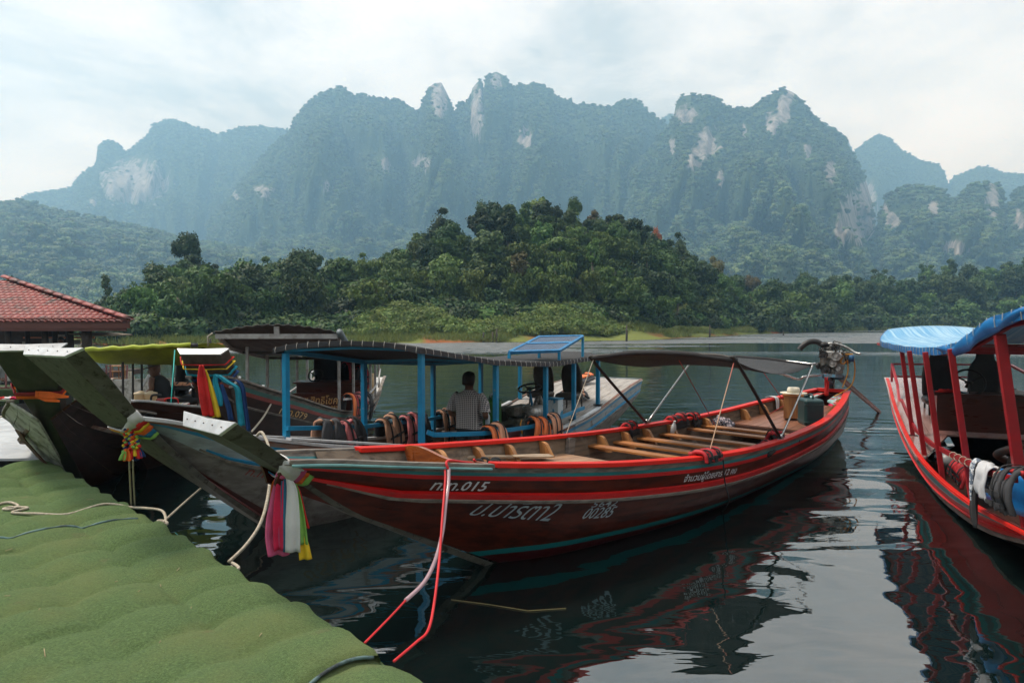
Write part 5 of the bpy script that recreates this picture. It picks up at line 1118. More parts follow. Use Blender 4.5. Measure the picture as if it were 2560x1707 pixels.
def net_mat(name, c, alpha):
    m = mat(name, c, tuple(x * 0.6 for x in c), scale=(40, 40, 40), rough=0.85).copy(); m.name = name + '_net'; t = m.node_tree; b = t.nodes['Principled BSDF']
    tcn = N(t, 'ShaderNodeTexCoord'); vo = N(t, 'ShaderNodeTexNoise', inp={'Scale': 160.0, 'Detail': 1.0}); t.links.new(tcn.outputs['Object'], vo.inputs['Vector'])
    mr = N(t, 'ShaderNodeMapRange', inp={1: alpha, 2: alpha + 0.06}); mr.inputs[3].default_value = 1.0; mr.inputs[4].default_value = 0.0; t.links.new(vo.outputs['Fac'], mr.inputs[0]); t.links.new(mr.outputs[0], b.inputs['Alpha']); return m
NET = net_mat('shade_net', (0.035, 0.036, 0.040), 0.56)
rows = []
for i in range(15):
    f = i / 14; r = []
    for j in range(13):
        u = j / 12; A_ = FT.lerp(NT, u) + Vector((0, 0, 0.075 * math.sin(math.pi * u))); B_ = FR.lerp(NR, u) + Vector((0, 0, 0.05 * math.sin(math.pi * u)))
        r.append(A_.lerp(B_, f) + Vector((0, 0, -0.12 * math.sin(math.pi * f) + 0.012 * mn.noise((f * 5, u * 5, 2)))))
    rows.append(r)
MB().smooth().grid(rows, 0.004).build('awning_net', NET, EB.e)
MB().smooth().tube([r + Vector((0, 0, 0.012)) for r in rows[0]], 0.030, 8).build('rolled_net_edge', M_BLACKF, EB.e); MB().smooth().tube([r + Vector((0, 0, 0.006)) for r in rows[-1]], 0.022, 8).build('rolled_net_edge', M_BLACKF, EB.e)
# guy lines of the awning
def wline(a, b, r, m, nm): MB().tube([a, a.lerp(b, 0.5), b], r, 5).build(nm, m, EB.e)
def eb_hook(px, py, side): a = EB.find(px, 0, side); return EB.h(a, 0, side) + Vector((0, 0, 0.04))
g1 = FT.lerp(NT, 0.02); wline(g1, eb_hook(1414, 1095, -1), 0.006, M_ROPE, 'guy_line')
C_GUY = mat('red_cord', (0.40, 0.03, 0.03), (0.30, 0.06, 0.04), rough=0.8); C_GUY2 = mat('tan_cord', (0.42, 0.28, 0.18), (0.45, 0.12, 0.09), scale=(1, 1, 2), rough=0.8)
wline(FT.lerp(NT, 0.64), EB.L(EB.find(1770, 0.1, -1), -(EB.w(5) - 0.2), EB.g(5) - 0.15), 0.005, C_GUY, 'guy_line'); wline(NT + Vector((0, 0.03, 0)), EB.h(EB.find(1773, 0, 1), 0, 1) + Vector((0, 0, 0.05)), 0.006, C_GUY2, 'guy_line')

# ---- the long-tail engine on the red boat's stern
en0 = EB.toW(EB.L(8.72, 0, EB.g(8.7) + 0.06)); en = thing('longtail_engine', en0, EB.phi, 'bare car engine with long tiller and drive shaft on the red boat stern', 'engine')
# local: x aft, y port, z up. pivot post, blue cradle, block, pipes
MB().beam((0, 0, 0), (0, 0, 0.22), 0.07, 0.07).build('pivot_post', M_BLACKM, en); M_BLUEF = mat('worn_blue_frame', (0.06, 0.17, 0.26), (0.10, 0.10, 0.10), scale=(14, 14, 14), rough=0.6)
mb = MB(); mb.beam((-0.42, 0.16, 0.26), (0.40, 0.16, 0.20), 0.04, 0.05); mb.beam((-0.42, -0.16, 0.26), (0.40, -0.16, 0.20), 0.04, 0.05); mb.beam((-0.40, -0.2, 0.26), (-0.40, 0.2, 0.26), 0.05, 0.05); mb.beam((0.05, -0.2, 0.20), (0.05, 0.2, 0.20), 0.06, 0.07); mb.beam((-.3, 0, .24), (0, 0, .08), .06, .05); mb.build('cradle', M_BLUEF, en)
MB().box((0, 0, 0.30), (0.50, 0.24, 0.12)).build('sump', M_ENG, en, bevel=0.03)
o = MB().box((0, 0, 0.46), (0.46, 0.30, 0.24)).build('engine_block', M_ENG, en, bevel=0.02)
MB().box((0.02, 0, 0.63), (0.44, 0.24, 0.12)).build('cylinder_head', M_ENGL, en, bevel=0.025); MB().box((0.02, 0.02, 0.72), (0.38, 0.15, 0.07)).build('valve_cover', M_ENG, en, bevel=0.025)
Mx = rot('Y', -90)
def disc(c, r, t, m, nm, par=en): 
    return MB().smooth(False).lathe([(r * 0.35, t * 0.5), (r * 0.4, t * 0.2), (r * 0.85, t * 0.2), (r, t * 0.5), (r * 0.94, 0), (r, -t * 0.5), (r * 0.5, -t * 0.5)], Matrix.Translation(c) @ Mx.to_4x4(), 22).build(nm, m, par)
disc((-0.28, 0.02, 0.36), 0.085, 0.05, M_RUBBER, 'crank_pulley'); disc((-0.28, 0.06, 0.62), 0.070, 0.05, M_RUBBER, 'fan_pulley'); disc((-0.27, -0.16, 0.60), 0.075, 0.09, M_ENGL, 'alternator'); disc((-0.27, -0.10, 0.47), 0.060, 0.07, M_ENGL, 'water_pump'); disc((-0.27, -0.19, 0.38), 0.035, 0.06, M_ENGL, 'idler_pulley')
MB().smooth().ell((-0.20, 0.17, 0.42), (0.10, 0.05, 0.06), 12, 8).build('starter_motor', M_BLACKM, en)
for k in range(4): MB().smooth().tube(catmull([(-0.15 + 0.11 * k, -0.15, 0.62), (-0.15 + 0.11 * k, -0.22, 0.66), (-0.10 + 0.09 * k, -0.25, 0.58), (0.0 + 0.05 * k, -0.24, 0.46)], 4), 0.020, 7).build('exhaust_pipe', M_ENG, en)
MB().smooth().tube(catmull([(-0.05, 0.10, 0.74), (-0.12, 0.22, 0.84), (-0.20, 0.34, 0.84), (-0.26, 0.44, 0.76), (-0.28, 0.48, 0.70)], 5), [0.05] * 20 + [0.062], 12).build('intake_hose', M_RUBBER, en)
MB().smooth().tube(catmull([(-0.1, 0.08, 0.80), (-0.08, -0.02, 0.82), (-0.04, -0.12, 0.80), (0.05, -0.24, 0.74), (0.06, -0.36, 0.66), (0.04, -0.46, 0.64)], 5), 0.022, 9).build('exhaust_tail', M_ENGL, en)
for c, r, m_ in (((-0.1, 0.1, 0.80), (0.12, 0.07, 0.05), M_BLACKM), ((0.10, -0.05, 0.80), (0.10, 0.08, 0.06), M_ENG), ((-0.02, -0.10, 0.76), (0.06, 0.05, 0.05), M_BLACKM), ((0.15, 0.10, 0.76), (0.08, 0.06, 0.05), M_ENGL)):
    MB().smooth().ell(c, r, 10, 7).build('carburettor_part', m_, en)
MB().smooth().lathe([(0.045, 0), (0.045, 0.11), (0.03, 0.12)], Matrix.Translation((-0.05, -0.34, 0.50)), 14).build('fuel_filter', mat('blue_filter', (0.02, 0.10, 0.22), rough=0.35), en)
MB().beam((-0.05, -0.12, 0.63), (-0.05, -0.36, 0.635), 0.03, 0.02).build('filter_bracket', mat('orange_bracket', (0.5, 0.22, 0.02), rough=0.6), en)
M_YH = mat('yellow_hose', (0.55, 0.24, 0.02), (0.45, 0.18, 0.02), rough=0.5)
MB().smooth().tube(catmull([(-0.05, -0.37, 0.60), (-0.02, -0.39, 0.35), (-0.05, -0.36, 0.12), (-0.25, -0.30, 0.0), (-0.55, -0.22, -0.08)], 5), 0.011, 6).build('fuel_hose', M_YH, en)
MB().smooth().tube(catmull([(-0.05, -0.26, 0.60), (-0.03, -0.18, 0.56), (-0.05, -0.16, 0.48), (-0.06, -0.22, 0.46), (-0.05, -0.27, 0.52), (-0.05, -0.28, 0.30), (-0.2, -0.24, 0.05)], 5), 0.011, 6).build('fuel_hose', M_YH, en)
rg = random.Random(3)
for k in range(22):
    p = Vector((rg.uniform(-.28, .2), rg.uniform(-.16, .16), rg.uniform(.55, .74))); q = p + Vector((rg.uniform(-.2, .2), rg.uniform(-.16, .16), rg.uniform(-.16, .12))); MB().smooth().tube(catmull([p, p.lerp(q, .5) + Vector((rg.uniform(-.06, .06), rg.uniform(-.06, .06), .08)), q], 4), rg.uniform(0.006, 0.013), 6).build('hose', M_RUBBER, en)
def en_l(px, py, b): return (EB.rayb(px, py, b) - EB.toL(en0))
tl = [Vector((-0.40, 0.02, 0.27)), EB.rayb(2012, 941, -0.02) - EB.toL(en0), EB.rayb(1997, 948, -0.10) - EB.toL(en0), EB.rayb(1960, 936, -0.10) - EB.toL(en0), EB.rayb(1897, 923, -0.10) - EB.toL(en0)]
MB().smooth().tube(catmull(tl, 5), 0.019, 9).build('tiller', M_STEEL, en)
sh_end = EB.toL(uz(2198, 1030)) - EB.toL(en0); print('shaft', sh_end)
s0 = Vector((0.30, -0.02, 0.18)); MB().beam(s0, s0.lerp(sh_end, 1.06), 0.055, 0.055).build('shaft_tube', mat('rusty_red_tube', (0.20, 0.055, 0.04), (0.12, 0.045, 0.035), rough=0.55), en); MB().tube([s0 + Vector((0, 0, 0.07)), s0.lerp(sh_end, 1.04) + Vector((0, 0, 0.05))], 0.012, 6).build('shaft_stay', mat('rusty_red_tube', (0.2, 0.055, 0.04)), en)
MB().smooth().tube(catmull([tl[3] + Vector((0, 0, -0.02)), tl[3].lerp(tl[1], 0.4) + Vector((0, 0, -0.08)), tl[1]], 5), 0.004, 5).build('throttle_cable', M_BLACKM, en)
# red cloth tied on the engine frame, cord from the tiller
crumple(EB.toW(EB.toL(en0) + Vector((-0.34, -0.02, -0.10))), (0.035, 0.035, 0.22), C_REDC, 'red rag knotted on the blue engine frame', 'rag', 'red_rag', 5)
rope('tiller_cord', [EB.toW(tl[4] + EB.toL(en0) + Vector((0.1, 0, -0.01))), EB.toW(EB.L(7.0, -0.16, 0.75)), EB.toW(EB.rayz(1907, 1045, 0.5))], 0.006, C_GUY, 'red cord tied from the tiller down to the aft deck', 'cord')
# ---- loose gear in the red boat
zd = EB.g(7.2) - 0.17
jc = EB.toW(EB.rayz(2026, 1062, zd)); jerrycan((jc.x, jc.y, zd), EB.phi + R(38), (0.36, 0.28, 0.40), mat('dark_green_plastic', (0.012, 0.040, 0.042), (0.020, 0.055, 0.055), rough=0.38, bump=0.002, bscale=9), 'dark green jerrycan standing on the red boat aft deck', 'jerrycan')
bx_ = EB.toW(EB.rayz(1998, 1052, zd)) + Vector((0.1, 0.42, 0)); sb = thing('wooden_stool_box', (bx_.x, bx_.y, zd), EB.phi + R(20), 'light wooden box stool behind the jerrycan', 'stool')
MB().box((0, 0, 0.37), (0.42, 0.36, 0.03)).build('seat_board', M_TEAK, sb, bevel=0.005)
for x, y, sx, sy in ((0, .15, .38, .02), (0, -.15, .38, .02), (.18, 0, .02, .28), (-.18, 0, .02, .28)): MB().box((x, y, 0.178), (sx, sy, 0.355)).build('side_board', M_TEAKX, sb)
ht = thing('sun_hat', (bx_.x - 0.02, bx_.y, zd + 0.387), 0.4, 'cream sun hat lying on the wooden box stool', 'hat'); M_HAT = mat('cream_felt', (0.60, 0.55, 0.44), (0.52, 0.47, 0.37), rough=0.85)
MB().smooth().lathe([(0.205, 0.012), (0.21, 0.004), (0.10, 0.006), (0.098, 0.012)], None, 26).build('brim', M_HAT, ht); MB().smooth().lathe([(0.10, 0.006), (0.098, 0.06), (0.085, 0.095), (0.045, 0.10), (0.01, 0.088)], None, 22).build('crown', M_HAT, ht)
pk = EB.toW(EB.rayz(2094, 1018, EB.g(7.9) - .17)); crumple((pk.x, pk.y, EB.g(7.9) - .168), (0.12, 0.08, 0.07), C_HOT, 'crumpled magenta cloth on the aft deck beside the jerrycan', 'cloth', 'magenta_cloth', 2)
wh = EB.toW(EB.h(EB.find(1932, 0, -1), 0, -1)); drape([wh + Vector((-0.10, -0.02, 0.055)), wh + Vector((0.0, -0.03, 0.065)), wh + Vector((0.06, -0.06, 0.02)), wh + Vector((0.06, -0.08, -0.16))], [0.10, 0.12, 0.09, 0.07], (0.7, 0.7, 0), C_WHITE, None, wh, 'white_towel', 0.012).location = wh
tag(bpy.data.objects['white_towel'], 'white cloth hung over the red boat far gunwale', 'towel')
def vest_on(B, px, side, main, back, label, dz=0.04, seed=1, width=0.36, flip=1, path=None, **kw):
    a = B.find(px, 0, side); p = B.toW(B.h(a, 0, side)); rz = B.phi + (math.pi if flip < 0 else 0); return vest((p.x, p.y, p.z + dz), rz + math.pi, main, back, label, path, width, seed, **kw)
INP = [(0.10, -0.30), (0.115, -0.18), (0.08, -0.04), (0.03, 0.03), (-0.03, 0.03), (-0.06, -0.04), (-0.07, -0.12)]   # short over-the-gunwale drape
vr = 'red life vests in the open red boat'
vest_on(EB, 1574, -1, M_REDF, M_BLACKF, 'red life vest slumped inside the far gunwale beside a rope', 0.03, 3, 0.26, -1, INP, group=vr)
vest_on(EB, 1688, -1, M_REDF, M_BLACKF, 'red and black checked life vest inside the far gunwale', 0.03, 4, 0.46, -1, INP, group=vr, cross=2)
vest_on(EB, 1733, -1, M_REDF, M_BLACKF, 'small red life vest right of the checked one', 0.02, 5, 0.32, -1, INP, group=vr)
LIE = [(0.22, 0.03), (0.12, 0.09), (0.0, 0.12), (-0.12, 0.10), (-0.22, 0.04)]
vest_on(EB, 1930, 1, M_REDF, M_BLACKF, 'red life vest propped against the awning hinge', -0.06, 6, 0.34, 1, [(-0.26, -0.14), (-0.18, -0.02), (-0.10, 0.06), (-0.04, 0.04), (0.0, -0.04)], group=vr)
vest_on(EB, 1962, 1, M_REDF, M_BLACKF, 'upright red life vest behind the awning hinge', -0.02, 7, 0.30, 1, [(-0.16, -0.18), (-0.16, 0.02), (-0.11, 0.12), (-0.06, 0.10), (-0.04, -0.06)], group=vr)
vest_on(EB, 2000, 1, M_REDF, M_BLACKF, 'red vest end peeping over the near gunwale by the deck', -0.07, 8, 0.22, 1, [(-0.2, -0.08), (-0.14, 0.01), (-0.06, 0.04), (-0.02, 0.0)], group=vr)
vest_on(EB, 1772, 1, M_REDF, M_BLACKF, 'red and black vest lying on the near gunwale where the cord is tied', 0.0, 9, 0.34, 1, [(0.05, -0.02), (0.02, 0.055), (-0.04, 0.06), (-0.12, 0.03), (-0.18, -0.06)], group=vr)
p = EB.toW(EB.h(EB.find(1795, 0, 1), 0, 1, 0.05)); rope('black_strap', catmull([p + Vector((0, 0, 0.03)), p + Vector((0.01, -0.02, -0.2)), p + Vector((0.05, -0.04, -0.42)), uz(1806, 1278)], 5), 0.007, M_BLACKF, 'black strap dangling from the red boat into the water', 'strap')
bg_ = EB.toW(EB.h(EB.find(1780, 0.2, -1), 0.2, -1, -0.16)); crumple((bg_.x, bg_.y, bg_.z - 0.05), (0.16, 0.11, 0.13), mat('patterned_bag_cloth', (0.05, 0.05, 0.07), (0.50, 0.42, 0.45), scale=(30, 30, 30), rough=0.8, mixlo=0.52, mixhi=0.58), 'dark floral bag behind the checked vest in the red boat', 'bag', 'cloth_bag', 7)
def bottle(loc, label, tilt=0.0, s=1.0, m=None):
    e_ = thing('water_bottle', loc, 0, label, 'bottle'); e_.rotation_euler = (tilt, tilt * 0.4, 0)
    MB().smooth().lathe([(0.028 * s, 0), (0.032 * s, 0.01), (0.032 * s, 0.13 * s), (0.024 * s, 0.165 * s), (0.012 * s, 0.185 * s), (0.012 * s, 0.20 * s)], None, 14).build('bottle_body', m or M_BOTTLE, e_); MB().lathe([(0.014 * s, 0.195 * s), (0.014 * s, 0.215 * s)], None, 12).build('bottle_cap', C_WHITE, e_); return e_
bt = EB.toW(EB.h(EB.find(1662, 0.1, -1), 0.16, -1, -0.10)); bottle((bt.x, bt.y, bt.z - 0.05), 'clear water bottle leaning inside the red boat far side', 0.25, 1.2)
# paddle on the fore deck
z = lambda a: EB.g(a) - 0.168
pa, pb = EB.rayz(1108, 1157, 0.76), EB.rayz(1370, 1143, 0.62); pa.z, pb.z = z(pa.x) + 0.05, z(pb.x) + 0.03; c0 = EB.toW(pa); c1 = EB.toW(pb)
pd = thing('paddle', c0, math.atan2((c1 - c0).y, (c1 - c0).x), 'weathered wooden paddle lying on the red boat fore deck', 'paddle'); Lp = (c1 - c0).length; dz_ = c1.z - c0.z; M_PAD = mat('paddle_wood', (0.34, 0.26, 0.18), (0.22, 0.16, 0.11), scale=(2, 20, 20), rough=0.7)
MB().smooth().tube([(0, 0, 0), (Lp * 0.35, 0, dz_ * 0.35 + 0.01), (Lp * 0.68, 0, dz_ * 0.68)], [0.026, 0.022, 0.018], 9).build('shaft', M_PAD, pd)
pr = [(0.62, 0.02), (0.66, 0.05), (0.74, 0.085), (0.95, 0.095), (1.0, 0.075)]; rows = [[Vector((Lp * f, -w_, dz_ * f)), Vector((Lp * f, 0, dz_ * f + 0.012)), Vector((Lp * f, w_, dz_ * f))] for f, w_ in pr]; MB().grid(rows, 0.016).build('blade', M_PAD, pd)
for i, (px, py) in enumerate(((1205, 1162), (1238, 1163))):
    q = EB.toW(EB.rayz(px, py + 4, EB.g(0.3) - 0.168)); sd_ = thing('sandal', (q.x, q.y, EB.toL(q).z + 0.004), EB.phi + 0.3 + 0.4 * i, ('left' if i == 0 else 'right') + '-hand black sandal of the pair on the red boat fore deck', 'sandal', 'pair of black sandals')
    MB().smooth().add([], []); MB().prism([(0.13 * math.cos(a) * 1.0, 0.05 * math.sin(a) * (1 + 0.15 * math.cos(a))) for a in np.linspace(0, 6.28, 18)[:-1]], 0, 0.02).build('sole', M_RUBBER, sd_)
    for x in (-0.05, 0.05): MB().smooth().tube(catmull([(x, -0.045, 0.02), (x, -0.03, 0.065), (x, 0.03, 0.065), (x, 0.045, 0.02)], 4), 0.013, 6).build('strap', M_BLACKF, sd_)
# mooring lines of the red boat: red webbing, and red line through a clear hose
M_REDROPE = mat('red_webbing', (0.58, 0.015, 0.02), (0.48, 0.012, 0.018), rough=0.6); M_HOSE = mat('clear_hose', (0.60, 0.42, 0.46), (0.50, 0.36, 0.40), rough=0.1, spec=0.8, trans=0.35)
gq = EB.toW(EB.h(EB.find(1116, 0, 1), 0, 1)); Yg = gq.y - 0.05
rope('red_mooring_strap', path3([(1112, 1172), (1113, 1200), (1106, 1290), (1098, 1400), (1085, 1510), (1070, 1575), (1040, 1605), (985, 1652)], Yg, uz(985, 1652, 0.38).y), 0.0085, M_REDROPE, 'bright red mooring strap hanging from the bow to the dock corner')
rope('red_mooring_line', path3([(1014, 1500), (975, 1542), (912, 1606)], lerp(Yg, uz(912, 1606, .4).y, 0.68), uz(912, 1606, .40).y), 0.007, M_REDROPE, 'thin red line running from the clear hose to the dock edge')
rope('clear_hose', path3([(1122, 1172), (1121, 1210), (1114, 1260), (1106, 1330), (1088, 1400), (1060, 1455), (1014, 1500)], Yg, lerp(Yg, uz(912, 1606, .4).y, 0.68)), 0.013, M_HOSE, 'clear plastic hose sleeve over the red mooring line', 'hose', 10)
rope('red_knot_line', catmull([EB.toW(P0[12] + Vector((-0.01, 0, 0.02))), EB.toW(P0[12] + Vector((0.05, 0.02, -0.05))), EB.toW(P0[12] + Vector((-0.03, 0, -0.12))), EB.toW(P0[12] + Vector((-0.02, -0.05, -0.02))), gq.lerp(EB.toW(P0[12]), 0.5) + Vector((0, 0, 0.02)), gq + Vector((0, -0.02, 0.05)), gq + Vector((0.01, -0.06, 0.0))], 6), 0.0095, M_REDROPE, 'red line knotted round the varnished breast board')
# ribbons on the red boat's prow
rb = thing('prow_ribbons', EB.toW(EB.prow_A[20]), 0, 'pink, white, blue, green and yellow ribbons tied round the red boat prow', 'ribbons'); ro = rb.location.copy()
tmp = bpy.data.objects.new('x', None)
def sleeve_w(B, f0, f1, m, parent, **kw):
    o = sleeve(B, f0, f1, m, None, **kw); M_ = Matrix.Translation(B.O) @ Matrix.Rotation(B.phi, 4, 'Z'); M_ = Matrix.Translation(-parent.location) @ M_; o.data.transform(M_); o.parent = parent; return o
fan(EB, 21.0, ((19.6, 0.05, C_GREEN), (20.1, 0.05, C_OR), (20.6, 0.07, C_PINK), (21.6, 0.15, C_WHITE), (21.1, 0.03, C_HOT), (20.9, 0.04, C_BLUE)), rb)
Yk = (EB.toW(EB.prow_A[20])).y - 0.08
def px_drape(pts, w_px, m_, Yd, parent, o, fold=0.012, seed=0, side=(1, 0.15, 0)):
    k = Yd / FPX; return drape([uy(x, y, Yd) for x, y in pts], [w * k for w in w_px], side, m_, parent, o, fold=fold, seed=seed)
px_drape([(704, 1188), (700, 1210), (690, 1290), (688, 1340), (697, 1388)], [26, 30, 44, 46, 50], C_PINK, Yk - 0.03, rb, ro, 0.015, 1); px_drape([(706, 1190), (703, 1215), (700, 1300), (702, 1375)], [18, 26, 34, 30], C_HOT, Yk - 0.045, rb, ro, 0.012, 2)
px_drape([(700, 1190), (688, 1210), (684, 1260), (692, 1300)], [12, 18, 16, 8], C_OR, Yk + 0.01, rb, ro, 0.008, 3); px_drape([(712, 1190), (713, 1230), (712, 1300), (712, 1378)], [16, 22, 20, 14], C_BLUE, Yk - 0.05, rb, ro, 0.010, 4)
px_drape([(720, 1192), (730, 1225), (732, 1300), (732, 1380)], [10, 26, 36, 38], C_WHITE, Yk - 0.065, rb, ro, 0.008, 5); px_drape([(722, 1192), (738, 1220), (752, 1290), (760, 1360)], [12, 16, 20, 22], C_GREEN, Yk - 0.02, rb, ro, 0.008, 6)
px_drape([(724, 1192), (744, 1225), (758, 1285), (768, 1320)], [10, 12, 13, 10], C_REDC, Yk + 0.015, rb, ro, 0.006, 7); px_drape([(750, 1330), (758, 1360), (764, 1398)], [18, 26, 30], C_YEL, Yk - 0.01, rb, ro, 0.008, 8)
MB().smooth().ell(uy(706, 1186, Yk - 0.05) - ro, (0.045, 0.035, 0.03), 12, 8).build('knot', C_PINK, rb)
# ================================================================= people
SKIN = mat('brown_skin', (0.15, 0.075, 0.045), (0.12, 0.058, 0.036), rough=0.55); HAIR = mat('black_hair', (0.010, 0.009, 0.008), (0.018, 0.016, 0.014), rough=0.6)
def check_mat(name, base, line, s=36.0):
    m = bpy.data.materials.new(name); m.use_nodes = True; t = m.node_tree; L = t.links; b = t.nodes['Principled BSDF']; tcn = N(t, 'ShaderNodeTexCoord'); sp = N(t, 'ShaderNodeSeparateXYZ'); L.new(tcn.outputs['Object'], sp.inputs[0])
    def ln(o, ph=0.0):
        a = N(t, 'ShaderNodeMath', operation='MULTIPLY_ADD', inp={1: s, 2: ph}); L.new(o, a.inputs[0]); f = N(t, 'ShaderNodeMath', operation='FRACT'); L.new(a.outputs[0], f.inputs[0]); g = N(t, 'ShaderNodeMath', operation='LESS_THAN', inp={1: 0.28}); L.new(f.outputs[0], g.inputs[0]); return g.outputs[0]
    mx1 = N(t, 'ShaderNodeMath', operation='MAXIMUM'); L.new(ln(sp.outputs['X']), mx1.inputs[0]); L.new(ln(sp.outputs['Z']), mx1.inputs[1])
    c = N(t, 'ShaderNodeMix', data_type='RGBA'); c.inputs['A'].default_value = (*base, 1); c.inputs['B'].default_value = (*line, 1); L.new(mx1.outputs[0], c.inputs['Factor']); L.new(c.outputs['Result'], b.inputs['Base Color']); b.inputs['Roughness'].default_value = 0.85
    return m
def ring(c, rx, ry, n=16, rz=0.0, pw=0.8):
    out = []
    for j in range(n):
        a = 2 * math.pi * j / n; x = rx * math.copysign(abs(math.cos(a)) ** pw, math.cos(a)); y = ry * math.copysign(abs(math.sin(a)) ** pw, math.sin(a)); out.append(Vector(c) + Vector((x * math.cos(rz) - y * math.sin(rz), x * math.sin(rz) + y * math.cos(rz), 0)))
    return out
def hand(mb, wrist, dir_, palm_n, s=1.0, curl=0.5):
    d = Vector(dir_).normalized(); n = Vector(palm_n).normalized(); sd = d.cross(n).normalized()
    mb.tube([wrist, wrist + d * 0.045 * s, wrist + d * 0.085 * s], [0.026 * s, 0.036 * s, 0.032 * s], 8)
    for k, l in enumerate((0.075, 0.085, 0.08, 0.062)):
        o = wrist + d * 0.08 * s + sd * (0.030 - 0.020 * k) * s; p1 = o + (d * (1 - 0.3 * curl) + n * 0.5 * curl) * l * 0.5 * s; p2 = p1 + (d * (0.8 - curl) + n * (0.4 + curl * 0.7)).normalized() * l * 0.5 * s; mb.tube([o, p1, p2], [0.0105 * s, 0.0095 * s, 0.007 * s], 6)
    o = wrist + d * 0.03 * s + sd * 0.030 * s; p1 = o + (d * 0.6 + sd * 0.7) * 0.035 * s; mb.tube([o, p1, p1 + (d * 0.8 + n * 0.4) * 0.035 * s], [0.013 * s, 0.011 * s, 0.008 * s], 6)
def head(mb, c, yaw, tilt=0.0):
    """continuous head and neck on the body mesh; faces -y rotated by yaw"""
    M_ = Matrix.Rotation(yaw, 3, 'Z') @ Matrix.Rotation(tilt, 3, 'X'); c = Vector(c); R_ = []
    for z, rx, ry, oy in ((-0.125, 0.035, 0.045, -0.035), (-0.105, 0.052, 0.066, -0.022), (-0.06, 0.066, 0.088, -0.008), (-0.01, 0.073, 0.096, 0), (0.04, 0.076, 0.10, 0.004), (0.085, 0.068, 0.088, 0.006), (0.112, 0.042, 0.055, 0.008), (0.12, 0.01, 0.012, 0.008)):
        R_.append([c + M_ @ (p + Vector((0, oy, z))) for p in ring((0, 0, 0), rx, ry, 14, 0, 0.95)])
    mb.loft(R_); mb.ell(c + M_ @ Vector((0, -0.102, -0.02)), (0.013, 0.02, 0.022), 8, 6, M_)
    for s_ in (-1, 1): mb.ell(c + M_ @ Vector((s_ * 0.078, 0.012, -0.012)), (0.010, 0.020, 0.032), 8, 6, M_); mb.ell(c + M_ @ Vector((s_ * 0.030, -0.088, 0.008)), (0.014, 0.012, 0.009), 8, 6, M_)
    mb.ell(c + M_ @ Vector((0, -0.088, -0.068)), (0.024, 0.012, 0.008), 8, 6, M_)
    return M_
def hair_cap(c, M_, parent, m, low=-0.055):
    R_ = []
    for z, rx, ry, oy in ((low, 0.078, 0.060, 0.046), (-0.01, 0.083, 0.078, 0.032), (0.035, 0.086, 0.096, 0.016), (0.075, 0.082, 0.102, 0.008), (0.11, 0.064, 0.080, 0.008), (0.133, 0.030, 0.04, 0.008), (0.138, 0.008, 0.01, 0.008)):
        R_.append([Vector(c) + M_ @ (p * (1 + 0.05 * mn.noise((p.x * 40, p.y * 40, z * 40))) + Vector((0, oy, z))) for p in ring((0, 0, 0), rx, ry, 18, 0, 0.95)])
    MB().smooth().loft(R_).build('hair', m, parent)

# ================================================================= fittings of the blue-awning boat
nearp = [(1062, 882), (1246, 912), (1373, 915), (1453, 905), (1511, 895)]; farp = [(712, 883), (903, 909), (1075, 914), (1197, 909), (1295, 905)]
NP, FP = [], []
deckz = lambda a: interp(a, [3.6, 4.6, 6, 7, 8, 9], [0.36, 0.40, 0.52, 0.71, 0.85, 0.90])
for i, (px, py) in enumerate(nearp):
    a = BB.find(px, 0, 1); b = BB.w(a) - (0.05 if i < 3 else 0.13); t_ = BB.rayb(px, py, b); base = BB.L(a, b, BB.g(a) - (0.02 if i < 3 else 0.0)); top = Vector((a, -b, t_.z)); post(BB, base, top, 0.062, M_BLUE, foot=i >= 3); NP.append(top)
for i, (px, py) in enumerate(farp):
    a = BB.find(px, 0, -1); b = -(BB.w(a) - 0.05); t_ = BB.rayb(px, py, b); z = max(t_.z, 1.40); base = BB.L(a, b, BB.g(a) - 0.02); top = Vector((a, -b, z)); post(BB, base, top, 0.062, M_BLUE); FP.append(top)
for Q in (NP, FP):
    for p, q in zip(Q, Q[1:]): MB().beam(p + Vector((0, 0, 0.02)), q + Vector((0, 0, 0.02)), 0.045, 0.05).build('eave_beam', M_BLUE, BB.e)
apex = BB.raya(870, 852, 1.03); 
def eave(Q, a): return interp(a, [p.x for p in Q], [p.z for p in Q])
for i in range(5):
    p, q = FP[i], NP[i]; mid = (p + q) / 2 + Vector((0, 0, 0.06)); MB().beam(p + Vector((0, 0, 0.03)), mid, 0.03, 0.03).beam(mid, q + Vector((0, 0, 0.03)), 0.03, 0.03).build('roof_hoop', M_BLUE, BB.e)
NETB = net_mat('dark_shade_net', (0.030, 0.029, 0.030), 0.66); rows = []
for i in range(31):
    f = i / 30; r = []
    for j in range(15):
        u = j / 14; aF = lerp(FP[0].x - 0.12, FP[-1].x + 0.2, f); aN = lerp(NP[0].x - 0.12, NP[-1].x + 0.15, f); P_ = Vector((aF, FP[0].y, eave(FP, aF))); Q_ = Vector((aN, NP[0].y, eave(NP, aN))); yF = interp(aF, [p.x for p in FP], [p.y for p in FP]); yN = interp(aN, [p.x for p in NP], [p.y for p in NP])
        x = lerp(aF, aN, u); y = lerp(yF + 0.07, yN - 0.07, u); z = lerp(P_.z, Q_.z, u) + 0.055 + (0.09 - 0.01 * min(1, f * 3)) * math.sin(math.pi * u) ** 0.8 + 0.012 * mn.noise((x * 2, y * 3, 1)) - 0.015 * abs(math.sin(f * 4 * math.pi)) * math.sin(math.pi * u)
        r.append(Vector((x, y, z)))
    rows.append(r)
MB().smooth().grid(rows, 0.006).build('roof_net', NETB, BB.e)
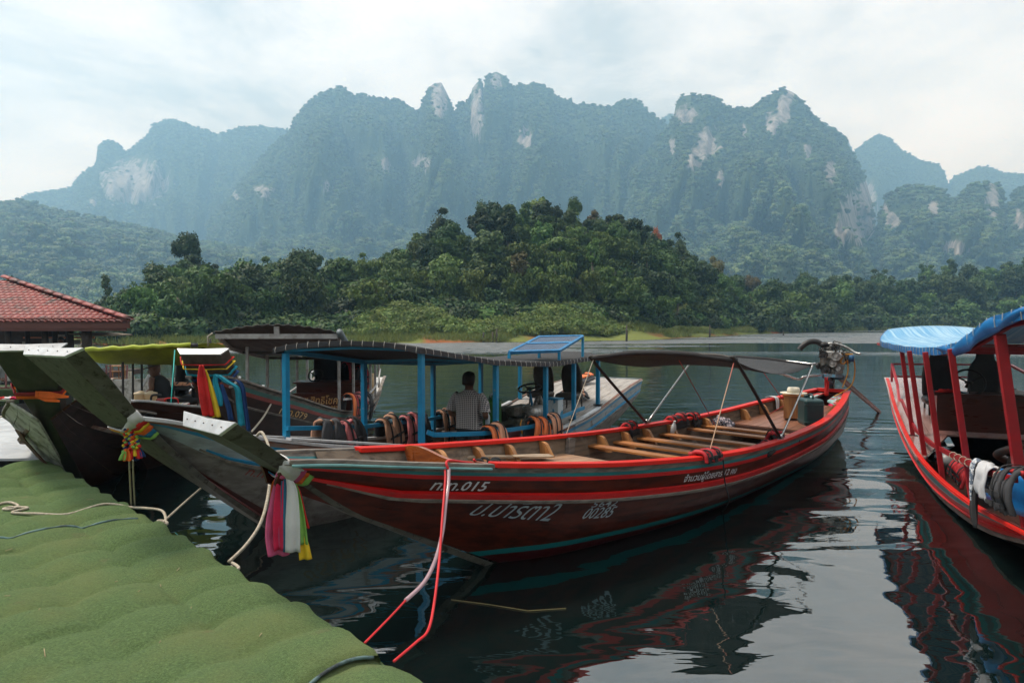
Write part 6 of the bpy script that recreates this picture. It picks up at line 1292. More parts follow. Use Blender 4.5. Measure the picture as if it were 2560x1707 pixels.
M_HEM = mat('net_hem', (0.035, 0.037, 0.042), (0.022, 0.022, 0.026), rough=0.8); M_LACE = mat('white_lacing', (0.50, 0.48, 0.45), rough=0.8)
edge = [r_[0] for r_ in rows[::-1]] ; front = rows[0]; nside = [r_[-1] for r_ in rows]
for L_ in (front, nside, [r_[0] for r_ in rows]): MB().ribbon([p + Vector((0, 0, -0.03)) for p in L_], 0.055, (0, 0, 1), 0.010).build('net_hem', M_HEM, BB.e)
def resample(L_, n): 
    d = [0.0]
    for p, q in zip(L_, L_[1:]): d.append(d[-1] + (q - p).length)
    out = []
    for s_ in np.linspace(0.02, 0.98, n) * d[-1]:
        i = min(max(int(np.searchsorted(d, s_)) - 1, 0), len(L_) - 2); out.append(L_[i].lerp(L_[i + 1], (s_ - d[i]) / (d[i + 1] - d[i] + 1e-9)))
    return out
for L_, n_, dr in ((front, 14, Vector((-0.012, 0, 0))), (nside, 38, Vector((0, -0.012, 0)))):
    for p in resample(L_, n_): MB().tube([p + Vector((0, 0, 0.012)), p + dr + Vector((0, 0, -0.03)), p + dr * 0.8 + Vector((0.006, 0.006, -0.062))], 0.0032, 4).build('lacing', M_LACE, BB.e)
# hand rails
def railing(B, pts, w_, h, m, nm='hand_rail'):
    for p, q in zip(pts, pts[1:]): MB().beam(p, q, w_, h).build(nm, m, B.e, bevel=0.003)
rl = [BB.rayb(px, py, -(BB.w(a_) - 0.10)) for px, py, a_ in ((718, 1071, .6), (903, 1067, 2.05), (1070, 1048, 3.5), (1150, 1032, 4.6))]; railing(BB, rl, 0.03, 0.05, M_BLUE)
rn = [BB.rayb(px, py, BB.w(a_) - 0.02) for px, py, a_ in ((1068, 1080, 1.45), (1085, 1087, 1.7), (1209, 1083, 2.7), (1325, 1067, 3.8), (1383, 1050, 4.4), (1460, 1019, 5.4))]; railing(BB, rn, 0.03, 0.055, M_BLUE)
# decks
planks(BB, 5.15, 8.85, 0, 7, M_GREYDK, zfun=lambda a: max(deckz(a), BB.g(a) - 0.03) + 0.012, inset=-0.03, segs=12, gap=0.008)
planks(BB, 0.0, 2.2, 0.10, 5, M_DECKR, 'floor_board', inset=0.04); planks(BB, 2.2, 5.2, -0.12, 3, M_DECKR, 'floor_board', inset=0.03)
for a in (0.4, 1.2): bench_like(BB, a, -BB.bz(a, BB.g(a) - 0.1) + 0.04, BB.bz(a, BB.g(a) - 0.1) - 0.04, BB.g(a) - 0.10, 0.20, 0.03, M_GREYW)
bench_like(BB, 2.2, -0.62, 0.62, 0.30, 0.22, 0.03, M_GREYW); bench_like(BB, 2.9, -0.68, 0.68, 0.26, 0.22, 0.03, M_GREYW); bench_like(BB, 3.98, -0.74, 0.74, 0.40, 0.34, 0.03, M_GREYW)
MB().beam(BB.L(1.6, BB.w(1.6) - 0.02, BB.g(1.6) + 0.05), BB.L(-0.3, BB.w(-0.3) - 0.02, BB.g(-0.3) + 0.05), 0.09, 0.02).build('gunwale_plate', M_ALU, BB.e)
# solar panels on the roof
sp = [BB.rayz(px, py, z) for px, py, z in ((1273, 881, 1.66), (1398, 877, 1.66), (1457, 841, 1.86), (1348, 843, 1.86))]
def panel_quad(c, name_parent, lo, hi):
    A_, B_, C_, D_ = [Vector(p) for p in c]; p0, p1 = A_.lerp(D_, lo), B_.lerp(C_, lo); p2, p3 = B_.lerp(C_, hi), A_.lerp(D_, hi); n = (p1 - p0).cross(p3 - p0).normalized(); n = n if n.z > 0 else -n
    e_ = thing('solar_panel', BB.toW(p0), BB.phi, ('lower' if lo == 0 else 'upper') + ' solar panel propped on the dark awning roof', 'solar panel', 'solar panels on the awning'); q = [p - p0 for p in (p0, p1, p2, p3)]
    fr = M_BLUEP
    for a, b in ((0, 1), (1, 2), (2, 3), (3, 0)): MB().beam(q[a], q[b], 0.035, 0.045, up=n).build('frame', fr, e_)
    m_cell = mat('solar_cell', (0.045, 0.075, 0.13), (0.06, 0.095, 0.16), rough=0.3, spec=0.4); m_bk = mat('solar_white_grid', (0.55, 0.60, 0.65), rough=0.3)
    MB().add([p + n * 0.012 for p in q], [(0, 1, 2, 3)]).build('backing_sheet', m_bk, e_)
    for i in range(6):
        for j in range(3):
            u0, u1, v0, v1 = i / 6 + 0.0025, (i + 1) / 6 - 0.0025, j / 3 + 0.005, (j + 1) / 3 - 0.005
            f = lambda u, v: q[0].lerp(q[1], u).lerp(q[3].lerp(q[2], u), v) + n * 0.016
            MB().add([f(u0, v0), f(u1, v0), f(u1, v1), f(u0, v1)], [(0, 1, 2, 3)]).build('solar_cell', m_cell, e_)
M_BLUEP = mat('panel_blue_paint', (0.02, 0.20, 0.42), (0.02, 0.15, 0.33), rough=0.45)
panel_quad(sp, None, 0.0, 0.5); panel_quad(sp, None, 0.52, 1.0)
for k in (0, 1, 2, 3): MB().beam(sp[k] - Vector((0, 0, 0.02)), Vector((sp[k].x, sp[k].y, 1.52)), 0.035, 0.035, up=(1, 0, 0)).build('panel_strut', M_BLUE, BB.e)
# seats, engine, wheel, can
M_SEATB = mat('brown_seat_vinyl', (0.030, 0.024, 0.018), (0.050, 0.042, 0.032), scale=(6, 6, 6), rough=0.55)
for px, lab in ((1352, 'worn dark car seat by the steering wheel of the blue-awning boat'), (1428, 'worn dark car seat on the deck side of the blue-awning boat')):
    p = BB.toW(BB.rayb(px, 1060, 0.02 if px < 1400 else 0.42)); a_ = BB.toL(p).x; a_ = 6.0; b_ = -0.14 if px < 1400 else 0.42; q = BB.W(a_, b_, deckz(a_) + 0.035); car_seat((q.x, q.y, q.z), BB.phi + math.pi / 2, M_SEATB, lab, 0.80, -10)
q = BB.W(5.3, 0.0, 0.99); wheel(q, BB.phi - math.pi / 2, 18, 0.19, 'black steering wheel on a blue column in the blue-awning boat', 0.55, M_BLUE)
er = thing('inboard_engine', BB.W(4.65, 0.18, 0.10), BB.phi, 'greasy old inboard engine amidships in the blue-awning boat', 'engine')
MB().box((0, 0, 0.30), (0.72, 0.36, 0.40)).build('engine_block', M_ENGB, er, bevel=0.03); MB().box((-0.05, 0, 0.60), (0.50, 0.22, 0.16)).build('cylinder_head', M_ENGB, er, bevel=0.02); MB().box((-0.28, 0.02, 0.62), (0.22, 0.30, 0.14)).build('rocker_cover', M_ENG, er, bevel=0.02)
MB().smooth().lathe([(0.04, -0.2), (0.11, -0.19), (0.11, 0.19), (0.04, 0.2)], Matrix.Translation((0.12, -0.2, 0.56)) @ rot('Y', 90).to_4x4(), 18).build('air_cleaner', M_ENGL, er)
for k in range(4): MB().smooth().lathe([(0.03, 0), (0.03, 0.12), (0.018, 0.13)], Matrix.Translation((0.0 + 0.08 * k, -0.24, 0.36)), 10).build('injector', M_ENGL, er)
MB().smooth().tube(catmull([(0.3, -0.1, 0.6), (0.40, -0.14, 0.78), (0.36, -0.2, 0.5), (0.46, -0.24, 0.2)], 5), 0.045, 9).build('hose', M_ENG, er); MB().smooth().tube(catmull([(-0.3, -0.2, 0.5), (-0.44, -0.26, 0.42), (-0.4, -0.3, 0.2), (-0.36, -0.3, 0.02)], 5), 0.012, 6).build('fuel_hose', M_YH, er)
for x, y, z, r_ in ((-0.40, -0.05, 0.30, 0.13), (-0.40, 0.06, 0.55, 0.08)): MB().lathe([(r_ * .5, .03), (r_, .025), (r_ * .9, 0), (r_, -.025), (r_ * .5, -.03)], Matrix.Translation((x, y, z)) @ rot('Y', 90).to_4x4(), 20).build('pulley', M_BLACKM, er)
rgx = random.Random(12)
for k in range(12):
    p = Vector((rgx.uniform(-.35, .35), rgx.uniform(-.2, .05), rgx.uniform(.3, .72))); q_ = p + Vector((rgx.uniform(-.25, .25), rgx.uniform(-.12, .1), rgx.uniform(-.3, .12))); MB().smooth().tube(catmull([p, p.lerp(q_, .5) + Vector((0, -.08, .06)), q_], 4), rgx.uniform(.008, .018), 6).build('hose', [M_ENG, M_RUBBER, M_ENGL][k % 3], er)
q = BB.W(5.45, 0.40, deckz(5.45) + 0.02); ti = thing('metal_box', q, BB.phi, 'chipped white and blue metal box between engine and seats', 'box'); MB().box((0, 0, 0.16), (0.20, 0.22, 0.32)).build('box_body', mat('chipped_blue_white', (0.50, 0.56, 0.58), (0.03, 0.22, 0.38), scale=(5, 5, 5), rough=0.5, mixlo=0.5, mixhi=0.54), ti, bevel=0.008); MB().box((0, 0, 0.33), (0.22, 0.24, 0.02)).build('box_lid', M_BLUE, ti)
q = BB.toW(BB.rayb(1230, 1050, -0.36)); q = BB.W(3.95, 0.10, 0.42); jerrycan(q, BB.phi + 0.5, (0.34, 0.26, 0.52), mat('bright_green_plastic', (0.022, 0.11, 0.012), (0.03, 0.14, 0.02), rough=0.4), 'bright green plastic jerrycan beside the standing man', 'green_jerrycan')
crumple(q + Vector((0.02, 0, 0.55)), (0.06, 0.05, 0.05), C_WHITE, 'crumpled white plastic bag on the green jerrycan', 'bag', 'plastic_bag', 3)
# vests of the blue boat
gb = 'faded life vests hung on the blue rails'
def vest_rail(B, P, rz, main, back, label, seed, width=0.36, **kw): return vest(B.toW(P + Vector((0, 0, 0.035))), rz, main, back, label, None, width, seed, group=gb, **kw)
def on_far(px): f = (px - 718) / (1150 - 718); xs = [718, 903, 1070, 1150]; i = max(0, min(2, int(np.searchsorted(xs, px)) - 1)); return rl[i].lerp(rl[i + 1], (px - xs[i]) / (xs[i + 1] - xs[i]))
def on_near(px): xs = [1068, 1085, 1209, 1325, 1383, 1460]; i = max(0, min(4, int(np.searchsorted(xs, px)) - 1)); return rn[i].lerp(rn[i + 1], (px - xs[i]) / (xs[i + 1] - xs[i]))
rzB = BB.phi + math.pi
vest_rail(BB, on_far(812), rzB, M_GREYF, M_TAN, 'charcoal vest back leftmost on the far blue rail', 21, 0.40, straps=0, cross=0); vest_rail(BB, on_far(866), rzB, M_GREYF, M_PINK, 'grey and pink vest left of the second blue post', 22, 0.30, main2=M_PINK); vest_rail(BB, on_far(960), rzB, M_TAN, M_BLACKF, 'faded tan vest right of the second blue post', 23, 0.40)
vest_rail(BB, on_far(1016), rzB, M_PINK, M_GREYF, 'faded pink vest with a round black emblem', 24, 0.40, main2=M_PINK); vest_rail(BB, on_far(1045), rzB, M_GREYF, M_GREYF, 'charcoal vest squeezed beside the front corner post', 25, 0.26, straps=0); vest_rail(BB, on_far(1108), rzB, M_TAN, M_BLACKF, 'tan vest hung just left of the standing man', 26, 0.30)
vest_rail(BB, on_near(1228), rzB, M_PEACH, M_BLACKF, 'peach and orange vest on the near rail before the standing man', 27, 0.42, main2=M_ORANGE, cross=1); vest_rail(BB, on_near(1342), rzB, M_ORANGE, M_GREYF, 'bright orange vest on the near rail before the engine', 28, 0.44); vest_rail(BB, on_near(1376), rzB, M_PEACH, M_BLACKF, 'pale peach vest on the near rail beside the bright orange one', 29, 0.28)
for px, py, lab, sd, m_ in ((1455, 965, 'orange and grey vests heaped on the stern deck', 31, M_ORANGE), (1440, 1000, 'orange vest dropped behind the car seats', 32, M_PEACH)):
    p = BB.rayz(px, py, 0.80 if py < 980 else 0.66); q = BB.toW(p); vest((q.x, q.y, max(deckz(p.x), BB.g(p.x) - .03) + 0.03), BB.phi + sd, m_, M_GREYF, lab, LIE, 0.46, sd, group=gb)
q = BB.W(3.3, 0.62, 0.26); crumple(q, (0.22, 0.16, 0.16), M_GREYF, 'grey bundle under the near rail between the vests', 'bundle', 'grey_bundle', 11); q = BB.W(3.7, 0.62, 0.26)
e_ = thing('maroon_cushion', q, BB.phi, 'maroon padded cushion standing under the near rail', 'cushion'); MB().box((0, 0, 0.15), (0.30, 0.07, 0.30)).build('cushion_body', mat('maroon_vinyl', (0.10, 0.022, 0.025), (0.07, 0.018, 0.02), rough=0.5), e_, bevel=0.03)
# emblem on the pink vest
q = BB.toW(on_far(1016)); 
# standing man seen from behind
mn0 = BB.W(3.35, 0.08, -0.12); man = thing('person', mn0, R(152), 'person in a grey checked shirt and dark trousers standing with their back turned', 'person')
man.scale = (1.06, 1.06, 0.95); bd = MB().smooth(); hc = Vector((0.015, -0.02, 1.46))
legs = [[Vector((s_ * 0.085, 0, 0.0)), Vector((s_ * 0.09, 0.01, 0.42)), Vector((s_ * 0.085, 0, 0.80))] for s_ in (-1, 1)]
R_ = [ring((0, 0, z), rx, ry) for z, rx, ry in ((0.70, 0.15, 0.10), (0.85, 0.155, 0.11), (1.0, 0.145, 0.10), (1.15, 0.165, 0.105), (1.24, 0.165, 0.10), (1.29, 0.10, 0.075), (1.31, 0.055, 0.055), (1.38, 0.05, 0.055))]; bd.loft(R_)
for l in legs: bd.tube(l, [0.045, 0.06, 0.085], 10)
Mh = head(bd, hc, 0.25, 0.12)
AR = {}
for s_ in (-1, 1):
    sh, el, wr = Vector((s_ * 0.185, 0, 1.23)), Vector((s_ * 0.275, 0.04, 0.96)), Vector((s_ * 0.17, -0.16, 0.88)); AR[s_] = (sh, el, wr); bd.tube(catmull([sh, sh.lerp(el, .5) + Vector((s_ * .015, .0, 0)), el, el.lerp(wr, .5), wr], 4), [0.052, .05, .049, .048, .046, .045, .044, .042, .041, .041, .040, .038, .036, .034, .032, .030, .028], 10)
    hand(bd, wr, (-s_ * 0.3, -0.9, -0.1), (-s_, 0, 0), 1.0, 0.7)
bd.build('body', SKIN, man); hair_cap(hc, Mh, man, HAIR, -0.075)
SHIRT = check_mat('checked_shirt', (0.11, 0.105, 0.11), (0.48, 0.46, 0.45))
sh_ = MB().smooth(); prof = [(0.735, 0.185, 0.135), (0.80, 0.182, 0.138), (0.95, 0.175, 0.135), (1.08, 0.190, 0.135), (1.18, 0.205, 0.130), (1.245, 0.185, 0.112), (1.285, 0.105, 0.085), (1.325, 0.066, 0.068)]
sh_.loft([[p + Vector((0.008 * mn.noise((p.x * 9, z * 9, 1)), 0.012 * mn.noise((p.x * 7, z * 8, 5)), 0.02 * math.cos(8 * p.x) if z < .74 else 0)) for p in ring((0, 0.005, z), rx, ry, 22)] for z, rx, ry in prof], True, False)
for s_ in (-1, 1):
    sh, el, wr = AR[s_]; sh_.tube(catmull([sh + Vector((-s_ * .03, 0, .005)), sh.lerp(el, .35) + Vector((s_ * .02, 0, 0)), sh.lerp(el, .86)], 5), [.075, .074, .072, .070, .069, .068, .069, .071, .073, .075, .077], 12, False)
sh_.build('shirt', SHIRT, man)
tr_ = MB().smooth(); tr_.loft([ring((0, 0, z), rx, ry, 18) for z, rx, ry in ((0.70, 0.165, 0.12), (0.76, 0.168, 0.125), (0.86, 0.160, 0.12))], True, False)
for l in legs: tr_.tube([l[0] + Vector((0, 0, .04)), l[1], l[2] + Vector((0, 0, .02))], [0.075, 0.085, 0.105], 12)
tr_.build('trousers', mat('dark_trousers', (0.014, 0.014, 0.017), (0.020, 0.020, 0.024), rough=0.85), man)
q = man.matrix_world
hx = Vector(mn0) + Matrix.Rotation(R(152), 3, 'Z') @ Vector((-0.19, -0.19, 0.82)); bottle((hx.x + 0.0, hx.y, hx.z - 0.12), 'clear water bottle held in the standing man hand', 0.1, 1.1)
# ribbons, braid and cords of the blue boat's prow
r2 = thing('sash_ribbons', BB.toW(BB.prow_A[22]), 0, 'white, red, yellow, orange, blue and green sashes round the widest prow', 'ribbons'); o2 = r2.location.copy()
fan(BB, 19.3, ((18.6, 0.035, C_GREEN), (19.0, 0.05, C_BLUE), (19.45, 0.05, C_OR), (19.8, 0.03, C_YEL), (20.15, 0.05, C_REDC), (20.8, 0.10, C_WHITE)), r2)
Yb = 5.45; tz = thing('braided_tassel', uy(325, 1066, Yb), 0, 'braided rainbow tassel hanging from the widest prow', 'tassel'); ot = tz.location.copy(); cols_ = [C_REDC, C_YEL, C_NAVY, C_OR, C_GREEN]
for k, (x0, x1, y1) in enumerate(((318, 312, 1128), (325, 330, 1120), (332, 346, 1118))):
    for i in range(15):
        f = i / 14; c = uy(lerp(x0, x1, f) + 3.2 * math.sin(i * 2.1), lerp(1064, y1, f), Yb - 0.02 * (k % 2)) - ot
        MB().smooth().ell(c, (0.020, 0.018, 0.013), 8, 6, rot('Y', 35 if i % 2 else -35)).build('braid_link', cols_[(i + k) % 5], tz)
for k, (x0, x1, y0, y1, m_) in enumerate(((312, 305, 1128, 1150, C_GREEN), (318, 318, 1122, 1152, C_OR), (326, 322, 1118, 1148, C_REDC), (330, 336, 1112, 1140, C_YEL), (340, 348, 1112, 1146, C_REDC), (346, 358, 1118, 1142, C_NAVY), (336, 340, 1120, 1150, C_NAVY))): px_drape([(x0, y0), ((x0 + x1) / 2, (y0 + y1) / 2), (x1, y1)], [8, 16, 17], m_, Yb - 0.03 + 0.012 * k, tz, ot, 0.008, k)
for dx in (0, 9): rope('mooring_rope', path3([(323 + dx, 1150), (325 + dx, 1200), (328 + dx, 1262)], Yb, uz(332, 1262, DZ).y), 0.007, M_ROPE, ('left' if dx == 0 else 'right') + ' of two white cords from the tassel down to the dock', 'cord')
rope('mooring_rope', path3([(640, 1092), (652, 1080), (662, 1092), (672, 1120), (676, 1180), (668, 1250), (650, 1310), (615, 1362), (572, 1404)], BB.toW(BB.h(BB.find(650, 0, 1), 0, 1)).y - 0.03, uz(572, 1404, DZ - 0.03).y), 0.013, M_ROPE, 'pale rope drooping from the blue boat gunwale to the dock edge')
rope('taut_rope', path3([(512, 1212), (462, 1255), (410, 1302)], 6.3, uz(410, 1302, DZ).y), 0.010, M_ROPE, 'pale taut rope from the grey hull to the dock knot')
pts = [uz(px, py, DZ + 0.02) for px, py in ((-20, 1262), (20, 1256), (45, 1262), (30, 1275), (8, 1272), (30, 1268), (70, 1272), (30, 1282), (95, 1284), (170, 1280), (260, 1266), (330, 1262), (365, 1272), (405, 1278), (414, 1298), (400, 1304), (395, 1298), (412, 1300), (418, 1307), (404, 1310))]
rope('dock_rope', catmull([Vector((p.x, p.y, DZ + 0.014 + carpet_z(*s_of(p)) * (1 if i < 13 else 0.3))) for i, p in enumerate(pts)], 6), 0.012, M_ROPE, 'pale rope snaking across the green carpet to a knot at the edge')
rope('rope_loop', catmull([uz(px, py, DZ - 0.04) for px, py in ((575, 1404), (590, 1412), (597, 1420), (588, 1424), (578, 1416))], 5), 0.012, M_ROPE, 'small end loop of pale rope at the dock edge')
# ================================================================= fittings of the dark brown boat
M_GP = mat('grey_painted_post', (0.36, 0.35, 0.34), (0.24, 0.23, 0.22), scale=(6, 6, 6), rough=0.6, dirt=(0.13, 0.10, 0.08), dirt_s=9); M_WP = mat('white_painted_rail', (0.58, 0.58, 0.58), (0.46, 0.46, 0.46), rough=0.5)
d_eave = lambda a: interp(a, [0.8, 1.0, 1.5, 3.0, 4.5, 6.0], [1.93, 1.90, 1.68, 1.46, 1.36, 1.36]); d_hw = lambda a: interp(a, [1, 6], [0.95, 0.92])
for px, sd in ((612, -1), (663, -1), (701, -1), (738, -1), (763, -1), (856, 1), (891, 1), (913, 1), (933, 1), (944, 1), (953, 1)):
    a = DB.find(px, 0, sd); b = sd * (DB.w(a) - 0.05); base = DB.L(a, b, DB.g(a) - 0.02); post(DB, base, Vector((base.x, base.y, d_eave(a) + 0.02)), 0.045, M_GP)
CORR = mat('dark_corrugated_sheet', (0.055, 0.048, 0.044), (0.10, 0.09, 0.085), scale=(3, 3, 3), rough=0.65)
rows = []
for i in range(25):
    a = lerp(0.9, 5.6, i / 24); r = []
    for j in range(49):
        u = j / 48; b = lerp(-1, 1, u) * d_hw(a); r.append(DB.L(a, b, d_eave(a) + 0.03 + 0.12 * math.sin(math.pi * u) ** 0.9 + 0.010 * math.sin(j * math.pi / 2 + 0.3)))
    rows.append(r)
MB().smooth().grid(rows, 0.008).build('roof_sheet', CORR, DB.e)
f0, f1 = DB.L(0.95, -0.93, 1.88), DB.L(0.95, 0.93, 1.88); MB().beam(f0, f1, 0.04, 0.075).build('roof_beam', M_GP, DB.e); MB().beam((f0 + f1) / 2 + Vector((0, 0, 0.03)), (f0 + f1) / 2 + Vector((0, 0, 0.155)), 0.08, 0.045, up=(1, 0, 0)).build('king_post', M_GP, DB.e)
for sd in (-1, 1):
    P = [DB.L(a, sd * (d_hw(a) - 0.03), d_eave(a) - 0.01) for a in np.linspace(0.95, 5.6, 9)]
    for p, q in zip(P, P[1:]): MB().beam(p, q, 0.04, 0.05).build('eave_beam', M_GP, DB.e)
for a in (2.0, 3.2, 4.4): MB().beam(DB.L(a, -d_hw(a), d_eave(a) - 0.02), DB.L(a, d_hw(a), d_eave(a) - 0.02), 0.035, 0.04).build('cross_beam', mat('dark_beam', (0.06, 0.052, 0.046), rough=0.7), DB.e)
P = [DB.L(a, d_hw(a) + 0.02, d_eave(a) + 0.035) for a in np.linspace(0.9, 5.4, 10)]; MB().smooth().tube(P, 0.05, 8).build('rolled_tarp', mat('grey_blue_tarp', (0.16, 0.20, 0.22), (0.10, 0.12, 0.14), scale=(8, 8, 8), rough=0.6), DB.e)
rope('tie_string', [DB.toW(f0 + Vector((0, 0.05, 0.05))), DB.toW(f0 + Vector((0, 0.12, 0.0))), DB.toW(f0 + Vector((0, 0.12, -0.15)))], 0.012, M_ROPE, 'white string end tied at the corrugated roof corner', 'string')
planks(DB, -0.4, 4.2, 0.15, 5, M_DECKR, 'floor_board', inset=0.04)
planks(DB, 4.9, 6.55, 0, 8, mat('white_deck_board', (0.55, 0.55, 0.53), (0.42, 0.41, 0.39), scale=(1.5, 16, 16), rough=0.6, hue_rand=0.08), zfun=lambda a: DB.g(a) + 0.01, inset=0.0)
M_MAHOG = mat('dark_mahogany', (0.075, 0.018, 0.010), (0.05, 0.013, 0.008), scale=(10, 2, 10), rough=0.3, coat=0.3)
cb = thing('helm_cabinet', DB.W(4.55, 0, 0.15), DB.phi, 'dark mahogany helm cabinet in the dark brown boat', 'cabinet'); tz_ = 2.1 - 152 / FPX * (9.6 + 4.5); hC = tz_ - 0.15
MB().box((0, 0.0, hC / 2), (0.45, 1.30, hC)).build('cabinet_body', M_MAHOG, cb, bevel=0.006); MB().box((0, 0, hC + 0.015), (0.55, 1.42, 0.035)).build('cabinet_top', M_MAHOG, cb, bevel=0.006)
# name board
q0, q1 = DB.raya(728, 985, 3.6), DB.raya(858, 1066, 3.6); nb_ = thing('name_board', DB.W(3.6, 0, 0.16), DB.phi, 'red-brown board with gold Thai lettering and a phone number', 'sign'); Lc = DB.toL(nb_.location)
yl, yr, zt, zb = q0.y, q1.y, q0.z, 0.14; P = []
for u in np.linspace(0, 1, 13): P.append(Vector((0, lerp(yl, yr, u), zt + 0.025 * math.sin(math.pi * u * 1.0) + 0.012 * math.sin(u * 12))))
n = len(P); V = [p - Vector((0, 0, Lc.z)) for p in P] + [Vector((0, p.y, zb - Lc.z)) for p in P]; V += [p + Vector((0.03, 0, 0)) for p in V]; Fc = []
for i in range(n - 1): Fc += [(i + 1, i, n + i, n + i + 1), (2 * n + i, 2 * n + i + 1, 3 * n + i + 1, 3 * n + i), (i, i + 1, 2 * n + i + 1, 2 * n + i)]
MB().add(V, Fc).build('board', M_MAHOG, nb_)
def flat_text(body, parent, origin, xdir, width, height, m, bold=0.0, shear=0.15, name='lettering'):
    c = bpy.data.curves.new('t', 'FONT'); c.body = body; c.size = 1; c.offset = bold; c.resolution_u = 2; o = bpy.data.objects.new('t', c); link(o); me = bpy.data.meshes.new_from_object(o.evaluated_get(bpy.context.evaluated_depsgraph_get())); bpy.data.objects.remove(o)
    vs = np.array([v.co[:] for v in me.vertices]); fs_ = [tuple(p.vertices) for p in me.polygons]; x0, x1, y0, y1 = vs[:, 0].min(), vs[:, 0].max(), vs[:, 1].min(), vs[:, 1].max(); xd = Vector(xdir)
    MB().add([Vector(origin) + xd * ((p[0] - x0) / (x1 - x0) * width + shear * (p[1] - y0) / (y1 - y0) * height) + Vector((0, 0, (p[1] - y0) / (y1 - y0) * height)) for p in vs], fs_).build(name, m, parent)
wN = abs(yr - yl); zN = lambda py: DB.raya(800, py, 3.6).z - Lc.z; yN = lambda px: DB.raya(px, 1000, 3.6).y
flat_text('ส.สิทธิโชค', nb_, (-0.006, yN(757), zN(1010)), (0, -1, 0), abs(yN(843) - yN(757)), zN(988) - zN(1010), M_GOLD, 0.012)
flat_text('-7459539 • 083-', nb_, (-0.006, yN(768), zN(1023)), (0, -1, 0), abs(yN(848) - yN(768)), zN(1014) - zN(1023), M_GOLD, 0.012)
M_SEATK = mat('black_seat_cloth', (0.012, 0.012, 0.013), (0.022, 0.022, 0.024), rough=0.7)
car_seat(DB.W(5.15, -0.28, 0.40), DB.phi + math.pi / 2, M_SEATK, 'black seat behind the mahogany helm cabinet', 1.05, -8); car_seat(DB.W(5.15, 0.26, 0.40), DB.phi + math.pi / 2, M_SEATK, 'black seat covered with red vests in the dark brown boat', 1.05, -8)
wheel(DB.W(4.50, -0.30, tz_ + 0.16), DB.phi - math.pi / 2, 55, 0.15, 'black steering wheel on the mahogany cabinet', 0.15)
vest(DB.W(5.05, 0.22, 1.16), DB.phi + math.pi / 2 + 1.57, M_REDF, M_BLACKF, 'red and black vest thrown over the helm seat of the dark brown boat', None, 0.40, 41, group='red vests in the dark brown boat'); vest(DB.W(5.00, 0.52, 1.10), DB.phi + math.pi / 2 + 1.4, M_REDF, M_BLACKF, 'red vest hanging beside the helm seat of the dark brown boat', None, 0.32, 42, group='red vests in the dark brown boat')
jr = [DB.rayb(px, py, DB.w(4.5) - 0.03) for px, py in ((860, 998), (913, 993), (934, 972), (946, 955), (951, 922))]; railing(DB, jr, 0.025, 0.035, M_WP)
jl = [DB.rayb(px, py, -(DB.w(4) - 0.03)) for px, py in ((718, 985), (760, 955))]; railing(DB, jl, 0.025, 0.035, M_WP); jl2 = [DB.rayb(px, py, -(DB.w(6) - 0.03)) for px, py in ((777, 960), (778, 932), (800, 905))]; railing(DB, jl2, 0.025, 0.035, M_WP)
ord_ = 'salmon and black vests over the dark boat side'
for px, m_, w_, sd, lab in ((872, M_ORANGE, 0.40, 51, 'salmon-red vest over the dark boat rail behind the blue post'), (892, M_PINK, 0.34, 52, 'patterned salmon vest against the blue post'), (915, M_GREYF, 0.28, 53, 'charcoal vest dangling from the white rail end')):
    P_ = jr[0].lerp(jr[1], min(1, (px - 860) / 53)); vest(DB.toW(P_ + Vector((0, 0, 0.02))), DB.phi + math.pi, M_REDF if m_ is M_ORANGE else m_, M_BLACKF, lab, None, w_, sd, group=ord_, main2=M_ORANGE if m_ is M_ORANGE else None)
jg = DB.toW(DB.rayz(927, 1003, 0.50)); bj = thing('water_barrel', DB.W(5.35, 0.60, DB.g(5.35) + 0.02), 0, 'beige plastic water barrel on the dark boat stern deck', 'barrel'); M_BEIGE = mat('beige_plastic', (0.55, 0.38, 0.20), (0.48, 0.32, 0.17), rough=0.5)
MB().smooth().lathe([(0.14, 0), (0.155, 0.02), (0.16, 0.20), (0.155, 0.36), (0.14, 0.40), (0.12, 0.41)], None, 22).build('barrel_body', M_BEIGE, bj); MB().smooth().lathe([(0.15, 0.385), (0.155, 0.40), (0.15, 0.44), (0.04, 0.45)], None, 22).build('barrel_lid', M_BEIGE, bj); MB().smooth().tube([(0.15, 0, 0.08), (0.20, 0, 0.07)], 0.014, 8).build('tap', M_BLACKM, bj)
rope('stern_line', path3([(690, 985), (682, 1000), (660, 1040), (630, 1078)], 9.6, 7.6), 0.013, M_ROPE, 'pale rope slanting from the dark boat side down to the grey boat')
# prow ribbons
r3 = thing('ribbon_garland', DB.toW(DB.prow_A[18]), 0, 'red, yellow, cyan and dark blue sashes on the dark boat prow', 'ribbons'); o3 = r3.location.copy()
for i, (f0_, f1_, m_) in enumerate(((16.0, 16.5, C_WHITE), (17.2, 17.8, C_NAVY), (18.3, 18.9, C_CYAN), (20.0, 20.3, C_YEL), (21.2, 21.5, C_REDC))): sleeve_w(DB, f0_, f1_, m_, r3, seed=i + 30, grow=0.012)
Yd = 7.75
px_drape([(504, 912), (506, 950), (514, 1000), (522, 1040)], [10, 24, 28, 26], C_REDC, Yd - 0.05, r3, o3, 0.02, 1); px_drape([(512, 925), (522, 960), (532, 1000), (542, 1043)], [8, 14, 20, 18], C_YEL, Yd - 0.03, r3, o3, 0.012, 2); px_drape([(540, 935), (538, 955), (548, 990), (552, 1015)], [10, 12, 14, 8], C_CYAN, Yd - 0.02, r3, o3, 0.012, 3)
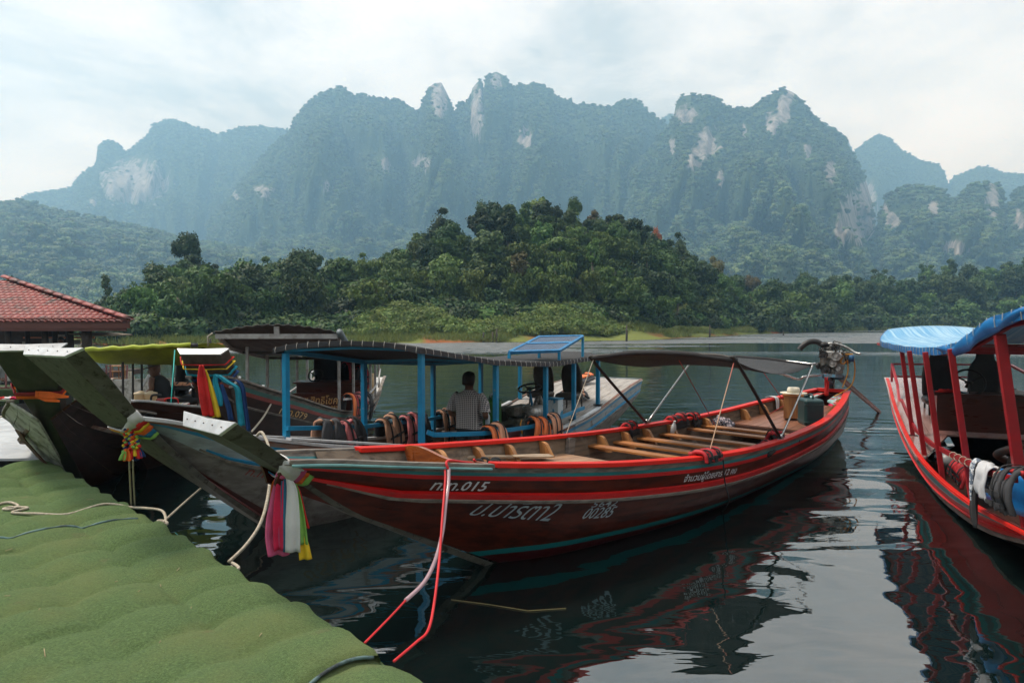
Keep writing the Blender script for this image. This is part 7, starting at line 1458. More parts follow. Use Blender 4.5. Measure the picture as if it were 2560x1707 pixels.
px_drape([(545, 938), (570, 955), (592, 970), (598, 1010), (604, 1064)], [12, 18, 14, 16, 18], C_CYAN, Yd - 0.06, r3, o3, 0.015, 4); px_drape([(560, 955), (590, 950), (606, 968), (612, 1010), (622, 1078)], [10, 14, 12, 12, 12], C_NAVY, Yd - 0.03, r3, o3, 0.012, 5); px_drape([(554, 960), (562, 990), (572, 1020), (578, 1050)], [8, 14, 14, 14], C_NAVY, Yd - 0.0, r3, o3, 0.012, 6)

# ================================================================= the yellow-awning boat: awning, helmsman, gear
YT = mat('yellow_green_tarp', (0.30, 0.34, 0.02), (0.22, 0.26, 0.02), scale=(3, 3, 3), rough=0.5, trans=0.45); 
pl, pr = uy(214, 876, 10.6), uy(478, 863, 11.2); bl, br = uy(236, 908, 11.0), uy(458, 912, 11.5)
aw = thing('tarp_awning', GB.O + Vector((0, 0, 0)), 0, 'yellow-green tarpaulin awning above the man in the hat', 'awning'); oa = aw.location.copy(); rows = []
for i in range(12):
    f = i / 11; r = []
    for j in range(19):
        u = j / 18; p = pl.lerp(pr, u).lerp(bl.lerp(br, u), f) + Vector((0, 0.10 * f + 0.03 * math.sin(u * 11 + 2.5 * f), -0.05 * math.sin(math.pi * f) - 0.015 * abs(math.sin(u * 8)))) ; r.append(p - oa)
    rows.append(r)
MB().smooth().grid(rows, 0.004).build('tarp', YT, aw)
rows = [[(pl.lerp(pr, j / 12) + Vector((0, 0.35 * i, 0.04 * math.sin(i * 0.8) - 0.012 * i)) - oa) for j in range(13)] for i in range(6)]; MB().smooth().grid(rows, 0.004).build('tarp_top', YT, aw)
MB().smooth().tube([pl.lerp(pr, j / 16) - oa + Vector((0, -0.01, 0.01 + 0.01 * math.sin(j * 2.1))) for j in range(17)], [0.034 + 0.006 * math.sin(j * 1.9) for j in range(17)], 8).build('rolled_edge', mat('bright_yellow_green', (0.38, 0.44, 0.03), (0.31, 0.37, 0.03), rough=0.5), aw)
MB().smooth().tube([pr - oa, pr - oa + Vector((0.10, 0.01, 0.0))], 0.033, 8).build('pole_end', M_GREYF, aw); px_ = uy(450, 880, 11.2) - oa; MB().smooth().ell(uy(446, 895, 11.6) - oa, (0.16, 0.05, 0.13), 12, 8).build('dark_end', M_BLACKF, aw)  # black rounded form at the awning's right end
for px, Yp, y0, y1 in ((307, 11.0, 905, 985), (332, 11.5, 908, 1010), (354, 12.0, 908, 985), (432, 12.0, 905, 1000)): 
    t_, b_ = uy(px, y0, Yp), uy(px, y1, Yp); MB().tube([t_ - oa, b_ - oa - Vector((0, 0, 0.5))], 0.018, 7).build('awning_pole', M_BLACKM, aw)
rope('teal_cord', [uy(437, 875, 10.9), uy(431, 960, 10.6), uy(425, 1040, 10.3)], 0.009, mat('teal_cord', (0.01, 0.36, 0.32), rough=0.6), 'teal cord hanging from the yellow-green awning', 'cord')
planks(GB, -0.3, 5.0, 0.22, 5, M_DECKR, 'floor_board', inset=0.04)
for px, lab in ((424, 'black seat just behind the man in the hat'), (466, 'black seat partly hidden by the ribboned dark prow')):
    p = uy(px, 990, 12.6); car_seat((p.x, p.y, 0.30), R(100), M_SEATK, lab, 1.12, 4)
wr_ = [uy(px, py, 12.4) for px, py in ((345, 985), (372, 938), (400, 934))]; rr_ = thing('stern_railing', AB.O, 0, 'white metal railing behind the man in the hat', 'railing')
for p, q in zip(wr_, wr_[1:]): MB().beam(p - AB.O, q - AB.O, 0.03, 0.04).build('rail', M_WP, rr_)
for px in (372, 396): MB().beam(uy(px, 936, 12.4) - AB.O, uy(px, 990, 12.4) - AB.O, 0.02, 0.02, up=(1, 0, 0)).build('stanchion', M_WP, rr_)
# sitting man with a hat
sm0 = uy(402, 1010, 12.0); sm0.z = 0.24; sm_ = thing('person', sm0, 0, 'person in a wide-brimmed hat and dark clothes sitting and leaning over the beige cooler', 'person')
def Lp3(px, py, Yd): return uy(px, py, Yd) - sm0
bd = MB().smooth(); hp_ = Lp3(412, 1000, 12.05); ch = Lp3(402, 952, 11.95); nk = Lp3(392, 936, 11.9); hd = Lp3(386, 923, 11.85)
bd.loft([[Vector((hp_.lerp(nk, f).x, hp_.lerp(nk, f).y, hp_.lerp(nk, f).z)) + Vector((p.x, p.y, p.z)) for p in ring((0, 0, 0), rx, ry, 14)] for f, rx, ry in ((0, .13, .16), (.25, .135, .165), (.5, .13, .17), (.72, .125, .19), (.88, .09, .13), (.96, .05, .055), (1.05, .045, .05))])
Mh = head(bd, hd, R(-75), 0.25)
for s_, e_px, w_px in ((-1, (376, 975), (352, 992)), (1, (385, 978), (362, 994))):
    sh = nk.lerp(ch, 0.35) + Vector((-0.02, s_ * 0.17, 0)); el = Lp3(*e_px, 11.8 + 0.12 * s_); wr = Lp3(*w_px, 11.75 + 0.08 * s_); bd.tube(catmull([sh, sh.lerp(el, .5), el, wr], 4), [.05, .049, .048, .047, .046, .045, .044, .042, .040, .037, .034, .030, .027], 9); hand(bd, wr, (-0.8, 0, -0.5), (0, 0, -1), 1.0, 0.4)
for s_ in (-1, 1):
    hj = hp_ + Vector((-0.05, s_ * 0.09, -0.02)); kn = hj + Vector((-0.34, -0.05 + s_ * 0.05, 0.06)); an = kn + Vector((0.10, 0, -0.42)); an.z = max(an.z, 0.05); bd.tube(catmull([hj, kn, an], 5), [.085, .082, .078, .074, .068, .062, .058, .054, .05, .046, .04], 10); bd.tube([an + Vector((0.03, 0, 0)), an + Vector((-0.12, 0, -0.02))], [.04, .03], 8)
bd.build('body', SKIN, sm_)
DKS = mat('dark_shirt', (0.016, 0.020, 0.026), (0.024, 0.028, 0.034), rough=0.85); JN = mat('dark_jeans', (0.020, 0.030, 0.045), (0.03, 0.04, 0.055), rough=0.85)
MB().smooth().loft([[hp_.lerp(nk, f) + p for p in ring((0, 0, 0), rx, ry, 16)] for f, rx, ry in ((0.02, .145, .175), (.25, .15, .18), (.5, .145, .185), (.72, .14, .205), (.88, .105, .145), (.97, .06, .065))], True, False).build('shirt', DKS, sm_)
tq = MB().smooth()
for s_ in (-1, 1):
    hj = hp_ + Vector((-0.05, s_ * 0.09, -0.02)); kn = hj + Vector((-0.34, -0.05 + s_ * 0.05, 0.06)); an = kn + Vector((0.10, 0, -0.34)); tq.tube(catmull([hj + Vector((.08, 0, 0)), hj, kn, an], 4), [.10, .10, .10, .10, .098, .094, .09, .088, .084, .078, .072, .068, .066], 10)
tq.build('trousers', JN, sm_)
hb_ = MB().smooth(); Mt = (Matrix.Rotation(R(-75), 3, 'Z') @ Matrix.Rotation(0.30, 3, 'X')).to_4x4(); T4 = Matrix.Translation(hd + Vector((0, 0, 0.055))) @ Mt
hb_.lathe([(0.185, -0.005), (0.19, 0.010), (0.10, 0.02), (0.098, 0.06), (0.088, 0.10), (0.05, 0.115), (0.01, 0.10)], T4, 24); hb_.build('hat', mat('dark_brown_hat', (0.035, 0.028, 0.022), (0.05, 0.04, 0.03), rough=0.85), sm_)
st_ = thing('low_bench', Vector((hp_ + sm0)) - Vector((0, 0, (hp_ + sm0).z - 0.24)), 0, 'low dark bench under the man in the hat', 'bench'); hh_ = (hp_ + sm0).z - 0.13 - 0.24; MB().box((0, 0, hh_ - 0.02), (0.40, 0.9, 0.04)).build('seat', M_BLACKM, st_)
for x in (-.16, .16):
    for y in (-.38, .38): MB().box((x, y, (hh_ - 0.04) / 2), (0.04, 0.04, hh_ - 0.04)).build('leg', M_BLACKM, st_)
for px, lab in ((352, 'left beige round water cooler by the man in the hat'), (377, 'right beige round water cooler by the man in the hat')):
    p = uy(px, 1012, 11.4); cl_ = thing('water_cooler', p, 0, lab, 'cooler', 'beige water coolers'); r_ = 0.10; MB().smooth().lathe([(r_ * 0.88, 0), (r_ * 0.95, 0.02), (r_, 0.17), (r_ * 1.02, 0.18)], None, 20).build('cooler_body', M_BEIGE, cl_); MB().smooth().lathe([(r_ * 1.05, 0.18), (r_ * 1.05, 0.205), (r_ * 0.5, 0.22), (r_ * 0.3, 0.235)], None, 20).build('cooler_lid', mat('pale_lid', (0.58, 0.46, 0.30), rough=0.5), cl_)
    MB().smooth().tube(catmull([(-r_, 0, 0.15), (-r_ * 0.8, -0.06, 0.08), (0, -r_ - 0.02, 0.06)], 4), 0.007, 5).build('cooler_handle', M_BLACKM, cl_)
p = uy(435, 1050, 10.9); sbg = thing('striped_bag', p, 0.2, 'rainbow striped woven bag under the yellow-green awning', 'bag')
def stripe_mat():
    m = bpy.data.materials.new('striped_weave'); m.use_nodes = True; t = m.node_tree; L = t.links; b = t.nodes['Principled BSDF']; tcn = N(t, 'ShaderNodeTexCoord'); sp_ = N(t, 'ShaderNodeSeparateXYZ'); L.new(tcn.outputs['Object'], sp_.inputs[0]); k = N(t, 'ShaderNodeMath', operation='MULTIPLY', inp={1: 5.5}); L.new(sp_.outputs['X'], k.inputs[0]); f = N(t, 'ShaderNodeMath', operation='FRACT'); L.new(k.outputs[0], f.inputs[0])
    rp = N(t, 'ShaderNodeValToRGB'); rp.color_ramp.interpolation = 'CONSTANT'; els = rp.color_ramp.elements; els[0].color = (.5, .46, .42, 1); els[1].position = .18; els[1].color = (.32, .06, .05, 1)
    for q_, c_ in ((.30, (.5, .46, .42, 1)), (.44, (.12, .20, .08, 1)), (.54, (.42, .28, .10, 1)), (.64, (.5, .46, .42, 1)), (.78, (.08, .16, .24, 1)), (.90, (.4, .18, .12, 1))): x = els.new(q_); x.color = c_
    L.new(f.outputs[0], rp.inputs['Fac']); L.new(rp.outputs[0], b.inputs['Base Color']); b.inputs['Roughness'].default_value = 0.8; return m
MB().box((0, 0, 0.13), (0.44, 0.22, 0.28)).build('bag_body', stripe_mat(), sbg, bevel=0.02); MB().smooth().tube(catmull([(-0.1, -0.12, 0.27), (-0.08, -0.14, 0.36), (0.08, -0.14, 0.36), (0.1, -0.12, 0.27)], 4), 0.010, 6).build('bag_handle', C_REDC, sbg)
vest(uy(460, 978, 12.2), 0.2, M_PEACH, M_BLACKF, 'peach vest lying on the black seat behind the dark prow', LIE, 0.36, 61, group='life vests hung along the boats')
mp_ = thing('motor_pump', uy(395, 1022, 10.9), 0.3, 'small red and black motor beside the striped bag', 'motor'); MB().box((0.05, 0, 0.10), (0.14, 0.12, 0.14)).build('red_tank', mat('dull_red_tank', (0.22, 0.03, 0.02), rough=0.5), mp_, bevel=0.02); MB().box((-0.08, 0, 0.06), (0.16, 0.16, 0.12)).build('motor_block', M_BLACKM, mp_, bevel=0.02); MB().smooth().tube(catmull([(-0.1, 0, 0.12), (-0.08, 0, 0.22), (0.05, 0, 0.22)], 4), 0.018, 7).build('pipe', M_BLACKM, mp_)
# red and orange cloth on the old boat's prow
r4 = thing('red_orange_cloth', AB.toW(AB.prow_A[20]), 0, 'dark red and orange cloth knotted round the left-hand prow', 'cloth'); o4 = r4.location.copy(); sleeve_w(AB, 20.2, 20.9, mat('dark_red_cloth', (0.28, 0.01, 0.02), (0.2, 0.01, 0.015), rough=0.75), r4, seed=3, grow=0.015); sleeve_w(AB, 19.8, 20.3, C_OR, r4, seed=4, grow=0.017)
Ya = AB.toW(AB.prow_A[20]).y - 0.12
for k, pts in enumerate(([(95, 985), (125, 988), (172, 992)], [(88, 984), (115, 995), (150, 1003)])): P_ = [uy(x, y, Ya) for x, y in pts]; drape(P_, [0.06, 0.07, 0.015], (0, 0.2, 1), C_OR, r4, o4, fold=0.012, seed=k)
# curved rusty rubbing strip hanging loose on the white planks
rs = [AB.h(a, v, -1, 0.05) for a, v in ((-1.0, 0.22), (-0.75, 0.34), (-0.6, 0.52), (-0.45, 0.68), (-0.2, 0.80))]; MB().ribbon(catmull(rs, 4), 0.10, (0.6, 0.6, 0.2), 0.012).build('loose_rub_strip', mat('rust_brown_strip', (0.13, 0.05, 0.035), (0.09, 0.04, 0.03), rough=0.6), AB.e)
rope('left_line', [uy(-10, 1045, 9.3), uy(25, 1035, 9.2), uy(54, 1028, 8.9)], 0.012, M_ROPE, 'pale line from the old boat bow to the left edge')
crumple(uz(138, 1162, 0.34), (0.16, 0.12, 0.10), mat('black_rubber_sheet', (0.018, 0.018, 0.016), (0.05, 0.05, 0.045), rough=0.6), 'crumpled black rubber sheet at the far corner of the carpet', 'rubber', 'rubber_scrap', 9)

# ================================================================= red boat with the blue canopy (right edge)
fpo = [(2262, 2254, 872), (2291, 2273, 877), (2330, 2313, 880), (2400, 2377, 872), (2530, 2499, 836)]; M_REDP = mat('dark_red_post', (0.30, 0.008, 0.014), (0.24, 0.008, 0.012), scale=(6, 6, 6), rough=0.4, dirt=(0.35, 0.12, 0.11), dirt_s=12, dirt_lo=0.68, dirt_hi=0.74)
LT = []
for px, pt, py in fpo:
    a = FB.find(px, 0, -1); b = -(FB.w(a) - 0.10); base = FB.L(a, b, FB.g(a) - (0.0 if a > 4 else 0.06)); z = FB.rayb(pt, py, b - 0.05).z; t_ = FB.raya(pt, py, a); z = t_.z; top = Vector((a, t_.y, z)); top.y = max(min(top.y, base.y + 0.22), base.y - 0.1); post(FB, base, top, 0.070 if px > 2500 else 0.052, M_REDP, foot=px < 2300); LT.append(top); print('F', a, base, top)
RTp = []
for a in (0.4, 2.3, 4.4, 5.7, 6.8):
    z = interp(a, [t.x for t in LT[::-1]], [t.z for t in LT[::-1]]); b = FB.w(a) - 0.10; base = FB.L(a, b, FB.g(a) - 0.02); top = Vector((a, -b - 0.08, z)); post(FB, base, top, 0.065, M_REDP); RTp.append(top)
zl = lambda a: interp(a, [t.x for t in LT[::-1]], [t.z for t in LT[::-1]])
def canopy_mat():
    m = bpy.data.materials.new('striped_blue_tarp'); m.use_nodes = True; t = m.node_tree; L = t.links; b = t.nodes['Principled BSDF']; tcn = N(t, 'ShaderNodeTexCoord'); mpn = N(t, 'ShaderNodeMapping'); mpn.inputs['Scale'].default_value = (0.5, 34, 1); L.new(tcn.outputs['Object'], mpn.inputs['Vector']); nz = N(t, 'ShaderNodeTexNoise', inp={'Scale': 1.0, 'Detail': 3.0}); L.new(mpn.outputs[0], nz.inputs['Vector'])
    mr = N(t, 'ShaderNodeMapRange', inp={1: 0.40, 2: 0.62}); L.new(nz.outputs['Fac'], mr.inputs[0]); c = N(t, 'ShaderNodeMix', data_type='RGBA'); c.inputs['A'].default_value = (0.07, 0.27, 0.48, 1); c.inputs['B'].default_value = (0.30, 0.48, 0.60, 1); L.new(mr.outputs[0], c.inputs['Factor']); L.new(c.outputs['Result'], b.inputs['Base Color']); b.inputs['Roughness'].default_value = 0.45; return m
rows = []; aA, aB = -2.2, 7.8
for i in range(29):
    a = lerp(aB, aA, i / 28); r = []; hw = interp(a, [-2.2, 6.2, 7.0, 7.8], [1.14, 1.10, 1.02, 0.80])
    for j in range(19):
        u = j / 18; b = lerp(-hw, hw, u); z = zl(min(max(a, LT[-1].x), LT[0].x)) + interp(a, [-3, 0.4], [0.25, 0]) + 0.04 + 0.07 * math.sin(math.pi * u) ** 0.8 + 0.006 * math.sin(a * 12) + interp(a, [6.3, 7.0, 7.8], [0, 0.06, 0.20]); r.append(FB.L(a, b, z))
    rows.append(r)
MB().smooth().grid(rows, 0.006).build('canopy', canopy_mat(), FB.e)
M_BTARP = mat('bright_blue_tarp', (0.004, 0.145, 0.40), (0.004, 0.105, 0.30), scale=(4, 4, 4), rough=0.4)
hem = [r_[0] for r_ in rows]; MB().ribbon([p + Vector((0, 0.004, -0.035)) for p in hem], 0.085, (0, 0, 1), 0.012).build('canopy_hem', M_BTARP, FB.e); MB().ribbon([p + Vector((0.01, 0, -0.03)) for p in rows[0]], 0.07, (0, 0, 1), 0.012).build('canopy_hem', M_BTARP, FB.e)
for p in resample(hem, 46): MB().tube([p + Vector((0, 0.02, 0.012)), p + Vector((0, 0.022, -0.03)), p + Vector((0.01, 0.012, -0.08))], 0.004, 4).build('lacing', M_LACE, FB.e)
rows2 = []   # rolled-up side flap hanging in a swag near the post
for i in range(15):
    a = lerp(1.1, -2.0, i / 14); r = []
    for j in range(8):
        f = j / 7; z = zl(max(a, LT[-1].x)) + interp(a, [-3, 0.4], [0.25, 0]); dr = 0.09 * math.sin(math.pi * min(1, i / 14 * 1.15)) ** 0.6 + 0.05; r.append(FB.L(a, -(1.13 + 0.03 * math.sin(math.pi * f) + 0.02 * math.sin(i * 1.7 + 3 * f)), z + 0.05 - dr * f))
    rows2.append(r)
MB().smooth().grid(rows2, 0.006).build('side_flap', M_BTARP, FB.e)
for sd in (-1, 1):
    P = [FB.L(a, sd * (FB.w(a) - 0.02 if sd > 0 else 1.04), zl(max(a, LT[-1].x)) + interp(a, [-3, .4], [.25, 0]) - 0.02) for a in np.linspace(-2, 7.2, 9)]
    for p, q in zip(P, P[1:]): MB().beam(p, q, 0.035, 0.04).build('eave_beam', M_REDP, FB.e)
for a in (-0.8, 0.4, 1.6, 2.8, 4.0, 5.2, 6.4): z = zl(max(a, LT[-1].x)) + interp(a, [-3, .4], [.25, 0]); MB().beam(FB.L(a, -1.0, z), FB.L(a, 1.0, z), 0.03, 0.03).build('roof_slat', M_REDP, FB.e)
M_PINKR = mat('pinkish_red_rail', (0.50, 0.075, 0.095), (0.42, 0.05, 0.07), scale=(5, 5, 5), rough=0.4)
rl_f = [FB.rayb(px, py, -(FB.w(a_) - 0.02)) for px, py, a_ in ((2254, 1000, 7), (2268, 1033, 6.4), (2290, 1075, 5.6), (2330, 1110, 4.4), (2376, 1135, 2.9), (2440, 1165, 1.6), (2500, 1190, .7), (2540, 1198, .3))]; railing(FB, rl_f, 0.03, 0.05, M_REDP)
sr = [FB.rayb(px, py, -(FB.w(7.4) - 0.02)) for px, py in ((2250, 1018), (2243, 960), (2230, 910))]; railing(FB, sr, 0.04, 0.04, M_PINKR)
zt = sr[-1].z; a_s = sr[-1].x; MB().beam(sr[-1], FB.L(a_s, 0.95, zt + 0.03), 0.03, 0.03).build('stern_rail', M_PINKR, FB.e); MB().beam(sr[-1] - Vector((0, 0, 0.22)), FB.L(a_s, 0.95, zt - 0.19), 0.025, 0.025).build('stern_rail', M_PINKR, FB.e); MB().beam(sr[-1], Vector((sr[-1].x, sr[-1].y, FB.g(7.8))), 0.035, 0.035, up=(1, 0, 0)).build('stanchion', M_PINKR, FB.e)
rr = [FB.L(a_s, 0.95, zt + 0.02), FB.L(a_s - 1.0, 0.98, zt - 0.10), FB.L(a_s - 1.6, 1.0, FB.g(a_s - 1.6) + 0.03)]; railing(FB, rr, 0.04, 0.04, M_PINKR)
# broad varnished stern deck, helm, radiator, seats
planks(FB, 4.2, 7.85, 0, 6, mat('glossy_red_deck', (0.34, 0.22, 0.20), (0.25, 0.125, 0.11), scale=(1.2, 5, 5), rough=0.22, coat=0.4, hue_rand=0.05), zfun=lambda a: FB.g(a) + 0.012, inset=-0.03, segs=12, gap=0.004)
for sd in (-1, 1):
    rings = [[FB.L(a, sd * (FB.w(a) + 0.02), FB.g(a) + 0.012), FB.L(a, sd * (FB.w(a) - interp(a, [2.6, 4.2], [0.06, 0.55])), FB.g(a) + 0.012), FB.L(a, sd * (FB.w(a) - interp(a, [2.6, 4.2], [0.06, 0.55])), FB.g(a) - 0.02), FB.L(a, sd * (FB.w(a) + 0.02), FB.g(a) - 0.02)] for a in np.linspace(2.6, 4.195, 7)]; MB().loft(rings if sd > 0 else [r[::-1] for r in rings]).build('side_deck', mat('glossy_red_deck', (0.34, 0.22, 0.20)), FB.e)
planks(FB, -2.2, 4.15, 0.12, 5, mat('dark_floor', (0.05, 0.02, 0.014), (0.035, 0.016, 0.012), rough=0.4), 'floor_board', inset=0.04)
fc = thing('helm_cabinet', FB.W(4.6, 0.0, FB.g(4.6) - 0.10), FB.phi, 'dark red-brown helm cabinet in the boat with the blue canopy', 'cabinet'); MB().box((0, 0.0, 0.30), (0.42, 1.16, 0.60)).build('cabinet_body', M_MAHOG, fc, bevel=0.006); MB().box((0, 0, 0.61), (0.50, 1.24, 0.03)).build('cabinet_top', M_MAHOG, fc, bevel=0.005)
for b, lab in ((-0.36, 'black car seat left of the steering wheel under the blue canopy'), (0.26, 'black car seat right of the steering wheel under the blue canopy')): q = FB.W(5.45, b, FB.g(5.45) - 0.10); car_seat(q, FB.phi + math.pi / 2, mat('charcoal_seat_vinyl', (0.022, 0.026, 0.028), (0.034, 0.038, 0.040), rough=0.38), lab, 0.92, -6)
wheel(FB.W(4.6, -0.15, FB.g(4.6) + 0.68), FB.phi - math.pi / 2, 60, 0.20, 'black steering wheel under the blue canopy', 0.16)
crumple(FB.W(4.5, 0.40, FB.g(4.6) + 0.53), (0.12, 0.08, 0.05), C_WHITE, 'crumpled clear plastic on the dark red-brown cabinet', 'plastic', 'plastic_wrap', 15); crumple(FB.W(4.55, -0.42, FB.g(4.6) + 0.53), (0.14, 0.09, 0.03), C_REDC, 'dark red cloth on the corner of the dark red-brown cabinet', 'cloth', 'dark_red_cloth', 16)
rd = thing('engine_radiator', FB.W(2.2, 0.12, 0.12), FB.phi, 'engine with finned radiator under the blue canopy', 'engine'); MB().box((-0.1, -0.25, 0.36), (0.10, 0.75, 0.50)).build('radiator_core', M_BLACKM, rd)
for k in range(18): MB().box((-0.155, -0.25, 0.13 + 0.026 * k), (0.012, 0.70, 0.008)).build('fin', M_RUBBER, rd)
MB().box((-0.1, 0.15, 0.36), (0.12, 0.06, 0.56)).build('radiator_tank', M_ENGL, rd, bevel=0.01); MB().box((-0.1, -0.25, 0.63), (0.12, 0.80, 0.04)).build('radiator_top', M_ENG, rd, bevel=0.005); MB().box((0.5, -0.1, 0.25), (0.8, 0.36, 0.36)).build('engine_block', M_ENGB, rd, bevel=0.03)
MB().smooth().tube(catmull([(-0.1, 0.16, 0.60), (-0.12, 0.26, 0.62), (-0.1, 0.40, 0.56), (0.1, 0.46, 0.46), (0.3, 0.30, 0.36)], 5), 0.045, 10).build('hose', mat('brown_hose', (0.16, 0.06, 0.04), (0.05, 0.045, 0.04), scale=(9, 9, 9), rough=0.5), rd); MB().smooth().tube(catmull([(-0.05, 0.34, 0.5), (-0.02, 0.36, 0.3), (0.05, 0.34, 0.1)], 4), 0.05, 8).build('hose', M_ENG, rd)
fe = thing('float_fender', FB.W(3.4, -0.62, 0.16), 0, 'grey round float behind the second red post', 'float'); MB().smooth().ell((0, 0, 0.12), (0.13, 0.13, 0.12), 16, 10).build('float_body', mat('grey_float', (0.22, 0.23, 0.24), rough=0.4), fe)
# vests, tarp and towels on the near rail
gf = 'things hung on the red rail'
vest(FB.toW(rl_f[3].lerp(rl_f[4], 0.35) + Vector((0, -0.32, -0.26))), FB.phi, M_REDF, M_BLACKF, 'red and black vest slumped inside the red boat side', [(0.12, -0.12), (0.10, 0.0), (0.04, 0.06), (-0.06, 0.04), (-0.14, -0.10)], 0.60, 71, group=gf); 
P_ = [rl_f[5].lerp(rl_f[7], f) for f in np.linspace(-0.55, 1.3, 12)]; rows = []
for j in range(7):
    rows.append([p + Vector((0, -0.10 - 0.02 * math.sin(i * 1.3 + j * 0.5), 0.02 - 0.052 * j)) for i, p in enumerate(P_)])
o = MB().smooth().grid(rows, 0.004).build('side_tarp', M_BTARP, FB.e)
for p in resample([rl_f[4].lerp(rl_f[5], .1)] + rl_f[5:7], 8): MB().smooth().tube([p + Vector((0.012 * math.cos(a), 0.032 * math.cos(a), 0.035 * math.sin(a))) for a in np.linspace(0, 6.28, 11)], 0.005, 5).build('lashing', M_ROPE, FB.e)
def over_rail(P, w_, d0, d1, m, label, cat, name, seed, rz): 
    path = [(0.05, -d0), (0.06, -d0 * 0.5), (0.045, -0.02), (0.02, 0.025), (-0.02, 0.025), (-0.045, -0.02), (-0.05, -d1)]; o = sheet(path, w_, 14, 0, 0.006, seed, 0.0, 0.045).build(name, m, None, loc=FB.toW(P + Vector((0, 0, 0.03))), rz=rz); tag(o, label, cat, gf); return o
over_rail(rl_f[5].lerp(rl_f[6], 0.62), 0.26, 0.24, 0.2, mat('pale_grey_cotton', (0.50, 0.51, 0.53), (0.40, 0.41, 0.43), rough=0.9), 'pale grey shirt drying over the red rail', 'shirt', 'drying_shirt', 81, FB.phi); over_rail(rl_f[5].lerp(rl_f[6], 0.22), 0.13, 0.36, 0.2, mat('patterned_scarf', (0.10, 0.13, 0.18), (0.55, 0.57, 0.60), scale=(34, 34, 34), rough=0.85, mixlo=0.48, mixhi=0.54), 'blue and white patterned scarf on the red rail', 'scarf', 'patterned_scarf', 82, FB.phi)
over_rail(rl_f[5].lerp(rl_f[6], 0.34), 0.07, 0.52, 0.2, M_BLACKF, 'long black straps dangling beside the patterned scarf', 'strap', 'hanging_straps', 83, FB.phi); vest(FB.toW(rl_f[7] + Vector((-0.10, 0, 0.03))), FB.phi, M_GREYF, M_REDF, 'black and red vest hung at the right edge of the picture', [(0.075, -0.26), (0.10, -0.15), (0.085, -0.05), (0.035, 0.032), (-0.035, 0.032), (-0.075, -0.06), (-0.085, -0.2)], 0.30, 84, group=gf)

# ================================================================= floating house with the red tiled roof
YH = 20.0; k = YH / FPX
hs = thing('floating_house', uy(100, 975, YH), 0, 'floating house with a red tiled hip roof and brown fascia', 'house'); oh = hs.location.copy()
def H(px, py, dY=0.0): return uy(px, py, YH + dY) - oh
M_FASC = mat('brown_fascia_paint', (0.125, 0.040, 0.028), (0.10, 0.034, 0.024), scale=(2, 2, 8), rough=0.5); M_TILE = mat('red_roof_tile', (0.25, 0.045, 0.036), (0.18, 0.034, 0.028), scale=(7, 7, 7), rough=0.55, dirt=(0.05, 0.034, 0.028), dirt_s=1.6, dirt_lo=0.50, dirt_hi=0.68, hue_rand=0.2, coords='World')
eR, eL = H(322, 812), H(-110, 812); MB().beam(eL, eR, 0.06, 17 * k * 1.0).build('fascia', M_FASC, hs); MB().beam(eL + Vector((0, -0.035, 0.14)), eR + Vector((0.02, -0.035, 0.14)), 0.05, 0.10).build('fascia_trim', M_FASC, hs); MB().beam(eL + Vector((0, 0.05, -0.13)), eR + Vector((-0.1, 0.05, -0.13)), 0.05, 0.10).build('fascia_board', M_FASC, hs)
MB().beam(eR, eR + Vector((-5.2, 6.5, 0)), 0.06, 17 * k).build('side_fascia', M_FASC, hs)
# hip roof: front slope of tiles; side slope; hip caps
tw, run, rise = 17.2 * k, 0.27, 0.094; z0 = H(0, 803).z; y0 = -0.12; corner = H(330, 803)
def tile_mesh():
    mb = MB().smooth(); rows = []
    for i in range(3):
        r = []
        for j in range(9):
            u = j / 8; w_ = 0.020 * math.sin(u * 2 * math.pi - 0.6) + 0.012 * math.sin(u * 4 * math.pi); r.append(Vector(((u - 0.5) * tw * 1.06, i * (run + 0.05) / 2, i * rise * 1.18 / 2 + w_ + (0.016 if i == 0 else 0.008 if i == 1 else 0.0))))
        rows.append(r)
    mb.grid(rows, 0.016); return mb.mesh('roof_tile', M_TILE)
tm = tile_mesh(); ang = 0.0
hipdx = 36.5 * k   # how far the hip cuts each course back
for r_ in range(15):
    xr = corner.x - hipdx * r_; n_t = int((xr - H(-40, 800, run * r_).x) / tw)
    for c_ in range(max(n_t, 0)):
        o = bpy.data.objects.new('roof_tile', tm); o.location = (xr - (c_ + 0.5) * tw - 0.02, y0 + run * r_, z0 + rise * r_); link(o, hs)
deck_ = MB(); A_ = Vector((H(-110, 803).x - 2.0, y0 + 0.1, z0 - 0.03)); B_ = Vector((corner.x - 0.05, y0 + 0.1, z0 - 0.03)); C_ = B_ + Vector((-hipdx * 15, run * 15, rise * 15)); D_ = A_ + Vector((0, run * 15, rise * 15)); deck_.add([A_, B_, C_, D_], [(0, 1, 2, 3)]); E_ = B_ + Vector((-5.2, 6.5, 0)); deck_.add([B_, E_, C_ + Vector((-2, 2.5, 0)), C_], [(0, 1, 2, 3)]); deck_.build('roof_deck', M_FASC, hs)
for i in range(13):
    p = Vector((corner.x, y0, z0 + 0.05)) + Vector((-hipdx, run, rise)) * (i * 1.22); q = p + Vector((-hipdx, run, rise)) * 1.34 + Vector((0, 0, 0.012)); d = (q - p).normalized(); s_ = d.cross(Vector((0, 0, 1))).normalized(); u_ = s_.cross(d); rings = []
    for f, g_ in ((p, 0.015), (q, 0.0)): rings.append([f + s_ * (0.12 * math.cos(a)) + u_ * (0.085 * math.sin(a) + g_) for a in np.linspace(0, math.pi, 8)] + [f + s_ * (0.10 * math.cos(a)) + u_ * (0.07 * math.sin(a) + g_) for a in np.linspace(math.pi, 0, 8)])
    MB().smooth().loft(rings).build('hip_cap', M_TILE, hs)
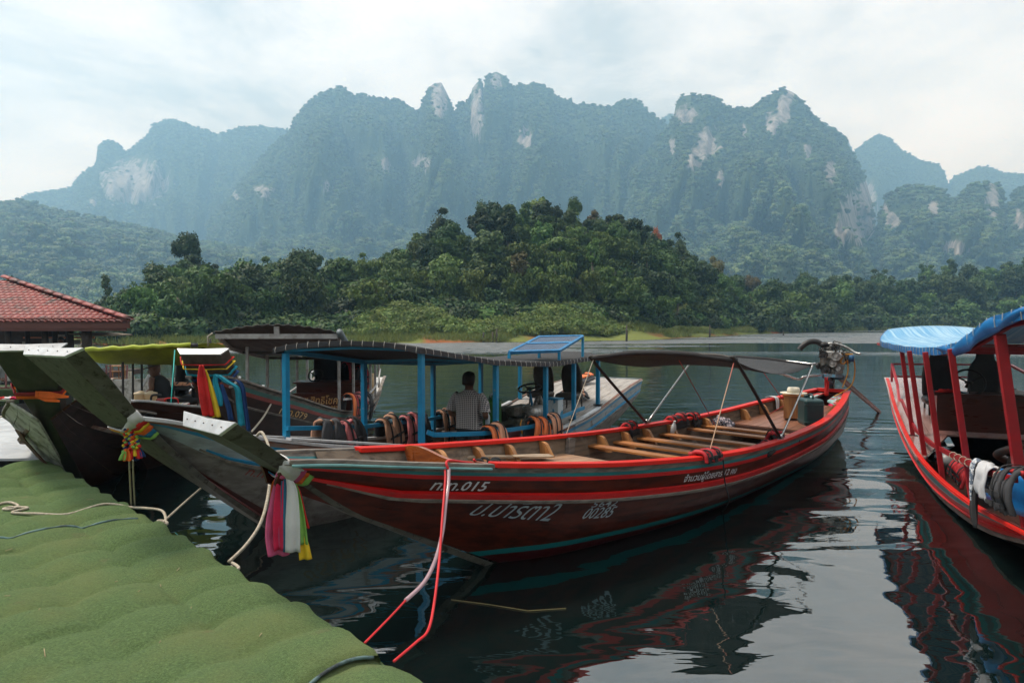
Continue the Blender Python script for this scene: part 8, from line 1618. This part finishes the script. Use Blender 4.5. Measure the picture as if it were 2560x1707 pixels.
M_TRUNK = mat('dark_trunk_post', (0.030, 0.020, 0.014), (0.05, 0.035, 0.026), scale=(10, 10, 2), rough=0.9, bump=0.01); zf = 0.45 - oh.z
for px, w_, dY in ((112, 15, 0.4), (137, 13, 1.6), (174, 17, 0.8), (216, 24, 0.3), (20, 14, 0.4), (68, 12, 2.0)):
    p = H(px, 829, dY); MB().smooth().tube([(p.x, p.y, zf), (p.x + 0.02, p.y, zf + 0.7), (p.x, p.y, p.z + 0.1)], [w_ * k * 0.55, w_ * k * 0.5, w_ * k * 0.52], 9).build('post', M_TRUNK, hs)
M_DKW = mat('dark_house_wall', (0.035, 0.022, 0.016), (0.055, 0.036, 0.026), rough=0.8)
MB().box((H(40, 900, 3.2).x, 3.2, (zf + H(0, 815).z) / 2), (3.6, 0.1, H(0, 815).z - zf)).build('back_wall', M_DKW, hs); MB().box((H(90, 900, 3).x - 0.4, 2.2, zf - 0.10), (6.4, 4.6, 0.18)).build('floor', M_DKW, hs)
MB().box((H(150, 845, 3.1).x, 3.05, H(150, 850).z), (2.4, 0.04, 0.05)).build('orange_shelf', mat('orange_shelf', (0.42, 0.12, 0.04), rough=0.6), hs)
for px, py in ((150, 842), (118, 852), (190, 855), (60, 860)): p = H(px, py, 3.0); MB().box((p.x, 3.08, p.z), (0.22, 0.03, 0.16)).build('wall_notice', mat('pale_notice', (0.35, 0.33, 0.28), (0.2, 0.19, 0.16), rough=0.8), hs)
MB().box((H(250, 833, 1.5).x, 1.6, H(250, 838).z), (0.7, 2.2, 0.03), rot('Y', 6)).build('side_eave', mat('thatch_eave', (0.16, 0.12, 0.08), (0.10, 0.08, 0.05), rough=0.9), hs)
# gallery railing of red-brown bars
M_RAILB = mat('red_brown_rail', (0.17, 0.055, 0.05), (0.13, 0.045, 0.04), rough=0.55); YG = -4.2
def G(px, py): return H(px, py, YG)
gl = thing('gallery_deck', uy(10, 985, YH + YG), 0, 'house gallery deck with green carpet edge and red-brown railing', 'deck'); og = gl.location - oh
def G2(px, py): return G(px, py) - og
for y_, t_ in ((906, 0.04), (970, 0.05)): MB().beam(G2(-60, y_), G2(58 if y_ < 950 else 62, y_), 0.04, t_).build('rail', M_RAILB, gl)
for px in (-25, -5, 15, 35, 53): MB().beam(G2(px, 970), G2(px, 906), 0.03, 0.03, up=(1, 0, 0)).build('baluster', M_RAILB, gl)
MB().box(G2(-30, 982) + Vector((0, 0.9, 0)), (1.9, 2.0, 0.20)).build('carpet_edge', mat('dark_turf', (0.022, 0.045, 0.012), (0.035, 0.06, 0.018), scale=(40, 40, 40), rough=0.95, bump=0.01, bscale=60), gl, bevel=0.03)
MB().box(G2(-30, 1002) + Vector((0, -0.5, 0)), (1.55, 0.9, 0.12)).build('lower_step', mat('dark_turf', (0.022, 0.045, 0.012)), gl, bevel=0.03); MB().box(G2(-30, 1025) + Vector((0, 0.4, 0)), (1.7, 2.6, 0.32)).build('pontoon', mat('dark_pontoon', (0.018, 0.016, 0.014), rough=0.7), gl)
for i_, (px, c_) in enumerate(((8, C_REDC), (20, C_WHITE), (33, C_HOT), (-6, C_OR))): crumple(uy(px, 998, YH + YG - 0.6), (0.10, 0.06, 0.04), c_, ['small red', 'small white', 'small pink', 'small orange'][i_] + ' bundle on the green step at the left edge', 'bundle', 'small_bundle', 90 + i_)
sc = thing('fan_machine', uy(32, 960, YH + YG + 0.5), 0, 'small dark machine behind the gallery railing', 'machine'); MB().lathe([(0.03, 0), (0.10, 0.01), (0.11, 0.05), (0.05, 0.06)], Matrix.Translation((0, 0, 0.12)) @ rot('X', 90).to_4x4(), 16).build('machine_drum', M_ENGL, sc); MB().box((0, 0, 0.04), (0.3, 0.16, 0.08)).build('machine_base', M_BLACKM, sc)
# shelf and side railing to the right, behind the yellow awning
sh0 = thing('wooden_rack', uy(293, 965, 17.5), 0, 'small open wooden rack on the house deck behind the yellow awning', 'rack'); os_ = sh0.location
for z_ in (0.02, 0.20, 0.38, 0.52): MB().box((0, 0, z_), (0.34, 0.2, 0.02)).build('shelf', M_TEAKX, sh0)
for x in (-0.16, 0.0, 0.16): MB().box((x, 0.08, 0.27), (0.02, 0.02, 0.54)).build('upright', M_TEAKX, sh0)
hd_ = thing('side_deck', uy(300, 985, 17.5), 0, 'house side deck edged with green turf and red-brown bars', 'deck'); MB().box((0.0, 0.4, -0.05), (1.3, 1.2, 0.34)).build('turf_edge', mat('dark_turf', (0.022, 0.045, 0.012)), hd_, bevel=0.03)
for px in (266, 276, 305, 318): MB().beam(uy(px, 968, 17.3) - hd_.location, uy(px, 912, 17.3) - hd_.location, 0.03, 0.03, up=(1, 0, 0)).build('baluster', M_RAILB, hd_)
MB().beam(uy(262, 968, 17.3) - hd_.location, uy(322, 968, 17.3) - hd_.location, 0.03, 0.04).build('rail', M_RAILB, hd_)
drape([uy(326, 928, 17.2), uy(328, 945, 17.2), uy(332, 970, 17.2)], [0.10, 0.16, 0.22], (1, 0, 0), mat('cream_net', (0.45, 0.42, 0.35), (0.3, 0.27, 0.2), scale=(20, 20, 20), rough=0.9), None, uy(326, 928, 17.2), 'fishing_net', 0.03, 3).location = uy(326, 928, 17.2); tag(bpy.data.objects['fishing_net'], 'bunched cream fishing net hanging on the house side deck', 'net')
# people at the house
def simple_person(base, rz, shirt, label, h=1.62, lean=0.0, sit=False):
    p = thing('person', base, rz, label, 'person'); s = h / 1.62; b = MB().smooth(); T = lambda v: Matrix.Rotation(lean * min(1, max(0, (v.z - 0.8) / 0.5)), 3, 'X') @ (v - Vector((0, 0, 0.8))) + Vector((0, 0, 0.8)) if v.z > 0.8 else v
    rings_ = [(0.78, .15, .10), (0.9, .15, .105), (1.05, .145, .10), (1.2, .17, .10), (1.28, .16, .09), (1.33, .06, .06), (1.40, .05, .055)]; b.loft([[T(q) * s for q in ring((0, 0, z), rx, ry)] for z, rx, ry in rings_]); hc_ = T(Vector((0, -0.02, 1.48))) * s; Mh_ = head(b, hc_, 0.2, 0.15 + lean)
    for s_ in (-1, 1):
        b.tube([Vector((s_ * .09, 0, 0.0)) * s, Vector((s_ * .09, 0, .42)) * s, Vector((s_ * .085, 0, .82)) * s], [.045, .06, .085], 9); sh2, el2, wr2 = T(Vector((s_ * .18, 0, 1.25))) * s, T(Vector((s_ * .24, -.02, .98))) * s, T(Vector((s_ * .18, -.20, .88))) * s; b.tube(catmull([sh2, el2, wr2], 4), [.05, .049, .047, .045, .043, .040, .036, .032, .028], 9); hand(b, wr2, (-s_ * .2, -.9, -.2), (-s_, 0, 0), 1, .5)
    b.build('body', SKIN, p); hair_cap(hc_, Mh_, p, HAIR, -0.06); t_ = MB().smooth(); t_.loft([[T(q) * s for q in ring((0, 0, z), rx + .02, ry + .022, 18)] for z, rx, ry in rings_[:5]] + [[T(q) * s for q in ring((0, 0, 1.32), .075, .072, 18)]], True, False)
    for s_ in (-1, 1): sh2, el2 = T(Vector((s_ * .16, 0, 1.25))) * s, T(Vector((s_ * .235, -.015, 1.02))) * s; t_.tube([sh2, sh2.lerp(el2, .5), el2], [.072, .068, .068], 10, False)
    t_.build('shirt', shirt, p); l_ = MB().smooth(); l_.loft([ring((0, 0, z * s), rx, ry, 16) for z, rx, ry in ((.74, .16, .115), (.84, .16, .115))], True, False)
    for s_ in (-1, 1): l_.tube([Vector((s_ * .09, 0, .05)) * s, Vector((s_ * .09, 0, .42)) * s, Vector((s_ * .085, 0, .82)) * s], [.07, .08, .10], 10)
    l_.build('trousers', JN, p); return p
bp = uy(152, 843, YH + 1.2); simple_person((bp.x, bp.y, bp.z - 1.60), R(30), mat('white_tshirt', (0.62, 0.64, 0.68), (0.52, 0.54, 0.58), rough=0.85), 'person in a white t-shirt standing under the red tiled roof')
bp = uy(12, 890, YH + YG + 1.2); simple_person((bp.x, bp.y, bp.z - 1.42), R(60), mat('grey_tshirt', (0.30, 0.31, 0.33), (0.24, 0.25, 0.27), rough=0.85), 'person in a grey t-shirt bending behind the gallery railing', 1.6, 0.5)
# floating bits near the boats
mb = MB(); rope('floating_reed', [uz(1128, 1498, 0.004), uz(1220, 1510, 0.006), uz(1320, 1526, 0.006), uz(1415, 1520, 0.004)], 0.004, mat('dry_reed', (0.22, 0.17, 0.07), rough=0.8), 'thin dry reed floating on the dark water before the red boat', 'reed', 5)
